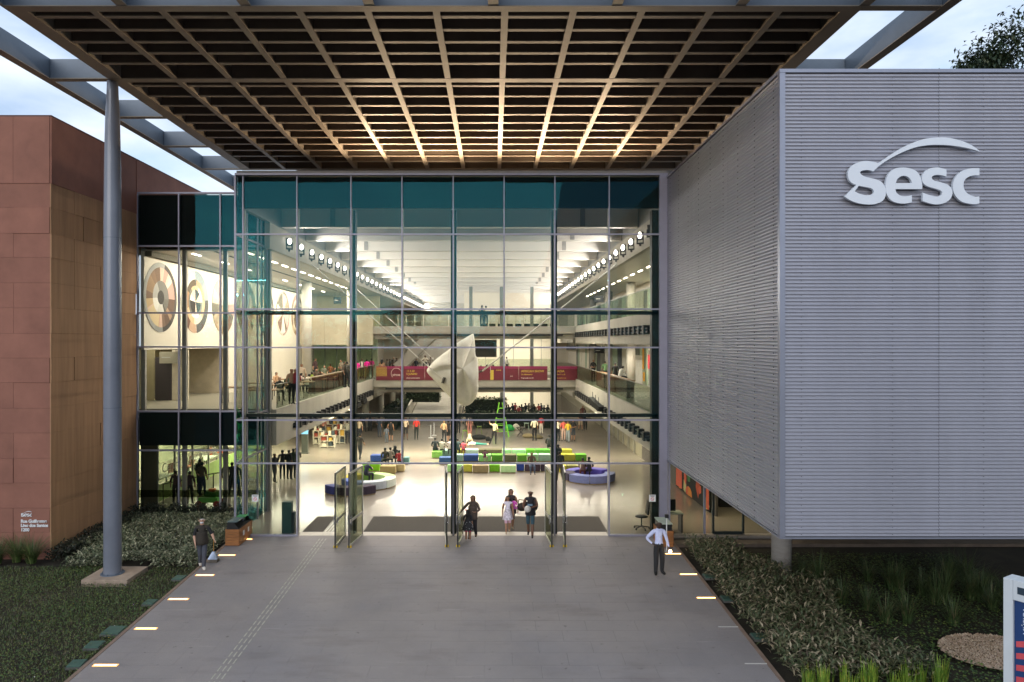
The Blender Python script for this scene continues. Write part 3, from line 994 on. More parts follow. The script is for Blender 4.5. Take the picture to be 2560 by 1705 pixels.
# recess room on the first gallery
bx('wall', olive, hall, -18.3, -18.15, YY(30.6), YY(40.4), 4.43, 7.0)
bx('wall', M('recess_wall_beige', (0.58, 0.50, 0.38), 0.85), hall, -18.14, -15.3, YY(40.0) + 0.01, YY(40.2), 4.43, 7.0)
bx('ceiling', olive, hall, -18.3, -15.31, YY(30.6), YY(40.2), 7.02, 7.1)
bx('wall', olive, hall, -18.14, -15.46, YY(30.42), YY(30.58), 4.43, 7.0)
bx('recess_door', M('dark_door', (0.05, 0.04, 0.045), 0.6), hall, -17.0, -16.2, YY(35.0), YY(35.1), 4.43, 6.6)
bx('recess_partition', M('partition_cream', (0.62, 0.56, 0.44), 0.8), hall, -16.15, -15.34, YY(35.0), YY(35.1), 4.43, 6.98)
bx('recess_partition', olive, hall, -18.1, -17.05, YY(35.0), YY(35.1), 4.43, 6.98)
# ground floor office recess behind glass
pale_green = M('office_pale_green', (0.56, 0.58, 0.44), 0.8, 0, 0.08)
bx('wall', pale_green, hall, -20.4, -20.25, YY(30.6), YY(52), 0.0, 2.95)
bx('wall', pale_green, hall, -20.24, -15.3, YY(51.9), YY(52), 0.0, 2.95)
bx('wall', M('office_dark', (0.05, 0.05, 0.03), 0.9), hall, -15.42, -15.3, YY(30.45), YY(31.7), 0.0, 2.94)
bx('ceiling', white_paint, hall, -20.4, -15.31, YY(30.5), YY(52), 3.01, 3.1)
bx('wall', cream, hall, -15.42, -15.3, YY(52.01), HY1, 0.0, 2.94)
lime = M('lime_green_panel', (0.34, 0.50, 0.16), 0.6)
op = thing('office_partition', 'glazed office partition with lime green base and white lettering', 'partition', (-15.36, YY(40), 0))
for d in (31.9, 33.6, 35.6, 37.6, 39.8, 42.0, 44.5, 47):
    bx('post', M('partition_post', (0.42, 0.46, 0.38), 0.5), op, -15.42, -15.34, YY(d) - 0.04, YY(d) + 0.04, 0, 2.94)
for a, b2 in ((31.95, 33.55), (33.65, 35.55), (35.65, 37.55), (37.65, 39.75), (39.85, 41.95), (42.05, 44.45), (44.55, 46.95)):
    bx('pane', rail_glass, op, -15.384, -15.376, YY(a), YY(b2), 0.85, 2.9)
    bx('base_panel', lime, op, -15.39, -15.37, YY(a), YY(b2), 0.02, 0.80)
text('lettering', 'Central de Atendimento', Vector((-15.362, YY(32.3), 1.28)), 0.62, M('letter_white', (0.8, 0.82, 0.75), 0.6), op, rot=(R(90), 0, R(90)), ext=0.004, sp=1.02)
# wall at the far end of the double height cafe, facing the entrance
form = M('formwork_concrete', (0.46, 0.42, 0.32), 0.75, 0, 0.16, 0.6, 0.1, 12)
for i in range(3):
    x0 = -15.28 + i * 1.93
    bx('formwork_panel', form, hall, x0 + 0.004, x0 + 1.92, YY(55.0), YY(55.2), 7.1, 9.75)
b = MB()
for i in range(9):
    for j in range(4):
        b.tube([(-14.9 + i * 0.62, YY(54.995), 7.4 + j * 0.6), (-14.9 + i * 0.62, YY(54.985), 7.4 + j * 0.6)], 0.022, 6)
tag(b.build('tie_holes', M('tie_hole', (0.06, 0.05, 0.04), 0.9), hall), kind='stuff')
bx('shop_glazing', rail_glass, hall, -15.2, HXL - 0.05, YY(55.1), YY(55.11), 4.45, 7.05)
for i in range(7):
    bx('shop_mullion', steel_dark, hall, -15.2 + i * 0.93, -15.15 + i * 0.93, YY(55.05), YY(55.1), 4.45, 7.08)
bx('shop_back_wall', M('shop_green', (0.42, 0.50, 0.34), 0.8), hall, -15.2, HXL - 0.3, YY(59), YY(59.1), 4.45, 8.3)
bx('upper_room_wall', M('upper_room', (0.70, 0.62, 0.40), 0.8), hall, -15.2, HXL - 0.3, YY(60), YY(60.1), 8.6, 11.3)
MB().tube([(-12.6, YY(47), 4.43), (-12.6, YY(47), 11.37)], 0.33, 20).build('column', concrete, hall, smooth=True)
MB().tube([(-10.6, YY(52), 4.43), (-10.6, YY(52), 11.37)], 0.33, 20).build('column', concrete, hall, smooth=True)
for d in (38, 47, 56, 65):
    MB().tube([(9.3, YY(d), 8.57), (9.3, YY(d), 11.37)], 0.30, 16).build('column', concrete, hall, smooth=True)
    MB().tube([(9.3, YY(d), 4.43), (9.3, YY(d), 7.29)], 0.30, 16).build('column', concrete, hall, smooth=True)
for d in (60, 68, 76, 84):
    MB().tube([(-11, YY(d), 0), (-11, YY(d), 2.94)], 0.32, 14).build('column', concrete, hall, smooth=True)
# right wall openings: curtains and glass strips on both galleries
strip_cols = [M('strip_grey', (0.22, 0.23, 0.20), 0.7), M('strip_cream', (0.72, 0.68, 0.56), 0.8), M('strip_green', (0.36, 0.46, 0.34), 0.7), M('strip_dark', (0.07, 0.07, 0.07), 0.7)]
random.seed(5)
for z0, z1 in ((4.44, 6.95), (8.58, 11.0)):
    y = 1.5
    while y < 60:
        wdt = random.uniform(0.5, 1.7)
        bx('wall_strip', random.choice(strip_cols), hall, 10.33, 10.395, y, y + wdt, z0, z1 - random.choice((0, 0, 0.15)))
        y += wdt + random.uniform(0.05, 0.5)
# ground floor right: mural wall
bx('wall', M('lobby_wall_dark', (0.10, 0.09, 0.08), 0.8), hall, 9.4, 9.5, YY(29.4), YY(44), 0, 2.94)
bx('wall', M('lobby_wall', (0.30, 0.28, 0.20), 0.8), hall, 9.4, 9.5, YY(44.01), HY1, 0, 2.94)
for d in (46, 48, 50, 52, 54, 57, 60, 64):
    bx('shopfront_frame', M('shopfront_grey', (0.35, 0.34, 0.30), 0.5, 0.3), hall, 9.30, 9.39, YY(d), YY(d) + 0.12, 0, 2.9)
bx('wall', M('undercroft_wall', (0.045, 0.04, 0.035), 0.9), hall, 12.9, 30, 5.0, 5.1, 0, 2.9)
# glass railings
def rail(nm, label, p0, p1, z, group='glass gallery railings'):
    p0, p1 = Vector(p0), Vector(p1)
    L = (p1 - p0).length
    n = max(1, int(L / 2.6))
    t = thing(nm, label, 'railing', (*((p0 + p1) / 2), z), group=group)
    dv = (p1 - p0) / n
    for i in range(n):
        a, b2 = p0 + dv * (i + 0.008), p0 + dv * (i + 0.992)
        MB().beam((a.x, a.y, z + 0.53), (b2.x, b2.y, z + 0.53), 0.012, 1.04).build('pane', rail_glass, t)
    MB().beam((p0.x, p0.y, z + 1.075), (p1.x, p1.y, z + 1.075), 0.03, 0.03).build('handrail', M('rail_steel', (0.32, 0.32, 0.30), 0.4, 0.5), t)


rail('glass_railing', 'glass railing along the cafe side of the first gallery', (HXL - 0.1, YY(30.8)), (HXL - 0.1, YY(54.9)), L1 - 0.03)
rail('glass_railing', 'glass railing on the first gallery under the long black track', (HXR + 0.1, 1.2), (HXR + 0.1, YY(54.9)), L1 - 0.03)
rail('glass_railing', 'glass railing on the top gallery beneath the lit lamps', (HXR + 0.1, 1.2), (HXR + 0.1, YY(54.9)), L2 + 0.02)
# bridges across the hall
for nm, z, lb in (('footbridge', L1 - 0.12, 'lower footbridge across the hall carrying the red banner'), ('footbridge', 8.55, 'upper footbridge across the hall with glass railing')):
    t = thing(nm, lb, 'footbridge', (-1.5, YY(56), z))
    bx('deck', conc_grey, t, HXL + 0.005, HXR - 0.005, YY(55.02), YY(56.78), z - 0.22, z)
    bx('edge_beam', conc_grey, t, HXL + 0.005, HXR - 0.005, YY(54.9), YY(55.015), z - 0.55, z + 0.02)
    bx('edge_beam', conc_grey, t, HXL + 0.005, HXR - 0.005, YY(55.3), YY(56.4), z - 0.98, z - 0.225)
    bx('light_track', black, t, HXL + 1.0, HXR - 1.0, YY(54.85), YY(54.98), z - 0.74, z - 0.60)
    if z > 8:
        for i in range(8):
            x0 = HXL + 0.05 + i * 1.99
            bx('pane', rail_glass, t, x0, x0 + 1.94, YY(54.95), YY(54.96), z + 0.04, z + 1.08)
        bx('handrail', M('rail_steel', (0.32, 0.32, 0.30), 0.4, 0.5), t, HXL, HXR, YY(54.93), YY(54.98), z + 1.085, z + 1.12)
# red festival banner
ban = thing('festival_banner', 'long crimson printed banner hung along the lower footbridge', 'banner', (-1.5, YY(54.8), L1))
ban_m = M('banner_crimson', (0.125, 0.011, 0.022), 0.7, 0, 0.12, 0.8)
ban_pink = M('banner_magenta', (0.22, 0.012, 0.07), 0.7)
gold = M('banner_gold', (0.50, 0.36, 0.05), 0.7)
pale = M('banner_pale', (0.62, 0.52, 0.46), 0.7)
yb = YY(54.82)
za, zb = at(0, 951, yb).z, at(0, 916, yb).z
bxs = [at(p, 0, yb).x for p in (940, 1062, 1226, 1297, 1369, 1380, 1444)]
for a, b2 in ((0, 1), (1, 2), (2, 3), (3, 4), (5, 6)):
    bx('cloth', ban_m, ban, bxs[a] + 0.01, bxs[b2] - 0.01, yb, yb + 0.02, za, zb - 0.2)
    bx('cloth_edge', ban_pink, ban, bxs[a] + 0.01, bxs[b2] - 0.01, yb, yb + 0.02, zb - 0.198, zb)
b = MB()
x0 = at(941, 0, yb).x
for i in range(12):
    for j in range(9):
        b.box(x0 + i * 0.07, x0 + i * 0.07 + 0.045, yb - 0.006, yb - 0.002, za + 0.32 + j * 0.085, za + 0.37 + j * 0.085)
b.build('dot_pattern', gold, ban)
def btext(s, px, py, size, m): text('print', s, at(px, py, yb - 0.006), size, m, ban, ext=0.001, off=0.004)
btext('13 A 23', 1016, 930, 0.20, gold); btext('E JUNHO', 1016, 937.5, 0.21, gold); btext('CENTRO DE ARTES E ARTISTAS', 1016, 946.5, 0.075, pale)
btext('circos', 981, 940, 0.26, pale)
btext('AFRICAN SHOW', 1303, 931, 0.24, gold); btext('Cia. Biliomwood', 1303, 938, 0.13, gold); btext('Programação especial', 1303, 946.5, 0.11, pale)
btext('ISADIA', 1388, 931, 0.24, gold); btext('Por P e o 37', 1392, 938, 0.13, gold); btext('Espetáculo de rua', 1392, 946.5, 0.10, gold)
btext('ciranda', 1240, 927, 0.14, gold); btext('o g', 1276, 942, 0.14, pale)
n = 18
b = MB()
cx0, cz0 = at(991, 934, yb).x, at(991, 934, yb).z
for k in range(n):
    a0, a1 = math.pi * k / n * 1.25, math.pi * (k + 1) / n * 1.25
    b.add([(cx0 + r * math.cos(a), yb - 0.004, cz0 + r * math.sin(a)) for r, a in ((0.40, a0), (0.43, a0), (0.43, a1), (0.40, a1))], [(0, 1, 2, 3)])
b.build('print_arc', pale, ban)
bx('gold_strip', gold, ban, at(1226, 0, yb).x, at(1234, 0, yb).x, yb - 0.006, yb - 0.002, za + 0.02, zb - 0.3)

# ramp and stairs behind the bridge
rampT = thing('ramp', 'long concrete ramp with solid parapet rising behind the footbridge', 'ramp', (-4, YY(72), 0))
MB().add([(-7.6, YY(61), 0.0), (-3.2, YY(61), 0.0), (-3.2, YY(90), 4.3), (-7.6, YY(90), 4.3), (-7.6, YY(61), -0.05), (-3.2, YY(61), -0.05), (-3.2, YY(90), 3.9), (-7.6, YY(90), 3.9)],
         [(3, 2, 1, 0), (4, 5, 6, 7), (0, 4, 7, 3), (1, 2, 6, 5), (0, 1, 5, 4), (2, 3, 7, 6)]).build('ramp_deck', conc_grey, rampT)
for x in (-7.75, -3.05):
    MB().beam((x, YY(61), 0.55), (x, YY(90), 4.85), 0.14, 1.1).build('parapet', concrete, rampT)
stT = thing('stair_flight', 'concrete stair flight with parapet climbing to the upper footbridge', 'stairs', (-5, YY(60), 4.4))
MB().beam((-8.2, YY(60.3), 4.6), (-4.4, YY(60.3), 8.3), 1.6, 0.3).build('flight', conc_grey, stT)
for y in (59.4, 61.2):
    MB().beam((-8.2, YY(y), 5.1), (-4.4, YY(y), 8.8), 0.12, 0.9).build('parapet', concrete, stT)
bx('landing', conc_grey, stT, -4.4, -2.6, YY(59.4), YY(61.2), 8.1, 8.4)
# grid of posts, rails and dark boxes on the far top level
fs_ = thing('far_gallery_screen', 'screen of pale posts and rails on the far top level', 'screen', (-1, YY(66), 8.55))
pm = M('screen_post', (0.62, 0.56, 0.44), 0.6)
for i in range(20):
    bx('post', pm, fs_, HXL + 0.4 + i * 0.8, HXL + 0.5 + i * 0.8, YY(66), YY(66.1), 8.5, 9.9)
for z in (8.62, 9.25, 9.86):
    bx('rail', pm, fs_, HXL + 0.4, HXR - 0.3, YY(65.9), YY(65.98), z, z + 0.06)
for i in range(9):
    bx('dark_panel', steel_dark, fs_, -1.2 + i * 0.82, -0.6 + i * 0.82, YY(65.8), YY(65.88), 8.66, 9.05)
bx('slab', conc_grey, hall, HXL + 0.05, HXR - 0.05, YY(65.5), YY(71.9), 8.2, 8.5)
bx('far_wall', cream, hall, -3.0, HXR - 0.02, YY(72.0), YY(72.2), 0, 12.4)
bx('far_wall', concrete, hall, HXL + 0.02, -3.02, YY(92.0), YY(92.2), 0, 12.4)
for zz in (8.15, 3.95):  # fill lights added to brighten the far levels, no fixtures there
    area('far_fill_lamp', (1.7, YY(68.5), zz), (8, 0.5), 700, WARM, (0, 0.35, -1))
area('far_fill_lamp', (-6, YY(63), 8.1), (6, 0.5), 700, WARM, (0, 0, -1))
area('far_fill_lamp', (-6, YY(75), 11.5), (5, 6), 1000, WARM, (0, 0, -1))
bx('slab', conc_grey, hall, -2.9, HXR - 0.05, YY(64), YY(71.9), 4.0, 4.3)
for x in (-2.2, 0.6, 3.4):
    bx('far_post', M('far_post', (0.20, 0.21, 0.19), 0.6), hall, x, x + 0.3, YY(63.8), YY(64.1), 0, 12.4)
for x in (-0.8, 2.0, 4.8):
    bx('far_glazing_bar', M('far_bar', (0.25, 0.25, 0.22), 0.6), hall, x, x + 0.06, YY(70), YY(70.1), 4.3, 8.2)
bx('far_glazing', rail_glass, hall, -2.2, 6.3, YY(70.2), YY(70.21), 4.3, 5.6)
# screens and sign boards hanging in the hall
def board(nm, label, cat, px0, py0, px1, py1, Y, m, frame=None):
    a, b2 = at(px0, py0, Y), at(px1, py1, Y)
    t = thing(nm, label, cat, (*((a + b2) / 2).xy, b2.z))
    bx('panel', m, t, a.x, b2.x, Y, Y + 0.08, b2.z, a.z)
    bx('print', M('board_print', (0.5, 0.5, 0.48), 0.6), t, a.x + (b2.x - a.x) * 0.12, a.x + (b2.x - a.x) * 0.6, Y - 0.005, Y - 0.002, b2.z + (a.z - b2.z) * 0.48, b2.z + (a.z - b2.z) * 0.56)
    MB().tube([(a.x + 0.1, Y + 0.04, a.z), (a.x + 0.1, Y + 0.04, a.z + 0.35)], 0.012, 6).tube([(b2.x - 0.1, Y + 0.04, a.z), (b2.x - 0.1, Y + 0.04, a.z + 0.35)], 0.012, 6).build('hanger', black, t)
    return t
scr = thing('projection_screen', 'large dark hanging screen below the upper footbridge', 'screen', at(1213, 893, YY(58)))
a, b2 = at(1187, 850, YY(58)), at(1240, 893, YY(58))
bx('screen_panel', M('screen_dark', (0.022, 0.020, 0.012), 0.5), scr, a.x, b2.x, YY(58), YY(58.08), b2.z, a.z)
bx('screen_edge', M('screen_edge', (0.06, 0.055, 0.04), 0.5), scr, b2.x + 0.002, b2.x + 0.06, YY(57.98), YY(58.06), b2.z, a.z)
board('hanging_sign', 'black hanging sign on the top gallery', 'sign', 1486, 740, 1509, 755.5, YY(46), black)
board('hanging_sign', 'black hanging sign on the first gallery above the railing', 'sign', 1486, 870, 1510, 883.5, YY(42), black)
board('hanging_sign', 'black ceiling sign near the end of the first gallery', 'sign', 1416, 865, 1440, 875, YY(52), black)
board('wall_monitor', 'dark monitor hanging above the far cafe wall', 'monitor', 834, 743, 853, 760, YY(53), black)
board('cafe_sign_board', 'pale sign board hanging over the dark recess door', 'sign', 398.5, 880, 444, 909, YY(34.6), M('cafe_board', (0.36, 0.34, 0.26), 0.7))
# exit door and notices on right gallery wall
bx('white_door', M('white_door', (0.75, 0.72, 0.64), 0.6), hall, 10.28, 10.328, YY(48), YY(51), 4.45, 6.4)
bx('door_sign', M('door_sign_dark', (0.04, 0.04, 0.05), 0.6), hall, 10.25, 10.275, YY(50.9), YY(51.4), 4.9, 6.3)
for d, c, z0, z1 in ((43.0, '#c9313f', 4.9, 5.6), (45.5, '#c83a48', 5.6, 6.5), (47.2, '#d99a1c', 5.5, 7.0), (38.5, '#c8404c', 6.2, 7.2), (47.0, '#e0a020', 4.7, 5.3)):
    tag(bx('wall_pennant', M('pennant' + c, c, 0.7), None, 10.2, 10.23, YY(d), YY(d) + 0.45, z0, z1), 'coloured cloth pennant hanging on the first gallery wall', 'pennant', 'pennants on the gallery wall')

# hall lamps ---------------------------------------------------------------
lamp_face = M('flood_lens', (0.9, 0.9, 0.9), 0.3, emit=(1.0, 0.92, 0.86), estr=16)
lamp_off = M('flood_lens_off', (0.02, 0.02, 0.02), 0.3)
bodym = M('flood_body', (0.055, 0.055, 0.06), 0.5, 0.3)
fb = MB().box(-0.16, 0.16, -0.04, 0.04, -0.33, -0.27).box(-0.16, -0.13, -0.04, 0.04, -0.3, 0.0).box(0.13, 0.16, -0.04, 0.04, -0.3, 0.0)
fb.obox((0, 0.02, 0.02), (0.24, 0.12, 0.34), rx=R(12)).box(-0.03, 0.03, -0.04, 0.04, -0.42, -0.33)
fbm = fb.mesh('flood_housing', bodym)
flm = MB().sphere((0, -0.05, 0.05), (0.095, 0.045, 0.14), 12, 6).mesh('flood_lens', lamp_face, True)
for side in (0, 1):
    x = HXL + 0.12 if side == 0 else HXR - 0.12
    for k in range(32):
        d = (32.0 if side == 0 else 28.2) + 1.98 * k
        off = side == 1 and k == 0
        t = thing('floodlight', ('round faced floodlight in the row above the cafe gallery' if side == 0 else 'round faced floodlight in the row above the top gallery railing') if not off else 'unlit dark floodlight nearest the glass front',
                  'floodlight', (x, YY(d), 11.95), R(-38) if side else R(38), None if off else ('floodlights above the cafe gallery' if side == 0 else 'floodlights above the top gallery'))
        o = put('housing', fbm, None, t)
        o = put('lens', flm, lamp_off if off else None, t)
HALLP = 390
for k in range(8):
    y0 = YY(31.5) + k * 8
    area('flood_row_lamp', (HXL + 0.32, y0 + 4, 12.05), (7.6, 0.22), HALLP, (1.0, 0.965, 0.965), (0.9, 0, -0.25))
    area('flood_row_lamp', (HXR - 0.32, y0 + 4, 12.05), (7.6, 0.22), HALLP, (1.0, 0.965, 0.965), (-0.9, 0, -0.25))
# luminous slots in the gallery soffits
strip_e = M('soffit_light', (0.9, 0.9, 0.9), 0.4, emit=(1.0, 0.93, 0.80), estr=14)
smh = MB().box(-0.05, 0.05, -0.42, 0.42, -0.012, 0.0).mesh('soffit_light_tube', strip_e)
for x, z, lb, gr, dl in ((-11.0, 11.372, 'slim ceiling light over the cafe gallery, row by the void', 'cafe ceiling lights by the void', [31.5 + 1.75 * i for i in range(13)]),
                         (-13.6, 11.372, 'slim ceiling light over the cafe gallery, row by the disc wall', 'cafe ceiling lights by the wall', [31.9 + 3.4 * i for i in range(8)]),
                         (8.3, 11.372, 'slim ceiling light over the top gallery opposite the cafe', 'top gallery ceiling lights', [30.5 + 2.2 * i for i in range(15)]),
                         (8.3, 7.29, 'slim ceiling light under the top gallery', 'first gallery ceiling lights', [31 + 3 * i for i in range(9)])):
    for d in dl:
        o = put('soffit_light', smh, None, None, (x, YY(d), z))
        tag(o, lb, 'ceiling light', gr)
area('soffit_row_lamp', (-11.3, YY(43), 11.33), (23, 0.3), 1000, WARM, (-0.2, 0, -1))
area('soffit_row_lamp', (-13.6, YY(43), 11.33), (23, 0.3), 800, WARM, (-0.4, 0, -1))
area('soffit_row_lamp', (8.3, YY(45), 11.33), (28, 0.3), 1600, WARM, (0, 0, -1))
area('soffit_row_lamp', (8.3, YY(45), 7.26), (28, 0.3), 1400, WARM, (0, 0, -1))
area('soffit_row_lamp', (-12.5, YY(46), 2.90), (28, 0.4), 1500, (1.0, 0.92, 0.72), (0, 0, -1))
area('soffit_row_lamp', (8.0, YY(44), 2.90), (28, 0.4), 1200, (1.0, 0.92, 0.72), (0, 0, -1))
area('office_ceiling_lamp', (-17.6, YY(41), 2.93), (18, 2.5), 1150, (1.0, 1.0, 0.76), (0, 0, -1))
area('recess_ceiling_lamp', (-16.8, YY(34), 6.98), (2, 5), 60, WARM, (0, 0, -1))
area('undercroft_lamp', (9.0, 2.3, 2.85), (4.5, 0.3), 60, (1.0, 0.86, 0.55), (0, 0, -1))
# dimmable tracks under the fascias
tr_m = M('light_track_black', (0.018, 0.018, 0.02), 0.5)
def track(x0, x1, y0, y1, z, label, sgn):
    t = thing('light_track', label, 'light track', (x0, (y0 + y1) / 2, z))
    bx('rail', tr_m, t, x0, x1, y0, y1, z, z + 0.09)
    bx('rail', tr_m, t, x0, x1, y0, y1, z + 0.16, z + 0.22)
    n = int((y1 - y0) / 1.0)
    for i in range(n):
        y = y0 + 0.4 + i * 1.0
        bx('spot_head', tr_m, t, min(x0, x1) - 0.06, max(x0, x1) + 0.06, y, y + 0.3, z - 0.04, z + 0.33)
track(HXL + 0.02, HXL + 0.2, YY(33), YY(54), 3.3, 'black stage light track along the lower cafe gallery edge', 1)
track(HXR - 0.2, HXR - 0.02, 2.0, YY(54), 3.3, 'black stage light track along the lower edge of the first gallery', -1)
track(HXR - 0.2, HXR - 0.02, 2.0, YY(54), 7.75, 'long black track along the top gallery edge', -1)
for i, (px, py) in enumerate(((1457, 1003), (1469, 1011), (1480, 1018))):
    p = at(px, py, YY(42 - i * 1.2))
    p.x = HXR - 0.5
    t = thing('stage_spotlight', ('hanging black stage spotlight, farthest of the three', 'hanging black stage spotlight, middle of the three', 'hanging black stage spotlight, nearest of the three')[i], 'spotlight', p)
    MB().obox(p, (0.34, 0.42, 0.30), rz=0.5, rx=0.5).tube([p, p + Vector((-0.05, 0.1, -0.1))], 0.16, 10).build('body', tr_m, t)
    MB().tube([p + Vector((0, 0, 0.1)), p + Vector((0, 0, 0.55))], 0.02, 6).build('yoke', tr_m, t)
for i, (px, py) in enumerate(((894, 1012), (909, 1003))):
    p = at(px, py, YY(48 + i * 2))
    t = thing('stage_spotlight', ('black stage spotlight hung below the cafe gallery, lower one', 'black stage spotlight hung below the cafe gallery, upper one')[i], 'spotlight', p)
    MB().obox(p, (0.36, 0.40, 0.30), rz=-0.5, rx=0.4).build('body', tr_m, t)
    MB().tube([p + Vector((0, 0, 0.1)), p + Vector((0, 0, 0.6))], 0.02, 6).build('yoke', tr_m, t)

bx('roof_upstand', M('upstand_grey', (0.26, 0.24, 0.22), 0.8), hall, -9.9, 30, 8.5, 8.7, 12.8, 16.6)
# floodlights on the roof edge that light the canopy
for i, px in enumerate((927, 1083, 1238, 1392, 1544)):
    x = (px - 1233) / 1740 * 28.6
    yu = 5.0
    t = thing('roof_uplight', 'low floodlight on the roof edge shining up at the canopy', 'floodlight', (x, yu, 13.93), 0, 'roof uplights')
    MB().box(x - 0.22, x + 0.22, yu - 0.12, yu + 0.12, 14.00, 14.10).build('housing', bodym, t)
    MB().box(x - 0.2, x - 0.16, yu - 0.06, yu + 0.06, 13.93, 14.0).box(x + 0.16, x + 0.2, yu - 0.06, yu + 0.06, 13.93, 14.0).build('bracket', bodym, t)
    MB().box(x - 0.2, x + 0.2, yu - 0.1, yu + 0.1, 14.101, 14.106).build('lens', M('uplight_lens', (0.9, 0.8, 0.6), 0.3, emit=(1.0, 0.78, 0.5), estr=12), t)
    area('roof_uplight_lamp', (x, yu, 14.12), (1.2, 0.3), 270, (1.0, 0.73, 0.46), (0, -0.55 if i % 2 else -1.2, 1), spread=160)
# ------------------------------------------------------------------ wall discs
DC = [('#8f8f86', '#57524b', '#7a5a3a', '#9c7c5a', '#c9a27e', '#e3c2a4', '#b98a78', '#a0723f', '#d8c08a', '#5d4536'),
      ('#b9bdb8', '#9aa5a8', '#c08a4a', '#d9a868', '#6d6a5e', '#efe6d6', '#8a5f54', '#4a433c', '#e0b878', '#6b4a3c'),
      ('#e6c9b0', '#d9b5a6', '#e8d4be', '#a88b5e', '#7a684c', '#8c6a55', '#b58a80', '#5f5142', '#dcc4a6', '#efe2d0')]
disc_mats = {}
def dm(h):
    if h not in disc_mats:
        c3 = lin(h)
        g3 = sum(c3) / 3
        disc_mats[h] = M('disc_' + h[1:], tuple(q * 0.68 + g3 * 0.32 for q in c3), 0.75, 0, 0.05, 2)
    return disc_mats[h]
random.seed(21)
PICK = {(0, 0): (('#565049', '#4d463f'), ('#92938c', '#a4a59d'), ('#8d8e88', '#9b9c95'), ('#3f3832', '#575049')),
        (0, 1): (('#e3c2a4', '#dbb79a', '#e8cdb2', '#c98f7c'), ('#7a5532', '#8a6238', '#9c7440', '#5c4028'), ('#c7a05c', '#d6b878', '#b98a55', '#d9a98c'), ('#6b4a30', '#7c5a40', '#a06a58', '#b58a60')),
        (0, 2): (('#86837a', '#77746b'), ('#b9b6ac', '#a8a59b'), ('#d8d3c6', '#c9c4b8'), ('#6e6a60', '#4c463e')),
        (1, 0): (('#9aa5a8', '#8a9699'), ('#c3c6c1', '#b3b8b4'), ('#7a4f3c', '#c79a70'), ('#5b3f34', '#4a4038')),
        (1, 1): (('#c8904c', '#d2a064'), ('#bb7f3c', '#5a4a2c'), ('#efe4cc', '#dcb070'), ('#e0b878', '#ead0b0')),
        (1, 2): (('#efece4', '#e6e0d4'), ('#6d6a5e', '#d8a868'), ('#6d6a5e', '#efe6d6'), ('#efe6d6', '#8c8a80')),
        (2, 0): (('#d9b5a6', '#e6c9b0', '#f0dcc4'), ('#e6c9a8', '#d2a294', '#e0bc98'), ('#a88b5e', '#7a6242', '#c2a070'), ('#5f4c3c', '#7a5c44', '#b58070'))}
def rng_pick(k, ri, q4, c):
    return random.choice(PICK[(k, ri)][q4]) if (k, ri) in PICK else c
DX = -15.285
for k in range(7):
    d = 15.3 * 1600 / 765 + 3.72 * k
    yc, zc, R0 = YY(d), 9.42, 1.60
    lb = ['grey rimmed disc with brown and pink rays, nearest the red building', 'disc with concentric broken rings and a dark hourglass centre', 'disc of pale pink and brown rays without rings',
          'fourth wall disc, half hidden by the glass corner', 'fifth wall disc, beige and grey, just inside the glass box', 'sixth wall disc with petal shapes in pale pink', 'seventh wall disc with pale dashed ring beside the column'][k]
    t = thing('wall_disc', lb, 'wall art', (DX, yc, zc), group='wall discs')
    rings = [[(R0 * 0.86, R0, 9), (R0 * 0.48, R0 * 0.86, 22), (R0 * 0.2, R0 * 0.48, 6), (0.0, R0 * 0.2, 3)],
             [(R0 * 0.72, R0, 9), (R0 * 0.52, R0 * 0.72, 7), (R0 * 0.40, R0 * 0.52, 6), (0.0, R0 * 0.40, 8)],
             [(0.0, R0, 20)], [(R0 * 0.7, R0, 8), (0, R0 * 0.7, 12)], [(R0 * 0.8, R0, 7), (0, R0 * 0.8, 9)], [(R0 * 0.9, R0, 4), (0, R0 * 0.9, 7)], [(R0 * 0.8, R0, 5), (R0 * 0.5, R0 * 0.66, 9), (0, R0 * 0.5, 4)]][k]
    for ri, (r0, r1, nseg) in enumerate(rings):
        cuts = sorted([random.uniform(0, 2 * math.pi) for _ in range(2)] + [2 * math.pi * i / nseg + random.uniform(-.12, .12) for i in range(nseg)])
        pal = DC[k % 3]
        last = None
        for a, b2 in zip(cuts, cuts[1:] + [cuts[0] + 2 * math.pi]):
            if b2 - a < 0.02: continue
            c = random.choice([q for q in pal if q != last])
            last = c
            am = math.degrees((a + b2) / 2) % 360
            q4 = int(am // 90)
            c = rng_pick(k, ri, q4, c)
            if k == 1 and ri == 3: c = random.choice(('#2f2b27', '#e8c7a0', '#efe6d6'))
            if k == 0 and ri == 3: c = '#3b352f'
            n = max(2, int((b2 - a) / 0.12))
            vs, fs = [], []
            for i in range(n + 1):
                q = a + (b2 - a) * i / n
                for r in (r0, r1):
                    for dx in (0.0, 0.012 - 0.002 * ri):
                        vs.append((DX + dx, yc + r * math.cos(q), zc + r * math.sin(q)))
                if i:
                    o = 4 * (i - 1)
                    fs += [(o + 1, o + 3, o + 7, o + 5), (o + 2, o + 6, o + 7, o + 3), (o, o + 1, o + 5, o + 4)]
            MB().add(vs, fs).build('sector', dm(c), t)

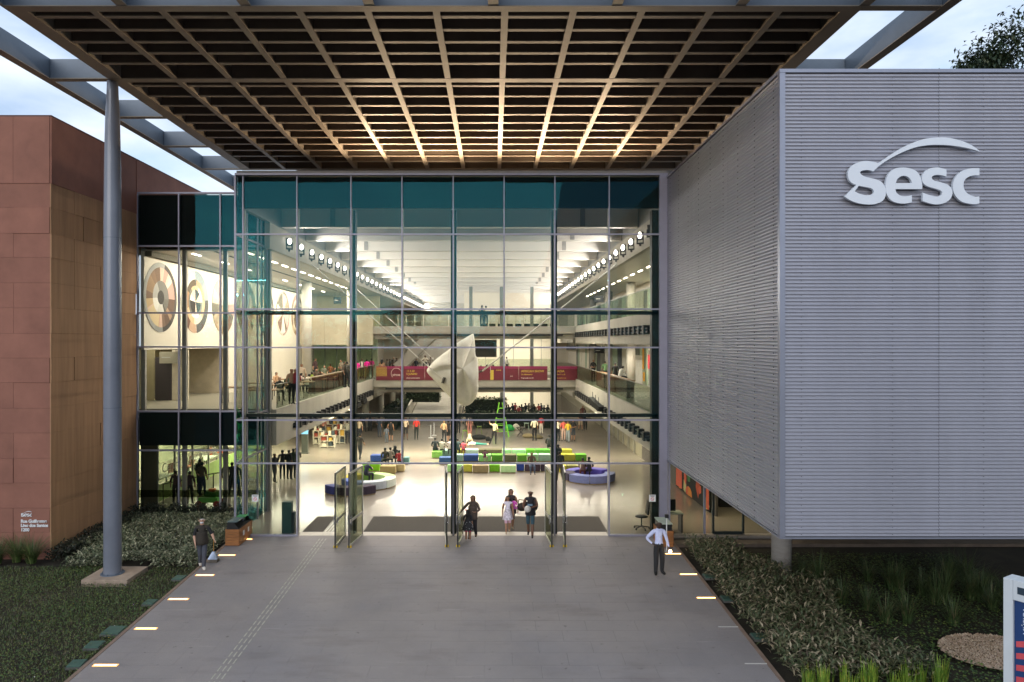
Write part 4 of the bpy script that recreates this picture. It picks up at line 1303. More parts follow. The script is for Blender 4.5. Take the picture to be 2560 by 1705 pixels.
# ------------------------------------------------------------------ hanging sculpture
z5 = 5.228
SY = YY(40.5)
outl = [(690, 880), (745, 815), (790, 762), (900, 672), (1020, 582), (1110, 512), (1220, 440), (1318, 384), (1333, 386), (1340, 430), (1346, 560), (1352, 690), (1378, 704), (1388, 730), (1390, 900), (1398, 1080), (1385, 1190), (1330, 1295),
        (1280, 1335), (1240, 1355), (1170, 1347), (1090, 1290), (990, 1218), (890, 1105), (800, 1000), (735, 930)]
pts2 = [at(930 + x / z5, 760 + y / z5, SY) for x, y in outl]
cxs = sum(p.x for p in pts2) / len(pts2)
czs = sum(p.z for p in pts2) / len(pts2)
sc_t = thing('hanging_sculpture', 'big pale faceted rock like sculpture hanging on cables in the hall', 'sculpture', (cxs, SY, czs))
b = MB()
n = len(pts2)
lev = [(1.0, 0.0), (0.93, 0.30), (0.74, 0.62), (0.42, 0.85), (0.0, 0.92)]
random.seed(3)
vs, fs = [], []
rows_ = []
for sgn in (1, -1):
    for li, (s, dd) in enumerate(lev[:-1]):
        if sgn == -1 and li == 0: continue
        row = []
        for i, p in enumerate(pts2):
            j = random.uniform(-0.05, 0.05) if li else 0
            row.append(len(vs))
            vs.append((cxs + (p.x - cxs) * s + 0.25 * dd * (1 if sgn > 0 else -1) + j, SY - sgn * dd * (0.75 + 0.35 * math.sin(i * 0.9)) + j, czs + (p.z - czs) * s + j + 0.2 * dd))
        rows_.append((sgn, row))
    vs.append((cxs + 0.25 * sgn, SY - sgn * 0.95, czs + 0.15))
    rows_.append((sgn, len(vs) - 1))
f_rows = [r for s, r in rows_ if s == 1]
b_rows = [f_rows[0]] + [r for s, r in rows_ if s == -1]
for rr, fl_ in ((f_rows, False), (b_rows, True)):
    for r0, r1 in zip(rr, rr[1:]):
        for i in range(n):
            j = (i + 1) % n
            q = (r0[i], r0[j], r1) if isinstance(r1, int) else (r0[i], r0[j], r1[j], r1[i])
            fs.append(tuple(reversed(q)) if fl_ else q)
b.add(vs, fs)
sc_m = M('sculpture_plaster', (0.74, 0.71, 0.63), 0.8, 0, 0.14, 1.3, 0.5, 5)
so = b.build('shell', sc_m, sc_t, smooth=False)
md = so.modifiers.new('s', 'SUBSURF'); md.levels = 1; md.render_levels = 2
tx = bpy.data.textures.new('lumps', 'CLOUDS'); tx.noise_scale = 0.5
dmod = so.modifiers.new('d', 'DISPLACE'); dmod.texture = tx; dmod.strength = 0.05; dmod.texture_coords = 'LOCAL'
cab_m = M('cable_white', (0.72, 0.70, 0.64), 0.4, 0.2, 0.05)
A = lambda x, y, Y: at(930 + x / z5, 760 + y / z5, Y)
for p, q, r, lb in ((A(930, 990, SY - 0.4), Vector((HXL + 0.1, YY(36), 11.4)), 0.028, 'thick pale cable from the sculpture up past the cafe gallery'),
                    (A(800, 720, SY + 0.4), Vector((HXL + 0.1, YY(44), 11.4)), 0.016, 'thin pale cable beside the thick one above the cafe gallery'),
                    (A(1440, 880, SY + 0.2), Vector((HXR - 0.1, YY(36), 11.4)), 0.045, 'stout pale rod from the sculpture up to the top gallery fascia')):
    o = MB().tube([p, q], r, 8).build('support_cable', cab_m)
    tag(o, lb, 'cable')
MB().obox(A(935, 1000, SY - 0.55), (0.12, 0.2, 0.35), rz=0.4, ry=0.3).build('anchor_plate', M('anchor', (0.08, 0.07, 0.06), 0.5), sc_t)
MB().beam(A(1440, 880, SY + 0.2), A(1380, 895, SY), 0.1, 0.1).build('rod_socket', M('anchor', (0.08, 0.07, 0.06), 0.5), sc_t)

# ------------------------------------------------------------------ foam benches
seat_n = {}
def seat_mat(h): return M('foam_' + h[1:], h, 0.85, 0, 0.10, 6, 0.25, 150)
def arcseat(cx, cy, r0, r1, a0, a1, h, label, hh=0.44, group='foam seats in the hall'):
    n = max(3, int(abs(a1 - a0) / 0.14))
    poly = []
    for i in range(n + 1):
        a = a0 + (a1 - a0) * i / n
        poly.append((cx + r1 * math.cos(a), cy + r1 * math.sin(a)))
    for i in range(n + 1):
        a = a1 + (a0 - a1) * i / n
        poly.append((cx + r0 * math.cos(a), cy + r0 * math.sin(a)))
    am = (a0 + a1) / 2
    t = thing('foam_seat', label, 'seat', (cx + (r0 + r1) / 2 * math.cos(am), cy + (r0 + r1) / 2 * math.sin(am), 0), group=group)
    MB().prism(poly, 0.05, hh).build('cushion', seat_mat(h), t, bevel=0.03)
    cxm, cym = sum(p[0] for p in poly) / len(poly), sum(p[1] for p in poly) / len(poly)
    MB().prism([(cxm + (x - cxm) * 0.94, cym + (y - cym) * 0.94) for x, y in poly], 0.0, 0.048).build('plinth', M('seat_plinth', (0.30, 0.22, 0.12), 0.7), t)
    return t
rr = R
# ring by the left door
cx_, cy_ = -6.38, YY(35.7)
arcseat(cx_, cy_, 0.82, 1.38, rr(-95), rr(-40), '#c9d0d6', 'white foam seat curving at the front of the round ring')
arcseat(cx_, cy_, 0.82, 1.38, rr(-39), rr(15), '#dfe6da', 'off white foam seat on the outer side of the round ring')
arcseat(cx_, cy_, 0.82, 1.38, rr(16), rr(85), '#c6e39a', 'pale lime foam seat at the back of the round ring')
arcseat(cx_, cy_, 0.82, 1.38, rr(86), rr(120), '#6f9b3f', 'grass green foam seat inside the round ring')
arcseat(cx_, cy_, 0.82, 1.38, rr(121), rr(190), '#b8a81e', 'mustard yellow foam seat behind the door leaf')
arcseat(cx_, cy_, 0.82, 1.38, rr(191), rr(264), '#5b6fb4', 'cornflower blue foam seat behind the open door')
arcseat(-6.9, YY(34.6), 0.95, 1.50, rr(-75), rr(-35), '#3e3344', 'dark plum foam seat, far end of the curved front row')
arcseat(-6.9, YY(34.6), 0.95, 1.50, rr(-118), rr(-76), '#40364a', 'dark plum foam seat in the middle of the curved front row')
arcseat(-6.9, YY(34.6), 0.95, 1.50, rr(-150), rr(-119), '#2d3570', 'navy foam seat at the end of the plum row')
def boxseat(px0, px1, pyb, h, label, hh=0.44, dep=0.62):
    p0, p1 = on_floor(px0, pyb), on_floor(px1, pyb)
    t = thing('foam_seat', label, 'seat', ((p0.x + p1.x) / 2, p0.y + dep / 2, 0), group='foam seats in the hall')
    MB().prism([(p0.x + 0.008, p0.y), (p1.x - 0.008, p0.y), (p1.x - 0.02, p0.y + dep), (p0.x + 0.02, p0.y + dep)], 0.05, hh).build('cushion', seat_mat(h), t, bevel=0.035)
    MB().prism([(p0.x + 0.04, p0.y + 0.03), (p1.x - 0.04, p0.y + 0.03), (p1.x - 0.04, p0.y + dep - 0.03), (p0.x + 0.04, p0.y + dep - 0.03)], 0, 0.048).build('plinth', M('seat_plinth', (0.30, 0.22, 0.12), 0.7), t)
for a in ((905, 949, 1180, '#7fc21a', 'lime foam seat behind the round ring'), (949, 989, 1186, '#a39060', 'khaki foam seat beside the lime one behind the ring'), (990, 1011, 1181, '#b9a878', 'tan foam seat ending the row behind the ring'),
          (1008, 1022, 1163, '#6f9a9c', 'small grey teal foam seat by the boy in red'), (925, 960, 1157, '#35509a', 'blue foam seat under the seated teenagers'),
          (1118, 1158, 1182, '#9ed08a', 'pale green foam seat behind the middle doors'), (1158.5, 1181, 1182, '#b5b23e', 'yellow foam seat in the front row'), (1181.5, 1222, 1184, '#8c7c58', 'brown foam seat in the front row'),
          (1222.5, 1250, 1182, '#6fae1c', 'bright green foam seat in the front row'), (1251, 1290, 1184, '#b7dc9c', 'mint foam seat in the front row'), (1291, 1311, 1180, '#28408e', 'royal blue foam seat in the front row'),
          (1311.5, 1351, 1181, '#40303c', 'dark plum foam seat under the woman in jeans'), (1351.5, 1364, 1181, '#342a36', 'narrow dark foam seat ending the front row'), (1398, 1417, 1184, '#b9b433', 'yellow foam seat behind the far door leaf'), (1418, 1446, 1184, '#8c8a44', 'olive foam seat beside the blue ring'),
          (1097, 1129, 1163, '#40609a', 'steel blue foam seat in the middle row'), (1129.5, 1158, 1156, '#7d9c94', 'grey green foam seat in the middle row'), (1158.5, 1196, 1156, '#24407e', 'navy foam seat in the middle row'), (1196.5, 1228, 1156, '#79b86a', 'soft green foam seat under the crouching child'),
          (1228.5, 1257, 1156, '#4f8f1e', 'deep green foam seat in the middle row'), (1258, 1292, 1156, '#5a5a40', 'dark olive foam seat in the middle row'), (1292.5, 1318, 1156, '#5d9626', 'leaf green foam seat in the middle row'), (1318.5, 1346, 1155, '#86b48e', 'pale teal foam seat in the middle row'),
          (1346.5, 1378, 1155, '#8aa89c', 'grey mint foam seat behind the steel fin'), (1398, 1439, 1155, '#9c9c2e', 'olive yellow foam seat in the middle row'), (1440, 1467, 1155, '#5a9c20', 'green foam seat ending the middle row'),
          (1079, 1105, 1147, '#86c05c', 'light green foam seat starting the back row'), (1105.5, 1142, 1143, '#88aaa0', 'grey teal foam seat under the seated children'), (1142.5, 1161, 1142, '#98921e', 'dark mustard foam seat in the back row'), (1161.5, 1196, 1142, '#8aa49c', 'mist grey foam seat beside the lying child'),
          (1196.5, 1255, 1142, '#4a4630', 'long dark brown foam seat in the back row'), (1256, 1279, 1142, '#7db67c', 'sage green foam seat in the back row'), (1279.5, 1315, 1142, '#86c08a', 'mint green foam seat in the back row'), (1315.5, 1338, 1142, '#4f9a24', 'vivid green foam seat in the back row'),
          (1338.5, 1376, 1142, '#4b9430', 'emerald foam seat in the back row'), (1397, 1431, 1142, '#9c9a30', 'yellow olive foam seat ending the back row')):
    boxseat(*a)
cx2, cy2 = 5.15, YY(37.2)
arcseat(cx2, cy2, 0.8, 1.35, rr(-150), rr(-98), '#8088b8', 'periwinkle foam seat, first of the blue ring')
arcseat(cx2, cy2, 0.8, 1.35, rr(-97), rr(-48), '#8088b8', 'periwinkle foam seat, second of the blue ring')
arcseat(cx2, cy2, 0.8, 1.35, rr(-47), rr(0), '#7c86b0', 'dusty blue foam seat behind the glass edge')
arcseat(cx2, cy2, 0.8, 1.35, rr(30), rr(90), '#5046a0', 'violet foam seat at the back of the blue ring')
arcseat(cx2, cy2, 0.8, 1.35, rr(91), rr(160), '#5e58a8', 'purple foam seat behind the seated couple')
arcseat(cx2, cy2, 0.8, 1.35, rr(161), rr(208), '#3a3346', 'dark foam seat at the side of the blue ring')

# ------------------------------------------------------------------ furniture in the hall
wood = M('table_wood', (0.28, 0.15, 0.06), 0.55, 0, 0.2, 4, stretch=(1, 6, 1))
metal_d = M('furniture_metal', (0.05, 0.05, 0.055), 0.5, 0.4)
def table(x, y, z, w, d, h, m, label, group=None, cat='table'):
    t = thing('table', label, cat, (x, y, z), group=group)
    MB().box(x - w / 2, x + w / 2, y - d / 2, y + d / 2, z + h - 0.04, z + h).build('top', m, t)
    for sx in (-1, 1):
        for sy in (-1, 1):
            MB().tube([(x + sx * (w / 2 - 0.06), y + sy * (d / 2 - 0.06), z), (x + sx * (w / 2 - 0.06), y + sy * (d / 2 - 0.06), z + h - 0.04)], 0.022, 6).build('leg', metal_d, t)
    return t
for i, (x, d) in enumerate(((-10.6, 32.3), (-10.6, 36.0), (-10.7, 38.6), (-10.7, 41.2), (-10.7, 44), (-12.4, 34), (-12.6, 37.5), (-12.7, 41))):
    table(x, YY(d), L1 - 0.03, 1.5, 0.9, 0.76, wood, 'wooden cafe table on the first gallery among seated people', 'cafe tables')
planter = M('counter_brown', (0.10, 0.035, 0.02), 0.6, 0, 0.2, 3)
for i, d in enumerate((39.5, 42.6, 45.6, 48.6)):
    t = thing('cafe_counter', 'dark red wooden counter behind the cafe railing', 'counter', (-10.2, YY(d), L1 - 0.03), group='cafe counters')
    bx('body', planter, t, -10.5, -10.1, YY(d), YY(d + 2.7), L1 - 0.03, L1 + 0.85)
    bx('worktop', wood, t, -10.55, -10.05, YY(d) - 0.03, YY(d + 2.72), L1 + 0.852, L1 + 0.90)
for i, d in enumerate((36.5, 40, 44)):
    t = thing('gallery_counter', 'long dark wooden counter behind the first gallery railing, ' + ('end near the glass', 'middle one', 'end near the footbridge')[i], 'counter', (7.2, YY(d), L1 - 0.03))
    bx('body', planter, t, 7.0, 7.4, YY(d), YY(d + 3.3), L1 - 0.03, L1 + 0.85)
    bx('worktop', wood, t, 6.95, 7.45, YY(d) - 0.03, YY(d + 3.32), L1 + 0.852, L1 + 0.9)
# bookshop
book_cols = ['#d8d2c0', '#8c3b2a', '#e9dfc8', '#3d4a50', '#c7a04a', '#b6b09a', '#6d7f60', '#efeade', '#2e2b28', '#a8543c']
def bookshelf(px, pyb, w, h, nsh, label, rz=0.0):
    p = on_floor(px, pyb)
    t = thing('bookshelf', label, 'bookshelf', p, rz)
    f = MB()
    nc = max(2, int(w / 0.5))
    for i in range(nc + 1):
        x = -w / 2 + w * i / nc
        f.box(x - 0.02, x + 0.02, 0, 0.45, 0, h)
    for j in range(nsh + 1):
        z = 0.08 + (h - 0.1) * j / nsh
        f.box(-w / 2 - 0.03, w / 2 + 0.03, -0.01, 0.46, z - 0.018, z + 0.018)
    f.build('frame', M('shelf_white', (0.66, 0.62, 0.50), 0.6), t, local=True)
    for j in range(nsh):
        for i in range(nc):
            z = 0.10 + (h - 0.1) * j / nsh
            x = -w / 2 + w * (i + 0.15) / nc
            MB().box(x, x + w / nc * random.uniform(0.4, 0.7), 0.08, 0.35, z, z + (h / nsh) * random.uniform(0.4, 0.75)).build('books', M('books' + book_cols[(i * 3 + j) % 10][1:], book_cols[(i * 3 + j) % 10], 0.7), t, local=True)
    for i in range(nc * 2):
        x = -w / 2 + w * (i + 0.2) / (nc * 2)
        MB().box(x, x + 0.16, 0.1, 0.3, h, h + random.uniform(0.05, 0.35)).build('books', M('books' + book_cols[i % 10][1:], book_cols[i % 10], 0.7), t, local=True)
bookshelf(818, 1119.6, 1.0, 0.85, 2, 'low white book island at the front of the bookshop')
bookshelf(796, 1112, 0.75, 1.0, 2, 'white bookshelf beside the self service kiosk')
bookshelf(848, 1110, 0.8, 1.05, 2, 'white bookshelf at the far side of the book island')
bookshelf(822, 1097, 1.6, 1.1, 2, 'long white bookshelf behind the book island')
bookshelf(842, 1086, 1.8, 1.2, 2, 'white bookshelf farthest back in the bookshop')
p = on_floor(762, 1134)
k = thing('self_service_kiosk', 'dark floor standing kiosk with glowing blue screen', 'kiosk', p)
MB().box(p.x - 0.25, p.x + 0.25, p.y - 0.15, p.y + 0.2, 0, 0.08).box(p.x - 0.2, p.x + 0.2, p.y - 0.06, p.y + 0.14, 0.08, 1.25).build('body', M('kiosk_grey', (0.10, 0.11, 0.10), 0.5), k)
MB().obox((p.x, p.y, 1.45), (0.44, 0.08, 0.34), rx=R(-12)).build('screen', M('kiosk_screen', (0.1, 0.3, 0.5), 0.3, emit=(0.22, 0.55, 0.85), estr=1.0), k)
# dark green bins by the doors
p = on_floor(722, 1337)
t = thing('entrance_bin', 'tall dark teal pedestal just inside the glass pane', 'pedestal', (-7.93, 0.35, 0))
bx('body', M('pedestal_teal', (0.02, 0.07, 0.065), 0.5), t, -8.15, -7.79, 0.33, 0.6, 0, 1.2)
bx('door_panel', M('pedestal_dark', (0.012, 0.02, 0.02), 0.5), t, -7.785, -7.68, 0.35, 0.6, 0, 0.8)
# ladder
lp = on_floor(1252, 1090)
lad = thing('step_ladder', 'bright green wooden A frame ladder', 'ladder', lp)
lg = M('ladder_green', (0.22, 0.60, 0.05), 0.6)
for sx in (-1, 1):
    for sy in (-0.7, 0.7):
        MB().beam((lp.x + sx * 0.62, lp.y + sy, 0), (lp.x + sx * 0.12, lp.y, 2.6), 0.07, 0.05).build('stile', lg, lad)
for i in range(5):
    f_ = (i + 1) / 6
    w_ = 0.62 - 0.5 * f_
    for sy in (-0.7, 0.7):
        MB().beam((lp.x - w_, lp.y + sy * (1 - f_), 2.6 * f_), (lp.x + w_, lp.y + sy * (1 - f_), 2.6 * f_), 0.04, 0.04).build('rung', lg, lad)
for px, pb, c, lb in ((1163, 1096, '#6d8f2a', 'small green stool beside the handstand performer'), (1198, 1085, '#6a7c34', 'olive stool near the performers'), (1316, 1076, '#9fb3a0', 'pale stool behind the performance area')):
    p = on_floor(px, pb)
    t = thing('stool', lb, 'stool', p)
    MB().box(p.x - 0.2, p.x + 0.2, p.y - 0.2, p.y + 0.2, 0.56, 0.61).build('seat', M('stool' + c[1:], c, 0.6), t)
    for sx in (-1, 1):
        for sy in (-1, 1):
            MB().beam((p.x + sx * 0.22, p.y + sy * 0.22, 0), (p.x + sx * 0.14, p.y + sy * 0.14, 0.56), 0.035, 0.035).build('leg', M('stool' + c[1:], c, 0.6), t)
p = on_floor(1302, 1092)
t = thing('folding_table', 'small folding table with crossed legs near the performers', 'table', p)
bx('top', M('folding_top', (0.12, 0.11, 0.09), 0.5), t, p.x - 0.35, p.x + 0.35, p.y - 0.25, p.y + 0.25, 0.70, 0.74)
for s in (-1, 1):
    MB().beam((p.x - s * 0.3, p.y - 0.2, 0), (p.x + s * 0.3, p.y - 0.2, 0.7), 0.03, 0.03).build('leg', metal_d, t)
    MB().beam((p.x - s * 0.3, p.y + 0.2, 0), (p.x + s * 0.3, p.y + 0.2, 0.7), 0.03, 0.03).build('leg', metal_d, t)
for px, pb, c, lb, s in ((1197, 1099, '#1c1c18', 'dark pile of bags on the floor behind the handstand', (0.55, 0.3, 0.22)), (1220, 1103, '#20201c', 'small dark bag beside the man with arm raised', (0.2, 0.2, 0.2)), (1273, 1077, '#3fae5a', 'bright green cloth bundle by the ladder', (0.38, 0.25, 0.3)), (1290, 1075, '#e4ddc8', 'white cloth heap near the green bundle', (0.3, 0.25, 0.3)), (1320, 1095, '#8a7c5c', 'beige heap of costumes on the floor', (0.45, 0.3, 0.2)), (1345, 1097, '#6e6448', 'brown heap of props on the floor', (0.35, 0.25, 0.18))):
    p = on_floor(px, pb)
    o = MB().sphere((p.x, p.y, s[2] * 0.75), s, 10, 6).sphere((p.x + s[0] * 0.7, p.y + 0.05, s[2] * 0.5), (s[0] * 0.5, s[1] * 0.8, s[2] * 0.6), 8, 5).build('cloth_bundle', M('bundle' + c[1:], c, 0.9), None, smooth=True)
    tag(o, lb, 'bundle')
# stanchions
def stanchion(p, label, group=None):
    t = thing('queue_post', label, 'queue post', p, group=group)
    MB().tube([(p.x, p.y, p.z), (p.x, p.y, p.z + 0.025)], 0.17, 14).build('base', M('stanchion_base', (0.55, 0.55, 0.48), 0.35, 0.5), t)
    MB().tube([(p.x, p.y, p.z + 0.02), (p.x, p.y, p.z + 0.95)], 0.028, 8).build('post', M('stanchion_post', (0.06, 0.06, 0.05), 0.4, 0.4), t)
stp = [on_floor(408, 1261.5), on_floor(470, 1261), on_floor(533.5, 1231), on_floor(580, 1225)]
for p, lb in zip(stp, ('queue post nearest the dark office wall', 'queue post in front of the seated woman', 'queue post by the colourful cart', 'queue post at the end of the belt')):
    stanchion(p, lb)
o = MB()
for p, q in ((stp[0], stp[2]), (stp[2], stp[3])):
    o.beam(p + Vector((0, 0, 0.92)), q + Vector((0, 0, 0.92)), 0.01, 0.05)
tag(o.build('queue_belt', black), 'black queue belt stretched between the posts', 'belt')
for px, pb, lb in ((1077, 1095, 'white queue post near the ramp, front one'), (1085, 1089, 'white queue post near the ramp, rear one')):
    p = on_floor(px, pb)
    t = thing('queue_post', lb, 'queue post', p)
    MB().tube([(p.x, p.y, 0), (p.x, p.y, 0.02)], 0.2, 12).build('base', notice_w, t)
    MB().tube([(p.x, p.y, 0.02), (p.x, p.y, 1.0)], 0.03, 8).build('post', notice_w, t)
# cart with coloured wheels in the office queue
p = on_floor(525, 1266)
t = thing('toy_cart', 'colourful green cart with red wheels by the queue', 'cart', p)
MB().box(p.x - 0.42, p.x + 0.42, p.y - 0.25, p.y + 0.25, 0.22, 0.42).obox((p.x + 0.1, p.y, 0.55), (0.5, 0.4, 0.2), ry=0.2).build('body', M('cart_green', (0.12, 0.42, 0.06), 0.6), t)
for sx in (-1, 1):
    for sy in (-1, 1):
        MB().tube([(p.x + sx * 0.4, p.y + sy * 0.27 - 0.03, 0.15), (p.x + sx * 0.4, p.y + sy * 0.27 + 0.03, 0.15)], 0.15, 12).build('wheel', M('cart_wheel', (0.25, 0.03, 0.02), 0.6), t)
MB().obox((p.x + 0.1, p.y, 0.72), (0.25, 0.2, 0.14)).build('bundle', M('cart_orange', (0.6, 0.15, 0.03), 0.6), t)
# office contents: tables and chairs behind the glass partition
for i, (d, c) in enumerate(((36, '#d9603c'), (38.5, '#d9603c'), (41, '#d2573a'), (43.5, '#d9603c'), (46, '#c9553a'))):
    t = thing('office_chair', 'orange office chair behind the glazed partition', 'chair', (-16.9, YY(d), 0), group='orange office chairs')
    bx('seat', M('chair' + c[1:], c, 0.6), t, -17.15, -16.65, YY(d) - 0.25, YY(d) + 0.25, 0.44, 0.52)
    bx('backrest', M('chair' + c[1:], c, 0.6), t, -16.7, -16.65, YY(d) - 0.25, YY(d) + 0.25, 0.6, 1.1)
    MB().tube([(-16.9, YY(d), 0), (-16.9, YY(d), 0.44)], 0.04, 8).build('leg', metal_d, t)
for i, d in enumerate((34.2, 39.8, 44.8)):
    table(-16.6, YY(d), 0, 1.0, 1.8, 0.74, M('office_white', (0.80, 0.80, 0.72), 0.5), 'white office table behind the glazed partition', 'white office tables')
# mural
mu = thing('mural', 'black mural with orange and green figures on the lobby wall', 'mural', (9.38, YY(32.5), 0))
bx('ground_panel', M('mural_black', (0.012, 0.012, 0.012), 0.8), mu, 9.34, 9.395, YY(30.0), YY(35.6), 0.02, 2.85)
random.seed(17)
mural_c = ['#d9674c', '#4f8a5c', '#e2b35a', '#d98a3a', '#c9c28a', '#d9674c', '#6aa07a', '#c45a3c']
for i in range(22):
    y0, z0 = YY(random.uniform(30.2, 35.2)), random.uniform(0.1, 2.5)
    n = random.randint(4, 7)
    poly = [(y0 + random.uniform(.15, .5) * math.cos(2 * math.pi * q / n), z0 + random.uniform(.12, .55) * math.sin(2 * math.pi * q / n)) for q in range(n)]
    poly = [(max(YY(30.03), min(YY(35.5), a)), max(0.05, min(2.8, c))) for a, c in poly]
    h = mural_c[i % 8]
    MB().add([(9.335 - i * 0.0004, a, c) for a, c in poly], [tuple(range(n))]).build('painted_shape', M('mural' + h[1:], h, 0.8), mu)
for (a, b2, z0, z1, h) in ((34.4, 35.5, 0.1, 1.5, '#d9674c'), (30.1, 30.5, 0.1, 2.0, '#d9674c')):
    MB().add([(9.325, YY(a), z0), (9.325, YY(b2), z0), (9.325, YY(b2), z1), (9.325, YY(a), z1)], [(3, 2, 1, 0)]).build('painted_shape', M('mural' + h[1:], h, 0.8), mu)
t = thing('lobby_cabinet', 'black cabinet standing past the mural under the wing', 'cabinet', (10.6, YY(30.5), 0))
bx('body', M('cabinet_black', (0.010, 0.010, 0.010), 0.6), t, 10.0, 12.4, YY(31), YY(31.6), 1.1, 2.9)
bx('base', M('cabinet_black', (0.010, 0.010, 0.010), 0.6), t, 10.1, 12.3, YY(31.05), YY(31.5), 0, 1.098)
# hedges and planters at the back of the hall
# ------------------------------------------------------------------ people
def skel(pose, fingers=True):
    """joints of a 1.75 m figure facing -y; pose overrides joints"""
    J = dict(pelvis=(0, 0, .96), waist=(0, .005, 1.10), chest=(0, .01, 1.30), collar=(0, .012, 1.44), neck=(0, .0, 1.515), head0=(0, -.012, 1.58), head1=(0, -.015, 1.655), head2=(0, -.005, 1.715))
    for s, n in ((1, 'L'), (-1, 'R')):
        J.update({'sh' + n: (s * .175, .01, 1.425), 'el' + n: (s * .235, .03, 1.15), 'wr' + n: (s * .25, -.06, .915), 'ha' + n: (s * .25, -.085, .85),
                  'hip' + n: (s * .088, .0, .92), 'kn' + n: (s * .1, -.02, .50), 'an' + n: (s * .1, .02, .085), 'to' + n: (s * .115, -.13, .035)})
    J.update(pose)
    Rr = dict(pelvis=.150, waist=.138, chest=.155, collar=.105, neck=.056, head0=.070, head1=.100, head2=.076)
    for n in 'LR':
        Rr.update({'sh' + n: .070, 'el' + n: .050, 'wr' + n: .029, 'ha' + n: .036, 'hip' + n: .108, 'kn' + n: .068, 'an' + n: .044, 'to' + n: .034})
    B = [('pelvis', 'waist', 'shirt'), ('waist', 'chest', 'shirt'), ('chest', 'collar', 'shirt'), ('collar', 'neck', 'skin'), ('neck', 'head0', 'skin'), ('head0', 'head1', 'head'), ('head1', 'head2', 'head')]
    for n in 'LR':
        B += [('collar', 'sh' + n, 'shirt'), ('sh' + n, 'el' + n, 'sleeve'), ('el' + n, 'wr' + n, 'forearm'), ('wr' + n, 'ha' + n, 'skin'), ('pelvis', 'hip' + n, 'pants'), ('hip' + n, 'kn' + n, 'thigh'), ('kn' + n, 'an' + n, 'shin'), ('an' + n, 'to' + n, 'shoe')]
    J = {k: Vector(v) for k, v in J.items()}
    if fingers:
        for n in 'LR':
            s = 1 if n == 'L' else -1
            d = (J['ha' + n] - J['wr' + n]).normalized()
            side = d.cross(Vector((1, 0, 0)) if abs(d.x) < .7 else Vector((0, 0, 1))).normalized()
            curl = side.cross(d).normalized() * s
            for i, (o, L) in enumerate(((-.028, .072), (-.010, .082), (.010, .076), (.027, .060))):
                a, b2, c = f'f{i}a{n}', f'f{i}b{n}', f'f{i}c{n}'
                J[a] = J['ha' + n] + d * .03 + side * o
                J[b2] = J[a] + d * L * .5 + curl * .006
                J[c] = J[b2] + d * L * .45 + curl * .02
                Rr[a], Rr[b2], Rr[c] = .010, .009, .007
                B += [('ha' + n, a, 'skin'), (a, b2, 'skin'), (b2, c, 'skin')]
            a, b2 = 'ta' + n, 'tb' + n
            J[a] = J['wr' + n] + d * .03 + side * -.040
            J[b2] = J[a] + d * .045 + side * -.014 + curl * .012
            Rr[a], Rr[b2] = .011, .009
            B += [('ha' + n, a, 'skin'), (a, b2, 'skin')]
    return J, Rr, B


BODY = {}
REG = ['skin', 'hair', 'shirt', 'sleeve', 'forearm', 'pants', 'thigh', 'shin', 'shoe']


def body_mesh(key, pose, sub=1, long_hair=False, skirt=False, rad=None, fingers=True, seat=False):
    if key in BODY: return BODY[key]
    J, Rr, B = skel(pose, fingers)
    if rad: Rr.update(rad)
    names = list(J)
    idx = {n: i for i, n in enumerate(names)}
    me = bpy.data.meshes.new('tmp')
    me.from_pydata([J[n] for n in names], [(idx[a], idx[b2]) for a, b2, _ in B], [])
    ob = bpy.data.objects.new('tmp', me)
    COL.objects.link(ob)
    md = ob.modifiers.new('skin', 'SKIN')
    md.use_smooth_shade = True
    md.branch_smoothing = 0.5
    sv = me.skin_vertices[0].data
    for n in names:
        sv[idx[n]].radius = (Rr[n], Rr[n])
        sv[idx[n]].use_root = (n == 'pelvis')
    ss = ob.modifiers.new('sub', 'SUBSURF')
    ss.levels = ss.render_levels = sub
    dg = bpy.context.evaluated_depsgraph_get()
    out = bpy.data.meshes.new_from_object(ob.evaluated_get(dg))
    bpy.data.objects.remove(ob)
    out.name = 'body_' + key
    V = np.empty(len(out.vertices) * 3)
    out.vertices.foreach_get('co', V)
    V = V.reshape(-1, 3)
    # flatten the trunk front to back, square the feet to the ground
    # regions from the nearest bone
    C = np.array([p.center[:] for p in out.polygons])
    best = np.full(len(C), 1e9)
    reg = np.zeros(len(C), int)
    tags = []
    for a, b2, tg in B:
        pa, pb = np.array(J[a]), np.array(J[b2])
        ab = pb - pa
        t = np.clip(((C - pa) @ ab) / max(ab @ ab, 1e-9), 0, 1)
        dd = np.linalg.norm(C - (pa + t[:, None] * ab), axis=1) - (Rr[a] * (1 - t) + Rr[b2] * t)
        m = dd < best
        best[m] = dd[m]
        reg[m] = len(tags)
        tags.append(tg)
        if a == 'pelvis' and b2 == 'waist':
            m2 = m & (t < 0.45)
            reg[m2] = len(tags)
            tags.append('pants')
            B_extra = True
    hc = np.array(J['head1'])
    hd = (np.array(J['head2']) - np.array(J['head0']))
    hd = hd / np.linalg.norm(hd)
    mi = []
    fwd = np.array((0, -1, 0)) if not pose.get('_fwd') else np.array(pose['_fwd'])
    for c, r in zip(C, reg):
        tg = tags[r]
        if tg == 'head':
            rel = c - hc
            u, f_ = rel @ hd, rel @ fwd
            mi.append(1 if (u > 0.045 or f_ < 0.012 + (0.02 if u > 0 else -0.01)) else 0)
        elif tg == 'skin': mi.append(0)
        else: mi.append(REG.index(tg))
    out.materials.clear()
    for _ in REG: out.materials.append(None)
    out.polygons.foreach_set('material_index', mi)
    out.polygons.foreach_set('use_smooth', [True] * len(mi))
    BODY[key] = (out, J)
    return BODY[key]


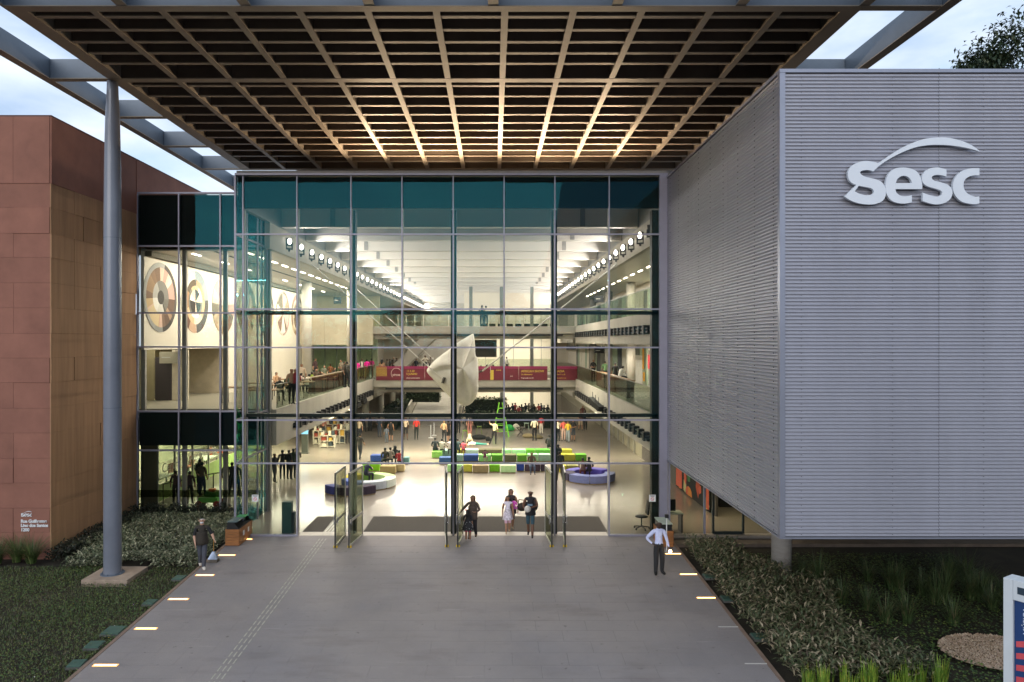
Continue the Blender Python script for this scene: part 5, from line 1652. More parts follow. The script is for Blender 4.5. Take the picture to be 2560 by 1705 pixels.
POSES = {
    'stand': {},
    'stand2': dict(kn_=0) if False else {'elL': (.26, .05, 1.16), 'wrL': (.18, -.12, 1.02), 'haL': (.14, -.16, .99), 'knR': (-.11, -.05, .5), 'anR': (-.13, .0, .085), 'toR': (-.17, -.14, .035)},
    'armsfold': {'elL': (.24, -.02, 1.17), 'wrL': (.06, -.19, 1.17), 'haL': (-.02, -.20, 1.18), 'elR': (-.24, -.02, 1.17), 'wrR': (-.05, -.21, 1.12), 'haR': (.03, -.22, 1.13)},
    'walk': {'knL': (.09, -.12, .51), 'anL': (.09, -.20, .10), 'toL': (.1, -.35, .06), 'knR': (-.09, .02, .50), 'anR': (-.09, .22, .14), 'toR': (-.1, .12, .035), 'elL': (.23, .12, 1.16), 'wrL': (.24, .10, .92), 'haL': (.24, .08, .85), 'elR': (-.23, -.05, 1.16), 'wrR': (-.23, -.2, .98), 'haR': (-.23, -.25, .93)},
    'walk2': {'knR': (-.09, -.12, .51), 'anR': (-.09, -.18, .10), 'toR': (-.1, -.33, .06), 'knL': (.09, .02, .50), 'anL': (.09, .20, .13), 'toL': (.1, .08, .035), 'elR': (-.23, .10, 1.16), 'wrR': (-.24, .08, .92), 'haR': (-.24, .06, .85)},
    'sit': {'pelvis': (0, 0, .50), 'waist': (0, .02, .64), 'chest': (0, .02, .84), 'collar': (0, .0, .98), 'neck': (0, -.02, 1.055), 'head0': (0, -.035, 1.12), 'head1': (0, -.045, 1.195), 'head2': (0, -.035, 1.255),
            'shL': (.175, .0, .965), 'shR': (-.175, .0, .965), 'elL': (.23, -.06, .72), 'elR': (-.23, -.06, .72), 'wrL': (.14, -.26, .62), 'wrR': (-.14, -.26, .62), 'haL': (.10, -.32, .61), 'haR': (-.10, -.32, .61),
            'hipL': (.09, -.04, .50), 'hipR': (-.09, -.04, .50), 'knL': (.12, -.44, .50), 'knR': (-.12, -.44, .50), 'anL': (.12, -.42, .085), 'anR': (-.12, -.42, .085), 'toL': (.13, -.57, .035), 'toR': (-.13, -.57, .035)},
}
POSES['sitlean'] = dict(POSES['sit'], chest=(0, -.06, .82), collar=(0, -.13, .94), neck=(0, -.17, 1.0), head0=(0, -.20, 1.06), head1=(0, -.225, 1.13), head2=(0, -.225, 1.19), shL=(.175, -.12, .925), shR=(-.175, -.12, .925), elL=(.25, -.24, .74), elR=(-.25, -.24, .74), wrL=(.12, -.40, .80), wrR=(-.12, -.40, .80), haL=(.06, -.44, .83), haR=(-.06, -.44, .83))
POSES['hiphand'] = {'elL': (.26, -.02, 1.16), 'wrL': (.30, -.10, .93), 'haL': (.31, -.14, .87), 'elR': (-.40, .06, 1.19), 'wrR': (-.235, -.03, 1.03), 'haR': (-.19, -.07, 1.01), 'knL': (.115, -.02, .5), 'anL': (.12, .03, .085), 'toL': (.19, -.10, .035), 'knR': (-.10, -.02, .5), 'anR': (-.11, .0, .085), 'toR': (-.15, -.14, .035)}
POSES['sweep'] = {'elL': (.32, .0, 1.17), 'wrL': (.40, -.14, 1.03), 'haL': (.42, -.19, 1.0), 'elR': (-.25, .04, 1.15), 'wrR': (-.20, -.10, .92), 'haR': (-.18, -.14, .86), 'knL': (.08, -.06, .51), 'anL': (.06, -.04, .085), 'toL': (.11, -.19, .035), 'knR': (-.06, .06, .50), 'anR': (-.10, .28, .17), 'toR': (-.08, .22, .05)}
POSES['carry'] = dict(POSES['walk2'], elL=(.26, -.04, 1.17), wrL=(.05, -.20, 1.20), haL=(-.02, -.22, 1.22), elR=(-.25, -.03, 1.17), wrR=(-.06, -.2, 1.10), haR=(.01, -.22, 1.10))
POSES['ball'] = dict(POSES['walk'], elR=(-.27, .0, 1.18), wrR=(-.20, -.20, 1.10), haR=(-.14, -.24, 1.11), elL=(.25, -.03, 1.18), wrL=(.04, -.19, 1.14), haL=(-.03, -.20, 1.16))
POSES['reach'] = dict(POSES['walk2'], elR=(-.36, -.10, 1.22), wrR=(-.48, -.20, 1.06), haR=(-.52, -.23, 1.01), elL=(.28, .02, 1.17), wrL=(.16, -.15, 1.10), haL=(.11, -.19, 1.11))
POSES['raise'] = {'elL': (.34, -.05, 1.50), 'wrL': (.38, -.06, 1.74), 'haL': (.38, -.06, 1.82), 'knL': (.16, -.02, .5), 'anL': (.32, .1, .10), 'toL': (.38, -.04, .04)}
POSES['handstand'] = {'pelvis': (0, 0, 1.02), 'waist': (0, .0, .88), 'chest': (0, .01, .68), 'collar': (0, .01, .55), 'neck': (0, -.02, .47), 'head0': (0, -.05, .42), 'head1': (0, -.09, .36), 'head2': (0, -.12, .31),
                      'shL': (.17, .0, .56), 'shR': (-.17, .0, .56), 'elL': (.2, .0, .30), 'elR': (-.2, .0, .30), 'wrL': (.2, .02, .06), 'wrR': (-.2, .02, .06), 'haL': (.2, -.04, .03), 'haR': (-.2, -.04, .03),
                      'hipL': (.09, .0, 1.06), 'hipR': (-.09, .0, 1.06), 'knL': (.1, -.0, 1.47), 'knR': (-.1, .0, 1.47), 'anL': (.08, .02, 1.88), 'anR': (-.08, .02, 1.88), 'toL': (.08, -.05, 2.0), 'toR': (-.08, -.05, 2.0)}
POSES['lie'] = {'pelvis': (0, 0, .12), 'waist': (.15, 0, .12), 'chest': (.35, 0, .13), 'collar': (.48, 0, .15), 'neck': (.55, 0, .18), 'head0': (.62, 0, .21), 'head1': (.69, 0, .23), 'head2': (.75, 0, .24),
                'shL': (.47, .17, .13), 'shR': (.47, -.17, .13), 'elL': (.62, .25, .05), 'elR': (.62, -.25, .05), 'wrL': (.75, .12, .06), 'wrR': (.75, -.12, .06), 'haL': (.80, .08, .08), 'haR': (.80, -.08, .08),
                'hipL': (-.04, .09, .11), 'hipR': (-.04, -.09, .11), 'knL': (-.46, .1, .08), 'knR': (-.46, -.1, .08), 'anL': (-.87, .1, .07), 'anR': (-.87, -.1, .07), 'toL': (-1.0, .11, .05), 'toR': (-1.0, -.11, .05)}
SKINS = {'light': (0.52, 0.30, 0.20), 'tan': (0.36, 0.19, 0.115), 'brown': (0.16, 0.075, 0.042), 'dark': (0.055, 0.028, 0.018)}
HAIRS = {'black': (0.008, 0.007, 0.007), 'brown': (0.045, 0.022, 0.012), 'white': (0.62, 0.62, 0.62), 'blond': (0.38, 0.24, 0.10), 'bald': None}


def cloth(h): return M('cloth_' + h.lstrip('#'), tuple(q * 1.15 + 0.014 for q in lin(h)), 0.85, 0, 0.14, 9, 0.35, 60)


def person(pose, loc, rz, height, shirt, pants, label, skin='tan', hair='black', shoes='#1b1a1a', sleeve='short', leg='long', group=None, sub=1, fingers=False, longhair=False):
    """rz: turn about z, 0 = facing the camera"""
    rad = dict(knL=.084, knR=.084, anL=.062, anR=.062, elL=.056, elR=.056, toL=.042, toR=.042) if (fingers and leg == 'long') else None
    me, J = body_mesh(pose + ('_f' if fingers else ''), POSES[pose], sub, fingers=fingers, rad=rad)
    o = bpy.data.objects.new('person', me)
    COL.objects.link(o)
    o.location = loc
    o.rotation_euler = (0, 0, rz)
    s = height / 1.775
    o.scale = (s, s, s)
    WL[o.name] = Vector(loc)
    sk = M('skin_' + skin, SKINS[skin], 0.55, 0, 0.08, 6)
    hm = M('hair_' + hair, HAIRS[hair], 0.6, 0, 0.25, 30) if HAIRS.get(hair) else sk
    sh, pn, bo = cloth(shirt), cloth(pants), M('shoe_' + shoes.lstrip('#'), shoes, 0.6)
    ms = [sk, hm, sh, sk if sleeve == 'none' else sh, sh if sleeve == 'long' else sk, pn, pn, pn if leg == 'long' else sk, bo]
    if leg == 'bare': ms[6] = pn
    for i, m in enumerate(ms):
        o.material_slots[i].link = 'OBJECT'
        o.material_slots[i].material = m
    tag(o, label, 'person', group)
    if longhair:
        h0, h1 = J['head1'], J['chest']
        b = MB()
        b.tube([h0 + Vector((0, .01, .085)), h0 + Vector((0, .035, .03)), h0 + Vector((0, .06, -.06)), h0 + Vector((0, .085, -.17)), h0 + Vector((0, .10, -.27)), h0 + Vector((0, .10, -.34))], [.04, .104, .105, .10, .085, .04], 12)
        b.build('hair', hm, o, smooth=True, local=True)
    return o


def face(o, J, mouthc=(0.20, 0.06, 0.05)):
    h = J['head1']
    MB().sphere(h + Vector((.034, -.094, .012)), (.010, .006, .006), 6, 4).sphere(h + Vector((-.034, -.094, .012)), (.010, .006, .006), 6, 4).box(-.046 + h.x, -.022 + h.x, h.y - .099, h.y - .09, h.z + .032, h.z + .036).box(.022 + h.x, .046 + h.x, h.y - .099, h.y - .09, h.z + .032, h.z + .036).build('eyes', M('eye_dark', (0.015, 0.01, 0.01), 0.4), o, local=True, smooth=True)
    MB().tube([h + Vector((0, -.090, .02)), h + Vector((0, -.112, -.018)), h + Vector((0, -.092, -.026))], [.007, .016, .010], 6).build('nose', o.material_slots[0].material, o, local=True, smooth=True)
    MB().sphere(h + Vector((0, -.083, -.052)), (.024, .010, .006), 8, 4).build('mouth', M('lips', mouthc, 0.5), o, local=True, smooth=True)
    MB().sphere(h + Vector((.095, .0, .0)), (.012, .022, .03), 6, 4).sphere(h + Vector((-.095, .0, .0)), (.012, .022, .03), 6, 4).build('ears', o.material_slots[0].material, o, local=True, smooth=True)


# --- outside and at the doors
def tunic(o, z0, z1, r0, r1, m, n=20):
    vs, fs = [], []
    rnd_ = random.Random(int(z0 * 100))
    ph = rnd_.uniform(0, 6)
    for k in range(7):
        t = k / 6
        for i in range(n):
            a = 2 * math.pi * i / n
            rr_ = (r0 + (r1 - r0) * t) * (1 + (0.015 + 0.045 * t) * math.sin(3 * a + ph + 2.5 * t) + 0.03 * t * math.sin(7 * a + 4 * t))
            vs.append((rr_ * 1.08 * math.cos(a), rr_ * 0.92 * math.sin(a), z1 + (z0 - z1) * t))
    for k in range(6):
        for i in range(n):
            fs.append((k * n + i, (k + 1) * n + i, (k + 1) * n + (i + 1) % n, k * n + (i + 1) % n))
    ob = MB().add(vs, fs).build('loose_top', m, o, smooth=True, local=True)
    md = ob.modifiers.new('s', 'SOLIDIFY')
    md.thickness = 0.008
    return ob


g0 = on_ramp(1647, 1437)
gu = person('hiphand', g0, R(8), 1.76, '#c3c8ea', '#141214', 'security guard in white shirt and black trousers, hand on hip', 'dark', 'bald', '#0c0c0c', 'long', sub=2, fingers=True)
face(gu, BODY['hiphand_f'][1], (0.08, 0.03, 0.03))
J = BODY['hiphand_f'][1]
MB().tube([(-.142, -.0, 1.0), (-.10, -.118, 1.0), (0, -.148, 1.0), (.10, -.118, 1.0), (.142, 0, 1.0)], .014, 6).build('belt', M('belt_black', (0.01, 0.01, 0.01), 0.4), gu, local=True)
c = J['collar']
MB().obox(c + Vector((-.045, -.085, .035)), (.08, .02, .04), ry=0.6).obox(c + Vector((.045, -.085, .035)), (.08, .02, .04), ry=-0.6).build('collar', cloth('#c3c8ea'), gu, local=True)
MB().box(.05, .085, -.136, -.13, 1.30, 1.315).build('badge', M('badge', (0.1, 0.05, 0.05), 0.5), gu, local=True)
m0 = on_ramp(505, 1424)
ow = person('sweep', m0, R(14), 1.74, '#241c10', '#3b3f4a', 'grey haired man in dark T-shirt and jeans holding a broom', 'light', 'white', '#cfc8bd', 'short', sub=2, fingers=True)
face(ow, BODY['sweep_f'][1])
ow.material_slots[3].material = cloth('#0b0c10')
h = BODY['sweep_f'][1]['head1']
MB().sphere(h + Vector((0, -.055, -.055)), (.06, .045, .04), 10, 6).build('beard', M('hair_white', HAIRS['white'], 0.6), ow, local=True, smooth=True)
tunic(ow, .86, 1.30, .165, .185, cloth('#241c10'))
# broom with long handled dustpan
bp = on_ramp(534, 1404)
br = thing('long_handled_dustpan', 'chrome long handled dustpan and broom beside the grey haired man', 'dustpan', bp)
hand = m0 + Vector((.40, -.10, .99))
MB().tube([bp + Vector((0, 0, .30)), bp + Vector((0, 0.0, 1.02))], .013, 8).build('handle', M('brass_handle', (0.75, 0.42, 0.12), 0.3, 0.8), br)
MB().tube([bp + Vector((0, 0, .92)), bp + Vector((0, 0, 1.04))], .02, 8).build('grip', black, br)
MB().add([bp + Vector(p) for p in ((-.04, .03, .34), (.04, .03, .34), (.16, .08, .10), (-.16, .08, .10), (-.04, -.03, .34), (.04, -.03, .34), (.16, -.12, .10), (-.16, -.12, .10))],
         [(0, 1, 2, 3), (7, 6, 5, 4), (0, 4, 5, 1), (1, 5, 6, 2), (0, 3, 7, 4)]).build('pan_hood', M('chrome_pan', (0.20, 0.24, 0.32), 0.32, 0.9), br)
MB().add([bp + Vector(p) for p in ((-.16, .09, .10), (.16, .09, .10), (.17, .10, .0), (-.17, .10, .0), (-.16, -.12, .10), (.16, -.12, .10), (.17, -.16, .0), (-.17, -.16, .0))],
         [(0, 1, 2, 3), (7, 6, 5, 4), (3, 2, 6, 7), (0, 3, 7, 4), (1, 5, 6, 2), (0, 4, 5, 1)]).build('pan_tray', M('pan_dark', (0.06, 0.05, 0.04), 0.35, 0.6), br)
# people in the doorway
p0 = on_floor(1182, 1346)
w1 = person('reach', (p0.x, p0.y, 0.0), R(-12), 1.64, '#4a3d34', '#17151a', 'woman in brown top holding the door beside a little girl', 'tan', 'brown', '#5a4636', 'long', sub=2, fingers=True, longhair=True)
face(w1, BODY['reach_f'][1])
tunic(w1, .80, 1.32, .160, .20, cloth('#4a3d34'))
p0 = on_ramp(1170, 1352)
gi = person('stand2', (p0.x, p0.y, p0.z), R(170), 1.18, '#17161b', '#c0245c', 'little girl in black polka dot dress seen from behind', 'tan', 'black', '#c9c9d4', 'short', 'bare', sub=2, fingers=True, longhair=True)
def skirt(o, z0, z1, r0, r1, m, n=16):
    vs, fs = [], []
    for k in range(5):
        t = k / 4
        for i in range(n):
            a = 2 * math.pi * i / n
            rr_ = (r0 + (r1 - r0) * t) * (1 + 0.06 * t * math.cos(6 * a))
            vs.append((rr_ * math.cos(a), rr_ * 0.85 * math.sin(a), z1 + (z0 - z1) * t))
    for k in range(4):
        for i in range(n):
            fs.append((k * n + i, (k + 1) * n + i, (k + 1) * n + (i + 1) % n, k * n + (i + 1) % n))
    return MB().add(vs, fs).build('skirt', m, o, smooth=True, local=True)
skirt(gi, .62, 1.22, .15, .34, cloth('#17161b'))
b = MB()
random.seed(2)
for i in range(60):
    a, z = random.uniform(0, 2 * math.pi), random.uniform(.66, 1.12)
    r_ = .15 + .19 * (1.22 - z) / .6 + .012
    b.sphere((r_ * math.cos(a), r_ * .86 * math.sin(a), z), .013, 5, 3)
b.build('polka_dots', notice_w, gi, local=True)
MB().sphere((.09, .03, 1.72), (.05, .03, .03), 6, 4).sphere((.14, .03, 1.72), (.03, .03, .04), 6, 4).build('hair_bow', M('bow_red', (0.5, 0.02, 0.03), 0.6), gi, local=True)
p0 = on_floor(1276, 1334)
w2 = person('carry', (p0.x + .03, p0.y + .35, 0), R(6), 1.66, '#3a3030', '#2a2328', 'woman carrying a toddler in pink with a dark bag on her arm', 'tan', 'black', '#a08a70', 'none', 'bare', sub=2, fingers=True, longhair=True)
face(w2, BODY['carry_f'][1])
tunic(w2, .74, 1.30, .16, .21, cloth('#3a3030'))
to = person('sit', (p0.x + .14, p0.y + .20, 1.02 - .36), R(150), 0.92, '#e058c0', '#e070c8', 'toddler in a bright pink dress carried in arms', 'tan', 'black', '#e8b0d0', 'short', 'short', sub=1)
bg = MB().sphere((p0.x + .46, p0.y + .30, .95), (.20, .10, .17), 12, 7).build('shoulder_bag', M('bag_brown', (0.030, 0.020, 0.012), 0.6, 0, 0.4, 8), smooth=True)
tag(bg, 'dark brown striped bag hanging between the woman and the man', 'bag')
MB().tube([(p0.x + .30, p0.y + .25, 1.0), (p0.x + .34, p0.y + .25, 1.25), (p0.x + .6, p0.y + .22, 1.22), (p0.x + .72, p0.y + .2, 1.02)], .018, 6).build('strap', M('bag_brown', (0.03, 0.02, 0.012), 0.6), bg)
g2 = person('walk2', (p0.x - .10, p0.y, 0), R(4), 1.46, '#d9d0dc', '#c9a0b0', 'girl in white flowered dress walking out of the door', 'tan', 'black', '#b09a80', 'none', 'bare', sub=2, fingers=True, longhair=True)
face(g2, BODY['walk2_f'][1])
skirt(g2, .66, 1.16, .15, .25, M('flower_print', '#d8ccd8', 0.85, 0, 0.5, 14))
p0 = on_floor(1326, 1343)
mn = person('ball', (p0.x, p0.y, 0), R(-8), 1.80, '#0c0e14', '#21424e', 'bearded man in black tank top and patterned shorts with a ball', 'brown', 'black', '#15110e', 'none', 'short', sub=2, fingers=True)
face(mn, BODY['ball_f'][1])
tunic(mn, .84, 1.30, .165, .185, cloth('#0c0e14'))
MB().box(-.09, .09, -.168, -.160, 1.20, 1.27).box(-.05, .05, -.172, -.165, 1.08, 1.15).build('shirt_print', M('print_blue', (0.16, 0.26, 0.34), 0.7), mn, local=True)
MB().sphere(BODY['ball_f'][1]['head1'] + Vector((0, -.045, -.05)), (.065, .05, .045), 10, 6).build('beard', M('hair_black', HAIRS['black'], 0.6), mn, local=True, smooth=True)
ba = MB().sphere((p0.x - .12, p0.y - .30, 1.13), .125, 14, 8).build('football', M('ball_white', (0.66, 0.62, 0.55), 0.5), smooth=True)
tag(ba, 'pale football held by the man in the tank top', 'ball')
bk = MB().sphere((p0.x + .17, p0.y + .20, 1.15), (.14, .10, .22), 10, 7).build('backpack', M('bag_black', (0.012, 0.012, 0.014), 0.7), smooth=True)
tag(bk, 'black backpack on the shoulder of the man with a ball', 'backpack')
MB().tube([(p0.x + .2, p0.y + .1, 1.3), (p0.x + .17, p0.y - .10, 1.40), (p0.x + .16, p0.y - .14, 1.15)], .02, 6).build('strap', black, bk)

# --- hall floor, measured feet positions
F = on_floor
def fl_p(pose, px, py, rz, h, shirt, pants, label, **k):
    p = F(px, py)
    return person(pose, p, R(rz), h, shirt, pants, label, **k)
fl_p('walk', 1014, 1101, 20, 1.74, '#cdb89c', '#1c1a1a', 'man in cream shirt and black shorts walking past the ramp', leg='short', skin='brown')
fl_p('stand', 1041, 1100, 10, 1.72, '#d8392f', '#16201a', 'person in bright red shirt and dark trousers by the ramp', skin='tan')
fl_p('stand2', 948, 1094, 150, 1.62, '#2c3644', '#3d4654', 'adult in navy top walking near the plants with a bag')
fl_p('stand', 966, 1108, 190, 1.22, '#5c6470', '#4a525c', 'child in grey standing beside the girl in black vest')
fl_p('stand2', 977, 1104, 170, 1.62, '#181616', '#171515', 'girl in black vest and shorts beside a child in grey', leg='bare', sleeve='none')
fl_p('walk2', 909, 1082, 170, 1.72, '#1d2026', '#25282e', 'dark clothed person walking behind the door leaf edge')
fl_p('stand', 925, 1078, 10, 1.70, '#1a1b1e', '#23262b', 'person in black seen past the bookshop')
for i, (px, py, h, c1, c2, lb) in enumerate(((686, 1208, 1.60, '#15161a', '#101114', 'person in black cap and black clothes just inside the glass'), (706, 1200, 1.66, '#1b1a1e', '#121216', 'person with afro hair and dark bag inside the glass'),
                                     (722, 1200, 1.66, '#17181c', '#14151a', 'dark clothed person in the middle of the waiting group'), (733, 1198, 1.70, '#22321f', '#15161a', 'person in dark green in the waiting group behind the glass'), (741, 1196, 1.72, '#4a3d36', '#18181c', 'tallest person of the waiting group, in brown'))):
    fl_p(('walk2', 'stand', 'stand2', 'stand', 'armsfold')[i], px, py, (60, 200, 150, 170, 190)[i], h, c1, c2, lb, skin='brown')
fl_p('stand2', 1110, 1107, 160, 1.66, '#c9a67e', '#16181c', 'blond woman in tan shirt with a shoulder bag watching', hair='blond', skin='light')
fl_p('walk2', 1121, 1106, 200, 1.64, '#1a1518', '#141416', 'woman in dark vest and skirt beside the blond woman', leg='bare', sleeve='none')
fl_p('stand', 1146, 1084, 175, 1.72, '#181a1c', '#1c1e22', 'person in black standing by the dark stage curtain')
fl_p('stand', 1174, 1092, 10, 1.78, '#2b2622', '#7c3034', 'performer in maroon trousers behind the handstand', skin='tan')
fl_p('handstand', 1174, 1118, 180, 1.75, '#d2c2a4', '#6a4038', 'performer doing a handstand in cream top', shoes='#e0d4c0', skin='tan', group=None)
fl_p('raise', 1236, 1112, 170, 1.76, '#d8cba6', '#121114', 'man in cream shirt and black trousers with arm raised', skin='tan')
fl_p('stand2', 1336, 1103, 185, 1.78, '#e0d6b8', '#141316', 'man in pale shirt and black trousers seen from behind near the props', skin='tan')
fl_p('stand', 1353, 1086, 180, 1.5, '#c43a3a', '#d8cfc0', 'child in red top and white trousers by the props')
for i, (px, py, h, c1, c2, lb) in enumerate(((1395, 1103, 1.62, '#e6dcc6', '#1c1c20', 'teenager in white shirt and black trousers, first of four'), (1409, 1103, 1.62, '#e0695c', '#c9a898', 'teenager in coral shirt, second of four'),
                                     (1420, 1107, 1.60, '#d9b52e', '#8a9498', 'teenager in yellow shirt, third of four'), (1433, 1104, 1.66, '#17181a', '#39424c', 'teenager in black shirt, fourth of four'))):
    fl_p(('stand', 'stand2', 'walk', 'armsfold')[i], px, py, (20, 5, -10, 15)[i], h, c1, c2, lb, leg='long' if i < 3 else 'short')
fl_p('walk', 1451, 1077, 10, 1.7, '#5c4238', '#b09c80', 'person in brown walking far down the right aisle', leg='short')
fl_p('walk2', 1463, 1077, -5, 1.76, '#17191b', '#17191b', 'tall person in black walking far down the right aisle', skin='dark')
fl_p('walk', 1457, 1062, 0, 1.74, '#6a3a30', '#201c1a', 'person in rust jacket below the hanging spotlights')
# seated on the foam seats
def seated(px, py, rz, h, shirt, pants, label, z=0.44, pose='sit', **k):
    d = 1740 * (CAMZ - z) / (py - 853)
    p = Vector(((px - 1233) / 1740 * d, d - CAMD, z - 0.38 * h / 1.775))
    return person(pose, p, R(rz), h, shirt, pants, label, **k)
for px, c1, c2, lb, h in ((1088, '#1b2428', '#1b1d22', 'broad person in dark green shirt seated first on the back row', 1.75), (1105, '#a9a79a', '#24242a', 'person in light grey top seated second on the back row', 1.6),
                          (1125, '#b0a8a8', '#3a2030', 'person in pale grey shirt seated on the back row by the fin', 1.6), (1144, '#2f4448', '#23282c', 'person in slate blue shirt seated right of the fin', 1.6), (1158, '#d0566a', '#5a3040', 'child in pink top seated on the back row', 1.35)):
    seated(px, 1128, 180, h, c1, c2, lb, skin='brown')
p = F(1190, 1131)
person('lie', (p.x, p.y + 0.25, 0.44), R(180), 1.5, '#e6dfd0', '#1d6a60', 'child in white top and teal trousers lying on a foam seat', 'tan', shoes='#d9a890')
seated(1212, 1148, 170, 1.2, '#5a2040', '#8a8478', 'small child in purple crouching on the middle row', pose='sitlean', skin='brown')
seated(1329, 1168, 5, 1.66, '#6a5440', '#3f4c62', 'woman in beige jacket and jeans seated on the front row', skin='tan', hair='brown')
seated(1373, 1120, 170, 1.74, '#111214', '#121316', 'man in black seated beside the dark steel fin', skin='dark')
seated(1396, 1146, 200, 1.7, '#15161a', '#17181c', 'person in black partly hidden behind the steel fin', skin='dark')
fl_p('walk', 1400, 1208, 200, 1.74, '#3c372c', '#4a463c', 'person in olive walking behind the far door leaf')
seated(1457, 1182, 175, 1.6, '#6a5044', '#5a2020', 'woman in leopard print seated on the blue ring', hair='brown')
seated(1473, 1182, 185, 1.7, '#1b1420', '#201822', 'person in dark purple seated on the blue ring beside leopard print')
seated(963, 1156, 200, 1.7, '#3a3226', '#23232a', 'teenager in dark brown shirt on the blue foam seat', skin='brown')
seated(976, 1153, 190, 1.62, '#9a948a', '#2a3030', 'teenager in pale top between two friends on the seat', skin='brown')
seated(988, 1150, 170, 1.66, '#16161a', '#1c1c20', 'long haired teenager in black hoodie on the seat', skin='brown', longhair=True)
seated(998, 1158, 180, 1.5, '#a8242c', '#23232a', 'boy in red shirt seated by the mullion', skin='brown')
seated(915, 1192, 150, 1.66, '#1a2036', '#20222c', 'person in navy leaning on the round ring behind the door', pose='sitlean')
# office queue on the ground floor
for pose, px, py, rz, h, c1, c2, lb in (('stand', 439, 1262, 190, 1.6, '#3a1f1a', '#15130f', 'woman in dark red top and long coat in the office queue'), ('stand2', 474, 1262, 200, 1.58, '#3b2a32', '#141216', 'woman in patterned dark blouse at the queue belt'),
                                        ('stand2', 505, 1244, 170, 1.74, '#4a4030', '#1c2c44', 'man in checked shirt and jeans holding papers'), ('stand', 499, 1238, 150, 1.80, '#26241c', '#1e2a3a', 'tall person in dark jacket behind the checked shirt man'),
                                        ('stand', 567, 1239, 180, 1.66, '#6a6a58', '#1c1e20', 'person in pale grey shirt standing near the glass corner'), ('stand', 580, 1241, 175, 1.68, '#17181a', '#151618', 'broad person in black seen from behind near the glass corner'),
                                        ('stand2', 591, 1240, 190, 1.62, '#2a2620', '#22201c', 'person in dark brown at the glass corner')):
    fl_p(pose, px, py, rz, h, c1, c2, lb, skin='tan')
person('sit', (-16.2, YY(38.6), 0.05), R(-90), 1.65, '#a8978c', '#4a4a4a', 'clerk in mauve top behind the glazed partition', 'tan')
# first gallery cafe: heads measured in the photograph
def cafe(px, py, zh, pose, rz, h, shirt, pants, label, **k):
    d = 1740 * (CAMZ - (L1 + zh)) / (py - 853)
    p = Vector(((px - 1233) / 1740 * d, d - CAMD, L1 - 0.03))
    return person(pose, p, R(rz), h, shirt, pants, label, **k)
for px, py, pose, rz, c1, lb in ((678, 934, 'sitlean', -60, '#b9a48e', 'cafe guest in beige leaning on the nearest table'), (690, 928, 'sit', 60, '#caa27e', 'cafe guest with bare shoulders at the nearest table'), (699, 940, 'sit', 30, '#131a16', 'cafe guest in black at the nearest table'), (720, 934, 'sit', 170, '#0f3d28', 'cafe guest in dark green shirt seen from behind'),
                             (727, 930, 'sit', 20, '#4a3a34', 'cafe guest in brown facing the green shirt'), (752, 930, 'sit', 160, '#c9b2a6', 'cafe guest in pale pink top by the mullion'), (767, 930, 'sitlean', 150, '#d8d2c2', 'cafe guest with white scarf'), (779, 927, 'sit', 140, '#7f9a2a', 'cafe guest with lime bag'),
                             (791, 920, 'sit', 20, '#5a4a3c', 'cafe guest in taupe at the middle table'), (805, 922, 'sitlean', -20, '#101012', 'cafe guest in black shirt at the middle table'), (826, 908, 'sit', 10, '#c26a50', 'cafe guest in coral top at the far table'), (835, 917, 'sit', 90, '#17181c', 'cafe guest in black hoodie at the far table'), (810, 912, 'sit', 40, '#6a7060', 'cafe guest in grey green at the far table')):
    cafe(px, py, 1.22, pose, rz, 1.68, c1, '#1d1d20', lb, skin=random.choice(('tan', 'brown', 'light')))
for px, py, pose, rz, c1, lb in ((754, 909, 'stand', 10, '#c9b8a4', 'bearded man standing by the round cafe column'), (729, 921, 'stand', 30, '#a88a74', 'person standing against the cream cafe wall'), (788, 896, 'stand', 60, '#3a1f22', 'person in maroon standing at the cafe counter'), (739, 921, 'stand2', -20, '#8a1f2a', 'waiter in red apron by the mullion'),
                             (853, 899, 'armsfold', -40, '#8a8070', 'man in grey shirt leaning at the counter'), (860, 903, 'stand', 90, '#4a4238', 'man in brown behind the leaning man'), (868, 903, 'stand', 170, '#3c3a36', 'man in charcoal shirt at the counter end')):
    cafe(px, py, 1.68, pose, rz, 1.74, c1, '#1c1c1e', lb)
for px, py, lb in ((892, 915, 'steward in hot pink shirt behind the steel fin'), (917, 910, 'steward in hot pink shirt leaning on the railing'), (929, 905, 'steward in hot pink shirt nearest the banner')):
    p = Vector((HXL - 0.9, 0, L1))
    d = 9.95 * 1740 / (1233 - px)
    person('stand', Vector((-9.95, d - CAMD, L1 - 0.03)), R(-150), 1.62, '#f0189a', '#6a5030', lb, 'brown')
for px, lb, c in ((905, 'person in white between the pink stewards', '#d8d4cc'),):
    d = 10.4 * 1740 / (1233 - px)
    person('stand', Vector((-10.4, d - CAMD, L1 - 0.03)), R(20), 1.65, c, '#3a3a3c', lb, 'brown')
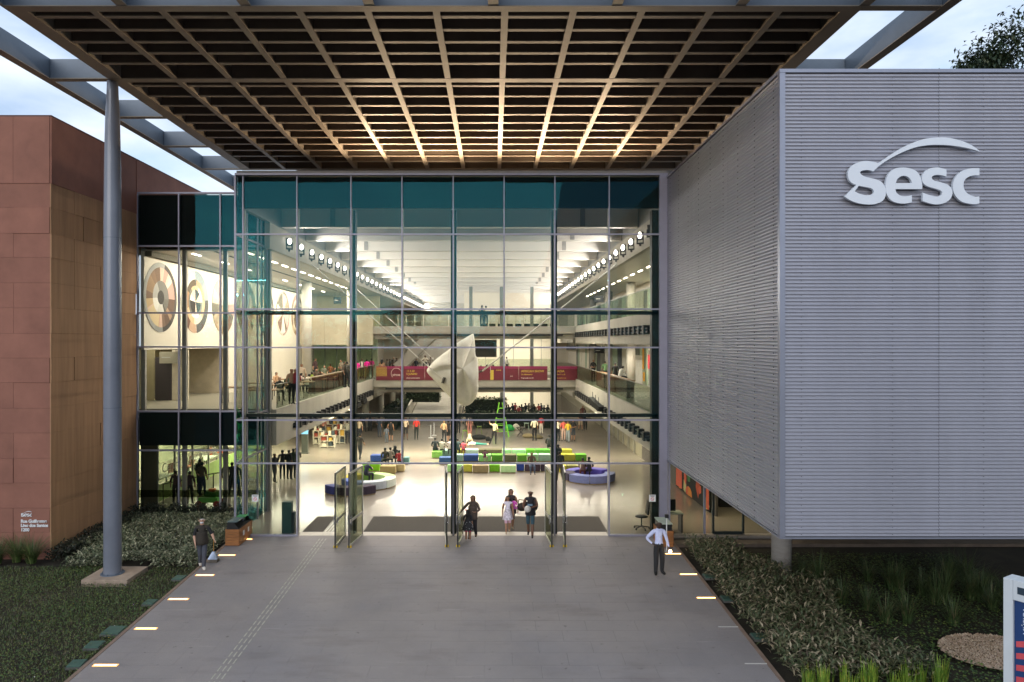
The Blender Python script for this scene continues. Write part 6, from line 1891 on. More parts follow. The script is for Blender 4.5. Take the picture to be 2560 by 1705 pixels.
# people on the lower bridge and beyond
def deck(px, Y, z, pose, rz, h, c1, c2, label, **k):
    person(pose, Vector(((px - 1233) / 1740 * (Y + CAMD), Y, z)), R(rz), h, c1, c2, label, **k)
deck(955, YY(55.5), L1 - 0.12, 'stand', 170, 1.66, '#b08a6a', '#2a2a2a', 'woman with big black hair at the start of the banner', skin='brown', longhair=True)
deck(1063, YY(57.6), 5.1, 'sitlean', 5, 1.7, '#d8d0c0', '#2c2c2c', 'person in white T-shirt sitting on the stair', skin='brown')
deck(1077, YY(57.8), 5.0, 'sit', 5, 1.6, '#8a8278', '#2c2c2c', 'person in grey sitting on the stair beside the white shirt', skin='brown')
deck(1202, YY(56.0), L1 - 0.12, 'sit', 170, 1.6, '#e07a6a', '#3a2a2a', 'person in salmon top sitting behind the banner')
deck(1217, YY(56.0), L1 - 0.12, 'sit', 180, 1.7, '#17181a', '#222', 'person in black sitting behind the banner') if False else deck(1217, YY(56.0), L1 - 0.12, 'sit', 180, 1.7, '#17181a', '#222222', 'person in black sitting behind the banner')
deck(1224, YY(55.9), L1 - 0.12, 'sit', 175, 1.75, '#d5dde4', '#223344', 'person in white and blue sitting behind the banner')
deck(1233, YY(56.0), L1 - 0.12, 'sit', 180, 1.7, '#1d2026', '#222222', 'dark haired person with blue bag behind the banner')
deck(1267, YY(64.5), 4.3, 'walk', -70, 1.72, '#dcd8cc', '#23242a', 'man in white shirt walking along the far landing', skin='dark')
deck(1205, YY(55.5), 8.55, 'stand', 180, 1.78, '#1f3428', '#16181a', 'person in dark green standing on the upper footbridge')
deck(1215, YY(55.5), 8.55, 'armsfold', 170, 1.74, '#d6cbb4', '#141416', 'person in cream shirt standing on the upper footbridge')
random.seed(31)
for i, px in enumerate((968, 975, 984, 992, 1000, 1008, 1016, 1024, 1032, 1040)):
    deck(px, YY(60 + (i % 3)), 4.3, 'stand' if i % 2 else 'armsfold', random.uniform(-90, 90), random.uniform(1.6, 1.78), random.choice(('#22252a', '#3a3430', '#1a1b1e', '#6a6258')), '#1a1b1e', 'dark clothed visitor in the crowd behind the banner end', group='visitors behind the banner end', skin='brown')
bx('slab', conc_grey, hall, HXL + 0.05, -3.1, YY(58.5), YY(63.5), 4.0, 4.3)
for i in range(14):
    px = 1265 + i * 8 + random.uniform(-2, 2)
    deck(px, YY(61 + (i % 4) * 0.8), 0.62, 'sit', random.uniform(120, 240), random.uniform(1.6, 1.75), random.choice(('#14151a', '#232830', '#8a3a3a', '#1f3040', '#4a4438', '#1a1a1c')), '#17181a', 'seated visitor on the raised terrace behind the hedge', group='visitors on the raised terrace', skin='brown')
# right hand first gallery
for pose, X, d, rz, h, c1, c2, lb in (('stand', 7.7, 30.6, 165, 1.76, '#101c18', '#1c2a24', 'man in black T-shirt at the railing end near the glass'), ('stand', 7.35, 31.3, 200, 1.62, '#4a4a40', '#142418', 'woman in grey top leaning at the first gallery railing'), ('stand2', 8.3, 32.4, 190, 1.64, '#1c1c1e', '#17181a', 'dark haired woman standing behind the railing pair'),
                                      ('stand', 8.5, 30.3, 120, 1.68, '#c9a090', '#3a3a3a', 'person in pale pink half hidden at the gallery edge'), ('sitlean', 7.75, 42.5, 120, 1.72, '#e8e4da', '#2a2a2c', 'man in white shirt leaning over the gallery counter'), ('stand', 7.9, 45, 170, 1.66, '#121214', '#1a1a1c', 'long haired woman in black at the gallery counter'),
                                      ('stand2', 7.8, 48.5, 150, 1.66, '#5a7a50', '#2a2a2a', 'woman in green print top at the gallery counter'), ('armsfold', 7.4, 51.5, 20, 1.68, '#1b1a1c', '#1a1a1c', 'man in black with folded arms at the far counter')):
    z = L1 - 0.03 + (0.32 if pose == 'sitlean' else 0)
    person(pose, (X, YY(d), z), R(rz), h, c1, c2, lb, random.choice(('tan', 'light')))
# bookshop visitors
for pose, px, py, rz, h, c1, lb in (('stand', 836, 1092, 170, 1.68, '#d9a63c', 'bookshop visitor in yellow top'), ('stand', 853, 1090, 150, 1.74, '#16171a', 'bookshop visitor in black shirt'), ('stand2', 808, 1097, 190, 1.66, '#c98a7a', 'bookshop visitor in pink beside the shelf'), ('stand2', 868, 1110, 170, 1.72, '#8a887c', 'bookshop visitor in grey near the door leaf'), ('stand', 898, 1104, 10, 1.7, '#b9a78c', 'visitor in beige walking past the bookshop'), ('walk', 900, 1150, 160, 1.7, '#2a2622', 'visitor in dark brown behind the steel fin')):
    fl_p(pose, px, py, rz, h, c1, '#22252c', lb)
# ------------------------------------------------------------------ plaza lights, lids and furniture outside
glow = M('strip_light_warm', (1, 0.8, 0.5), 0.4, emit=(1.0, 0.56, 0.19), estr=4.6)
glow_off = M('strip_light_off', (0.62, 0.60, 0.55), 0.4)
halo = M('strip_glare_halo', (0.9, 0.6, 0.3), 0.5, emit=(1.0, 0.42, 0.10), estr=0.75)  # glare around the lens, put in as a dim glowing border
rim = M('light_rim', (0.10, 0.09, 0.08), 0.5, 0.4)
ORD = ('nearest the wooden bin', 'second from the wooden bin', 'third from the wooden bin', 'fourth from the wooden bin', 'fifth from the wooden bin', 'farthest from the building')
LYS = [-0.42, -2.14, -4.0, -5.89, -7.82, -9.77]
for i, y in enumerate(LYS):
    t = thing('ground_light', 'lit strip light in the paving on the lawn side, ' + ORD[i], 'ground light', (-9.32, y, ramp_z(y)), group='lit paving lights')
    MB().obox((-9.32, y, ramp_z(y) + 0.002), (0.60, 0.115, 0.014), rx=ang).build('rim', halo, t)  # glowing border imitates the glare around the lens
    MB().obox((-9.32, y, ramp_z(y) + 0.006), (0.53, 0.055, 0.014), rx=ang).build('lens', glow, t)
RY = [-2.0, -3.93, -5.8, -7.72, -9.7]
RL = ('lit strip light in the paving beside the guard', 'lit strip light in the paving past the guard', 'lit strip light farthest from the doors by the leafy bed', 'unlit strip light in the paving by the leafy bed', 'unlit strip light at the near end of the leafy bed')
for i, y in enumerate(RY):
    t = thing('ground_light', RL[i], 'ground light', (6.34, y, ramp_z(y)))
    MB().obox((6.34, y, ramp_z(y) + 0.002), (0.57, 0.085, 0.014), rx=ang).build('rim', halo if i < 3 else paving_m, t)
    MB().obox((6.34, y, ramp_z(y) + 0.006), (0.53, 0.055 if i < 3 else 0.035, 0.014), rx=ang).build('lens', glow if i < 3 else glow_off, t)
lid_m = M('lid_green', (0.045, 0.10, 0.075), 0.6, 0, 0.15, 5)
ls = [(467, 1445), (392, 1506), (300, 1577), (242, 1613), (205, 1660)]
for i, (px, py) in enumerate(ls):
    p = on_ramp(px, py)
    s = (0.32, 0.31, 0.46, 0.36, 0.33)[i]
    p.x = min(p.x - 0.06, PX0 - 0.14 - s / 2)
    t = thing('junction_lid', 'square green junction lid in the lawn, ' + ('nearest the column', 'second from the column', 'largest one', 'fourth from the column', 'nearest the camera')[i], 'lid', (p.x, p.y, p.z))
    MB().obox((p.x, p.y, p.z + 0.012), (s, s, 0.04), rz=0.05 * (i - 2), rx=ang).build('cover', lid_m, t, bevel=0.008)
    MB().obox((p.x, p.y, p.z - 0.03), (s + 0.04, s + 0.04, 0.06), rz=0.05 * (i - 2), rx=ang).build('collar', M('lid_collar', (0.09, 0.09, 0.08), 0.8), t)
rl = [(1766, 1441), (1810, 1497), (1887, 1592)]
for i, (px, py) in enumerate(rl):
    p = on_ramp(px, py)
    p.x = max(p.x, 6.95)
    t = thing('junction_lid', 'green junction lid at the edge of the leafy bed, ' + ('nearest the pillar', 'middle one', 'nearest the camera')[i], 'lid', (p.x, p.y, p.z))
    MB().obox((p.x, p.y, p.z + 0.012), (0.32, 0.32, 0.04), rx=ang).build('cover', lid_m, t, bevel=0.008)
    MB().obox((p.x, p.y, p.z - 0.03), (0.36, 0.36, 0.06), rx=ang).build('collar', M('lid_collar', (0.09, 0.09, 0.08), 0.8), t)

# wooden recycling bin
p = on_ramp(592, 1366)
bxx, byy = at(563, 1366, p.y).x, p.y
plank_m = M('bin_wood', (0.30, 0.12, 0.035), 0.5, 0, 0.3, 2, 0.1, 30, rnd=0.12, stretch=(2, 8, 14))
rb = thing('recycling_bin', 'slatted wooden recycling bin with green and grey lids open', 'bin', (bxx + 0.3, byy + 0.6, ramp_z(byy)))
x0, x1, y0, y1, z0 = bxx, bxx + 0.52, byy, byy + 1.35, ramp_z(byy) + 0.01
for i in range(6):
    z = z0 + 0.02 + i * 0.098
    bx('plank', plank_m, rb, x0 + 0.02, x1 - 0.02, y0 - 0.018, y0, z, z + 0.09)
    bx('plank', plank_m, rb, x1 - 0.018, x1, y0 + 0.002, y1, z, z + 0.09)
    bx('plank', plank_m, rb, x0, x0 + 0.018, y0 + 0.002, y1, z, z + 0.09)
bx('liner', black, rb, x0 + 0.03, x1 - 0.03, y0 + 0.01, y1 - 0.02, z0, z0 + 0.62)
MB().add([(x0 + .04, y0 + .03, z0 + .62), (x1 - .04, y0 + .03, z0 + .62), (x1 - .04, y1 - .03, z0 + .62), (x0 + .04, y1 - .03, z0 + .62),
          (x0 + .06, y0 + .03, z0 + .84), (x0 + .30, y0 + .03, z0 + .84), (x0 + .30, y1 - .03, z0 + .84), (x0 + .06, y1 - .03, z0 + .84)],
         [(4, 5, 6, 7), (3, 7, 6, 2), (0, 3, 7, 4), (0, 4, 5, 1)]).build('hood', M('bin_hood', (0.012, 0.013, 0.014), 0.4), rb)
bx('lid', M('bin_lid_green', (0.05, 0.28, 0.08), 0.5), rb, x0 + .12, x1 - .08, y0 + .75, y1 - .25, z0 + .843, z0 + .875)
bx('lid', M('bin_lid_grey', (0.10, 0.14, 0.14), 0.4), rb, x0 + .06, x1 - .1, y0 + .05, y0 + .70, z0 + .843, z0 + .87)
for k in range(2):
    bx('sticker', notice_w, rb, x1 + 0.001, x1 + 0.004, y0 + .35 + .5 * k, y0 + .50 + .5 * k, z0 + .28, z0 + .46)
# guard desk, swivel chair and wooden bin at the other side
bp2 = at(1694, 1372, -1.25)
rb2 = thing('recycling_bin', 'wooden slatted bin at the plaza edge behind the guard', 'bin', (bp2.x - 0.3, -1.0, ramp_z(-1)))
x0, x1, y0, y1, z0 = 6.02, 6.52, -1.35, -0.35, ramp_z(-1.35) + 0.01
for i in range(6):
    z = z0 + 0.02 + i * 0.098
    bx('plank', plank_m, rb2, x0 + 0.02, x1 - 0.02, y0 - 0.018, y0, z, z + 0.09)
    bx('plank', plank_m, rb2, x1 - 0.018, x1, y0 + 0.002, y1, z, z + 0.09)
    bx('plank', plank_m, rb2, x0, x0 + 0.018, y0 + 0.002, y1, z, z + 0.09)
bx('liner', black, rb2, x0 + 0.03, x1 - 0.03, y0 + 0.01, y1 - 0.02, z0, z0 + 0.63)
bx('hood', M('bin_hood', (0.012, 0.013, 0.014), 0.4), rb2, x0 + .05, x1 - .05, y0 + .05, y1 - .05, z0 + .635, z0 + .82)
bx('lid', M('hood_top_pale', (0.50, 0.58, 0.48), 0.4), rb2, x0 + .03, x1 - .03, y0 + .02, y1 - .02, z0 + .823, z0 + .85)
ws = thing('hand_scanner_post', 'thin pale post with a small reader beside the guard', 'post', (6.18, -1.7, ramp_z(-1.7)))
MB().tube([(6.18, -1.7, ramp_z(-1.7)), (6.18, -1.7, 1.12)], 0.018, 8).build('post', notice_w, ws)
bx('reader', black, ws, 6.12, 6.24, -1.76, -1.66, 1.12, 1.24)
MB().tube([(6.18, -1.7, ramp_z(-1.7)), (6.18, -1.7, ramp_z(-1.7) + 0.02)], 0.13, 12).build('foot', M('post_foot', (0.4, 0.38, 0.34), 0.4), ws)
lamp = MB().sphere((6.32, -1.95, ramp_z(-2) + 0.42), 0.055, 8, 6).build('hand_torch', M('torch_glow', (1, .8, .5), 0.4, emit=(1.0, 0.72, 0.36), estr=12), smooth=True)
tag(lamp, 'small glowing torch in the hand of the guard', 'torch')
lamp.location = g0 + Vector((.33, -.16, .80)) - Vector((6.32, -1.95, ramp_z(-2) + 0.42))
ch = thing('swivel_chair', 'black swivel chair just inside the glass behind the guard', 'swivel chair', (5.75, 0.95, 0))
MB().sphere((5.85, 0.95, 0.50), (.26, .25, .05), 12, 5).build('seat', M('chair_black', (0.012, 0.012, 0.012), 0.6), ch, smooth=True)
MB().obox((6.10, 0.95, 0.85), (.06, .42, .5), ry=0.12).build('backrest', M('chair_black', (0.012, 0.012, 0.012), 0.6), ch)
MB().tube([(5.85, 0.95, 0.1), (5.85, 0.95, 0.48)], .025, 8).build('column', metal_d, ch)
for k in range(5):
    a = k * 2 * math.pi / 5
    MB().tube([(5.85, 0.95, .12), (5.85 + .3 * math.cos(a), .95 + .3 * math.sin(a), .08)], [.025, .02], 6).sphere((5.85 + .3 * math.cos(a), .95 + .3 * math.sin(a), .04), .04, 6, 4).build('castor_arm', metal_d, ch)
dk = thing('guard_desk', 'small dark desk with monitor behind the glass by the plaza edge', 'desk', (7.0, 0.7, 0))
bx('top', M('desk_top', (0.36, 0.42, 0.34), 0.4), dk, 6.72, 7.35, 0.35, 0.95, 0.72, 0.76)
bx('monitor', black, dk, 6.8, 7.1, 0.6, 0.66, 0.80, 1.25)
for xx in (6.75, 7.3):
    bx('leg', metal_d, dk, xx - 0.03, xx + 0.03, 0.4, 0.9, 0, 0.719)

# totem sign at the frame edge
TX, TY = at(2508, 853, YY(12.0)).x, YY(12.0)
tot = thing('totem_sign', 'white framed poster totem with blue and red striped poster', 'totem sign', (TX, TY, ramp_z(TY)), R(-58))
H = 3.34 - ramp_z(TY)
tw = M('totem_white', (0.62, 0.66, 0.68), 0.4, 0, 0.03)
# local frame: x along the poster face, y thickness
MB().box(0, 0.14, 0, 0.34, 0, H).build('side_frame', tw, tot, local=True, bevel=0.006)
MB().box(1.36, 1.5, 0, 0.34, 0, H).build('side_frame', tw, tot, local=True, bevel=0.006)
MB().box(0.143, 1.357, 0, 0.34, H - 0.34, H).build('head_frame', tw, tot, local=True, bevel=0.006)
MB().box(0.143, 1.357, 0, 0.34, 0, 0.45).build('foot_frame', tw, tot, local=True)
MB().box(0.143, 1.357, 0.06, 0.26, 0.452, H - 0.342).build('poster', M('poster_blue', (0.010, 0.045, 0.16), 0.5, 0, 0.08, 2), tot, local=True)
rs_ = M('poster_red', (0.60, 0.075, 0.09), 0.6)
for i in range(11):
    z = H - 1.15 - i * 0.20
    MB().add([(0.17, 0.055, z), (0.60, 0.055, z + 0.04 + 0.02 * (5 - i)), (0.60, 0.055, z + 0.15 + 0.02 * (5 - i)), (0.17, 0.055, z + 0.10)], [(0, 1, 2, 3)]).build('stripe', rs_, tot, local=True)
MB().box(0.21, 0.33, -0.006, -0.002, H - 0.22, H - 0.10).build('dark_plate', M('plate_dark', (0.02, 0.04, 0.06), 0.5), tot, local=True)
text('poster_title', 'MÚSICA', (0.36, 0.054, H - 0.90), 0.13, M('poster_white', (0.75, 0.78, 0.8), 0.6), tot, rot=(R(90), R(-90), 0), ext=0.001, local=True)

# ------------------------------------------------------------------ planting
def scatter(name, n, region, leaf, mats, parent=None, seed=1):
    """region(rng) -> x, y, zbase, height ; leaf(rng, p) -> list of (verts, faces, mat index)"""
    rng = random.Random(seed)
    V, Fc, Mi = [], [], []
    for _ in range(n):
        q = region(rng)
        if q is None: continue
        for vs, fs, mi in leaf(rng, q):
            o = len(V)
            V += vs
            Fc += [tuple(i + o for i in f) for f in fs]
            Mi += [mi] * len(fs)
    me = bpy.data.meshes.new(name)
    me.from_pydata(V, [], Fc)
    for m in mats: me.materials.append(m)
    me.polygons.foreach_set('material_index', Mi)
    me.update()
    o = bpy.data.objects.new(name, me)
    COL.objects.link(o)
    if parent: o.parent = parent
    return o


def blade(L, W, up):
    """lance shaped leaf, folded along the midrib"""
    def f(rng, q):
        x, y, z = q
        a = rng.uniform(0, 2 * math.pi)
        e = rng.uniform(*up)
        l, w = L * rng.uniform(0.7, 1.25), W * rng.uniform(0.7, 1.2)
        d = Vector((math.cos(a) * math.cos(e), math.sin(a) * math.cos(e), math.sin(e)))
        s = d.cross(Vector((0, 0, 1))).normalized()
        u = s.cross(d)
        b0 = Vector((x, y, z))
        mid = b0 + d * l * 0.5 + u * l * 0.06
        tip = b0 + d * l - u * l * 0.10
        vs = [b0, mid + s * w / 2 + u * w * .15, tip, mid - s * w / 2 + u * w * .15, mid]
        return [([tuple(v) for v in vs], [(0, 1, 4), (1, 2, 4), (0, 4, 3), (4, 2, 3)], rng.choices(range(4), (5, 3, 2, 1))[0])]
    return f


def leafmats(pre, cols):
    return [M(f'{pre}_{i}', c, 0.55, 0, 0.25, 12) for i, c in enumerate(cols)]


def mound(x, y): return 0.5 + 0.5 * math.sin(x * 2.1 + 1.3 * math.sin(y * 1.7)) * math.cos(y * 1.9 + 0.7 * math.sin(x * 2.7))


def reg_left(rng):
    x, y = rng.uniform(-15.3, -9.95), rng.uniform(-3.3, 3.0)
    if y < -1.6 and x < -14.4: return None
    if -13.1 < x < -11.45 and y < -3.0 + 0.0: return None
    edge = min(x + 15.4, -9.9 - x, y + 3.4, 3.1 - y)
    if edge < 0.15 and rng.random() < 0.5: return None
    return x, y, zg(x, y) + 0.04 + rng.random() ** 0.6 * (0.16 + 0.14 * mound(x, y)) * min(1, 0.4 + edge)


sc = scatter('leafy_ground_cover', 15000, reg_left, blade(0.17, 0.055, (-0.2, 0.9)), leafmats('cover', [(0.098, 0.124, 0.062), (0.189, 0.205, 0.117), (0.364, 0.351, 0.227), (0.047, 0.055, 0.029)]), seed=3)
tag(sc, 'variegated grey green ground cover between the red wall and the plaza', 'ground cover', kind='stuff')


def reg_shrub(rng):
    x, y = rng.uniform(-15.4, -9.95), rng.uniform(2.9, 3.65)
    k = mound(x * 3, y)
    return x, y, zg(x, y) + rng.random() * (0.25 + 0.28 * k)


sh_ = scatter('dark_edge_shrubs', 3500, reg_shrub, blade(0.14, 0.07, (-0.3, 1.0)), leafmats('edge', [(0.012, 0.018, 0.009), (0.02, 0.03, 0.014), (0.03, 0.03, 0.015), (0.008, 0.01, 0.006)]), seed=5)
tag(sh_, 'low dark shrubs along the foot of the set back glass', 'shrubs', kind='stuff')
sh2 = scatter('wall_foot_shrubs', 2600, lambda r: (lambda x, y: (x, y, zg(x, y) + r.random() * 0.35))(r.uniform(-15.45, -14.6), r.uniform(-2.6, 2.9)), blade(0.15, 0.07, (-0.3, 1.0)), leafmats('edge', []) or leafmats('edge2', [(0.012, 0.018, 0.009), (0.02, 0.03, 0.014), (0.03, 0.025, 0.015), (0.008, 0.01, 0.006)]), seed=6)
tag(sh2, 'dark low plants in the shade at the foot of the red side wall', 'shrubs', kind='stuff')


def reg_lawn(rng):
    x, y = rng.uniform(-22, -9.85), rng.uniform(-13.5, -3.1)
    if y > -3.6 and -13.1 < x < -11.4: return None
    if -13.05 < x < -11.5 and -4.6 < y < -3.1: return None
    return x, y, zg(x, y)


def grass(L, W):
    def f(rng, q):
        x, y, z = q
        k = mound(x * 0.33 + 3, y * 0.36 + 0.6)
        a = rng.uniform(0, 2 * math.pi)
        l = L * rng.uniform(0.5, 1.3) * (0.6 + 0.7 * k)
        lean = rng.uniform(0.2, 1.1)
        d = Vector((math.cos(a) * lean, math.sin(a) * lean, 1)).normalized()
        s = Vector((-math.sin(a), math.cos(a), 0)) * W * 0.5
        b0 = Vector((x, y, z))
        mi = rng.choices(range(4), (5 * k + 1, 2, 3 * (1 - k) + 0.6, 0.7))[0]
        return [([tuple(b0 - s), tuple(b0 + s), tuple(b0 + d * l)], [(0, 1, 2)], mi)]
    return f


lawn = scatter('lawn', 80000, reg_lawn, grass(0.065, 0.024), leafmats('lawn', [(0.058, 0.090, 0.020), (0.102, 0.123, 0.026), (0.123, 0.104, 0.043), (0.061, 0.046, 0.026)]), seed=9)
tag(lawn, 'rough dark green lawn on the side of the red building', 'lawn', kind='stuff')
clv = scatter('lawn_weeds', 22000, lambda r: (lambda q: q and (q[0], q[1], q[2] + r.random() * 0.10))((lambda q: q if q and mound(q[0] * 0.42 + 2, q[1] * 0.45) > 0.35 + 0.4 * r.random() else None)(reg_lawn(r))), blade(0.055, 0.045, (-0.1, 0.5)),
              leafmats('weed', [(0.052, 0.109, 0.026), (0.087, 0.145, 0.032), (0.138, 0.174, 0.029), (0.051, 0.065, 0.026)]), seed=10)
tag(clv, 'broad leaved weeds growing through the lawn', 'weeds', kind='stuff')
fls = scatter('lawn_flowers', 60, lambda r: (lambda q: q and (q[0], q[1], q[2] + 0.11))(reg_lawn(r)), blade(0.035, 0.035, (0.0, 0.5)), leafmats('flower', [(0.60, 0.36, 0.02), (0.62, 0.58, 0.55), (0.45, 0.25, 0.5), (0.6, 0.4, 0.02)]), seed=12)
tag(fls, 'tiny yellow and white flowers dotted in the lawn', 'flowers', kind='stuff')


def clump(x, y, h, n, mats, label, seed, group, W=0.022, spread=0.55, lean=(0.1, 0.75)):
    rng = random.Random(seed)
    z = zg(x, y)
    t = thing('grass_clump', label, 'ornamental grass', (x, y, z), group=group)
    V, Fc, Mi = [], [], []
    for _ in range(n):
        a = rng.uniform(0, 2 * math.pi)
        r0 = rng.random() * 0.14
        l = h * rng.uniform(0.6, 1.1)
        ln = rng.uniform(*lean)
        o = len(V)
        p = Vector((r0 * math.cos(a), r0 * math.sin(a), 0))
        sd_ = Vector((-math.sin(a), math.cos(a), 0))
        for k in range(5):
            tt = k / 4
            c = p + Vector((math.cos(a), math.sin(a), 0)) * (ln * spread * l * tt ** 1.7) + Vector((0, 0, l * (tt - 0.28 * ln * tt ** 2.2)))
            w = W * (1 - tt * 0.9) / 2
            V += [tuple(c - sd_ * w), tuple(c + sd_ * w)]
            if k: Fc.append((o + 2 * k - 2, o + 2 * k - 1, o + 2 * k + 1, o + 2 * k)); Mi.append(rng.choices((0, 1, 2), (4, 3, 1))[0])
    me = bpy.data.meshes.new('blades')
    me.from_pydata(V, [], Fc)
    for m in mats: me.materials.append(m)
    me.polygons.foreach_set('material_index', Mi)
    me.update()
    o = bpy.data.objects.new('blades', me)
    COL.objects.link(o)
    o.parent = t


gm = leafmats('tall', [(0.060, 0.101, 0.023), (0.101, 0.144, 0.038), (0.186, 0.169, 0.068)])
for i, (x, y, h) in enumerate(((-15.75, -2.75, 1.15), (-16.35, -2.6, 1.05), (-16.9, -2.8, 1.0), (-17.5, -2.65, 1.2), (-18.2, -2.75, 1.0))):
    clump(x, y, h, 170, gm, 'tall green grass clump against the red front wall, ' + ('at the corner', 'second from the corner', 'third from the corner', 'fourth from the corner', 'farthest from the corner')[i], 40 + i, 'grass clumps by the red wall', spread=1.0, lean=(0.15, 1.3))
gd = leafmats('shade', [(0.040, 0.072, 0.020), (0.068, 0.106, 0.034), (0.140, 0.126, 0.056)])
random.seed(77)
for i in range(26):
    x, y = random.uniform(9.7, 15.5), random.uniform(-7.6, -4.2)
    clump(x, y, random.uniform(0.8, 1.25), 110, gd, 'tall dark grass clump in the shade under the metal wing', 80 + i, 'dark grass clumps under the wing', spread=0.9, lean=(0.1, 1.1))
gy = leafmats('iris', [(0.118, 0.220, 0.023), (0.220, 0.321, 0.034), (0.372, 0.372, 0.051)])
for i in range(18):
    x, y = 7.0 + i * 0.20 + random.uniform(-.08, .08), -10.6 + random.uniform(-.45, .25)
    clump(x, y, random.uniform(0.5, 0.75), 34, gy, 'bright yellow green strappy plant in the front row of the leafy bed', 120 + i, 'yellow green strappy plants', W=0.035, spread=0.4, lean=(0.05, 0.5))


def reg_right(rng):
    x, y = rng.uniform(6.85, 10.9), rng.uniform(-10.5, -1.2)
    lim = 9.3 if y > -5 else 9.9 + 0.5 * math.sin(y)
    if y > -3.2: lim = 8.6
    if x > lim: return None
    return x, y, zg(x, y) + 0.05 + rng.random() ** 0.7 * (0.30 + 0.25 * mound(x * 0.9, y))


rt = scatter('broad_leaf_bed', 15000, reg_right, blade(0.21, 0.06, (-0.1, 1.0)), leafmats('broad', [(0.070, 0.090, 0.038), (0.15, 0.145, 0.075), (0.34, 0.28, 0.18), (0.060, 0.043, 0.024)]), seed=15)
tag(rt, 'dense bed of pale edged broad leaves beside the plaza', 'plant bed', kind='stuff')


def reg_rc(rng):
    x, y = rng.uniform(8.3, 16), rng.uniform(-12.5, -2)
    if ((x - 12.6) / 1.35) ** 2 + ((y + 9.05) / 1.0) ** 2 < 1: return None
    return x, y, zg(x, y) + rng.random() * 0.14


rc = scatter('low_ground_cover', 16000, reg_rc, blade(0.075, 0.065, (-0.1, 0.6)), leafmats('round', [(0.037, 0.066, 0.022), (0.071, 0.124, 0.029), (0.131, 0.178, 0.037), (0.024, 0.029, 0.014)]), seed=16)
tag(rc, 'low round leaved ground cover around the gravel patch', 'ground cover', kind='stuff')
# gravel patch
rng = random.Random(4)
V, Fc, Mi = [], [], []
for _ in range(4200):
    a, r_ = rng.uniform(0, 2 * math.pi), math.sqrt(rng.random())
    x, y = 12.6 + 1.3 * r_ * math.cos(a), -9.05 + 0.95 * r_ * math.sin(a)
    s = rng.uniform(0.018, 0.04) * (1.7 if r_ > 0.96 else 1)
    z = zg(x, y) + 0.03 + s * 0.3
    o = len(V)
    V += [(x + s * rng.uniform(.7, 1.2) * dx, y + s * rng.uniform(.7, 1.2) * dy, z + s * rng.uniform(.5, .9) * dz) for dx, dy, dz in ((1, 0, 0), (-1, 0, 0), (0, 1, 0), (0, -1, 0), (0, 0, 1), (0, 0, -1))]
    f8 = [(0, 2, 4), (2, 1, 4), (1, 3, 4), (3, 0, 4)]
    Fc += [tuple(i + o for i in f) for f in f8]
    Mi += [rng.randrange(4)] * 4
me = bpy.data.meshes.new('gravel')
me.from_pydata(V, [], Fc)
for m in leafmats('pebble', [(0.34, 0.24, 0.15), (0.44, 0.34, 0.24), (0.26, 0.18, 0.11), (0.40, 0.28, 0.20)]): me.materials.append(m)
me.polygons.foreach_set('material_index', Mi)
o = bpy.data.objects.new('gravel', me)
COL.objects.link(o)
tag(o, 'oval patch of tan pebbles in the planting near the totem', 'gravel', kind='stuff')
mb = MB()
mb.add([(12.6 + 1.3 * math.cos(k * .2618), -9.05 + .95 * math.sin(k * .2618), zg(12, -9.05 + .95 * math.sin(k * .2618)) + 0.025) for k in range(24)], [tuple(range(24))])
bo = mb.build('gravel_bed', M('gravel_sand', (0.25, 0.18, 0.11), 0.9, 0, 0.3, 20))
tag(bo, 'sandy base of the pebble patch', 'gravel', kind='structure')

# hedge and plants at the back of the hall
def leafbox(name, label, x0, x1, y0, y1, z0, z1, n, seed, mats, cat='hedge'):
    t = thing(name, label, cat, ((x0 + x1) / 2, (y0 + y1) / 2, z0))
    def reg(r):
        return r.uniform(x0, x1), r.uniform(y0, y1), r.uniform(z0 + 0.05, z1)
    bx('core', mats[3], t, x0 + 0.15, x1 - 0.15, y0 + 0.15, y1 - 0.15, z0, z1 - 0.15)
    o = scatter('foliage', n, reg, blade(0.26, 0.14, (-0.4, 0.9)), mats, seed=seed)
    for v in o.data.vertices: v.co -= wl(t)
    o.parent = t
    return t
hm_ = leafmats('hedge', [(0.016, 0.035, 0.010), (0.03, 0.055, 0.014), (0.05, 0.06, 0.02), (0.008, 0.014, 0.006)])
leafbox('hedge', 'wide dark green hedge behind the performers under the footbridge', -1.6, 5.2, YY(59), YY(60.4), 0, 1.35, 4200, 51, hm_)
leafbox('hedge', 'tall dark planting beside the sculpture and ramp', -2.6, 1.2, YY(62), YY(63), 0, 2.3, 2600, 52, hm_)
leafbox('hedge', 'dark planting along the foot of the ramp parapet', -9.2, -7.9, YY(58), YY(66), 0, 1.9, 3600, 53, hm_)
leafbox('hedge', 'hanging green plants below the end of the lower footbridge', -8.4, -5.0, YY(66), YY(67), 1.6, 3.4, 1800, 54, hm_)
bx('terrace', conc_grey, hall, 0.8, 6.2, YY(60.5), YY(65), 0, 0.62)

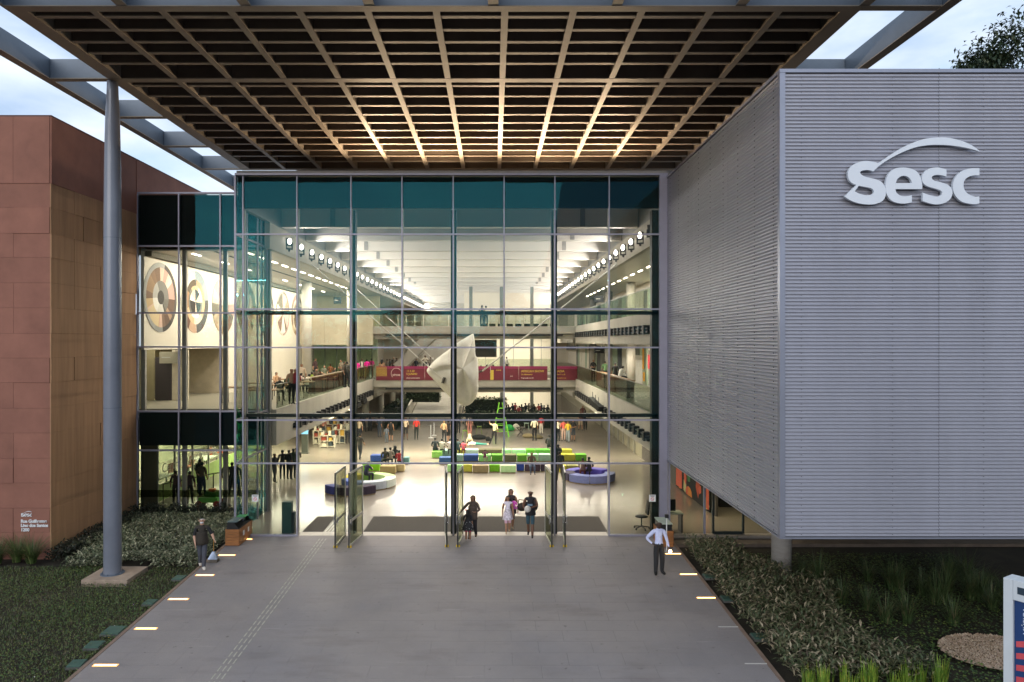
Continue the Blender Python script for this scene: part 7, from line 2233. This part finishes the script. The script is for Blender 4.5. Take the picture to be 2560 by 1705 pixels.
# ------------------------------------------------------------------ trees
def tree(x, y, h, crown_z, rx, rz, n, label, seed, mats, lsize=0.28):
    rng = random.Random(seed)
    t = thing('tree', label, 'tree', (x, y, -0.5))
    bark = M('tree_bark', (0.09, 0.07, 0.055), 0.9, 0, 0.3, 4, 0.4, 12)
    b = MB()
    b.tube([(x, y, -0.5), (x + .3, y, h * .35), (x - .2, y + .2, h * .6), (x + .1, y, h * .93)], [.42, .33, .22, .05], 10)
    tips = []
    for i in range(16):
        z0 = rng.uniform(h * .4, h * .85)
        a = rng.uniform(0, 2 * math.pi)
        l = rx * rng.uniform(.5, 1.0)
        p0, p1 = Vector((x, y, z0)), Vector((x + l * math.cos(a), y + l * math.sin(a), min(h, z0 + l * rng.uniform(.2, .9))))
        md_ = (p0 + p1) / 2 + Vector((0, 0, -.2))
        b.tube([p0, md_, p1], [.13, .08, .03], 6)
        tips += [p1, (md_ + p1) / 2, md_]
    b.build('trunk', bark, t, smooth=True)
    cl = [(p, rng.uniform(.7, 1.5)) for p in tips] + [(Vector((x + rng.gauss(0, rx * .4), y + rng.gauss(0, rx * .4), rng.uniform(crown_z, h + rz * .2))), rng.uniform(.6, 1.4)) for _ in range(22)]
    def reg(r):
        c, s = r.choice(cl)
        return c.x + r.gauss(0, s * .5), c.y + r.gauss(0, s * .5), c.z + r.gauss(0, s * .42)
    o = scatter('crown', n, reg, blade(lsize, lsize * 0.45, (-1.2, 0.5)), mats, seed=seed)
    for v in o.data.vertices: v.co -= wl(t)
    o.parent = t
tm = leafmats('tree', [(0.022, 0.042, 0.020), (0.035, 0.058, 0.024), (0.06, 0.07, 0.03), (0.014, 0.022, 0.012)])
tree(26.3, YY(35.5), 22.0, 17.0, 3.5, 1.4, 46000, 'leafy tree crown rising behind the metal clad wing', 61, tm)
def reg_far(r):
    x = r.uniform(-170, 170)
    k = 0.5 + 0.5 * math.sin(x * 0.21 + 1.7 * math.sin(x * 0.083)) * math.cos(x * 0.047)
    return x, -105 + r.gauss(0, 6), -1 + (9 + 8 * k) * r.random() ** 0.7


tl = scatter('treeline', 34000, reg_far, blade(1.5, 0.9, (-1.0, 0.6)), tm, seed=200)
tag(tl, 'dark line of street trees across the road', 'treeline', kind='stuff')

# ------------------------------------------------------------------ lettering and logos become plain meshes
dg = bpy.context.evaluated_depsgraph_get()
for o in [q for q in S.objects if q.type in ('FONT', 'CURVE')]:
    me = bpy.data.meshes.new_from_object(o.evaluated_get(dg))
    n_ = bpy.data.objects.new('tmp', me)
    COL.objects.link(n_)
    n_.parent = o.parent
    n_.location, n_.rotation_euler = o.location, o.rotation_euler
    nm = o.name.split('.')[0]
    bpy.data.objects.remove(o)
    n_.name = nm
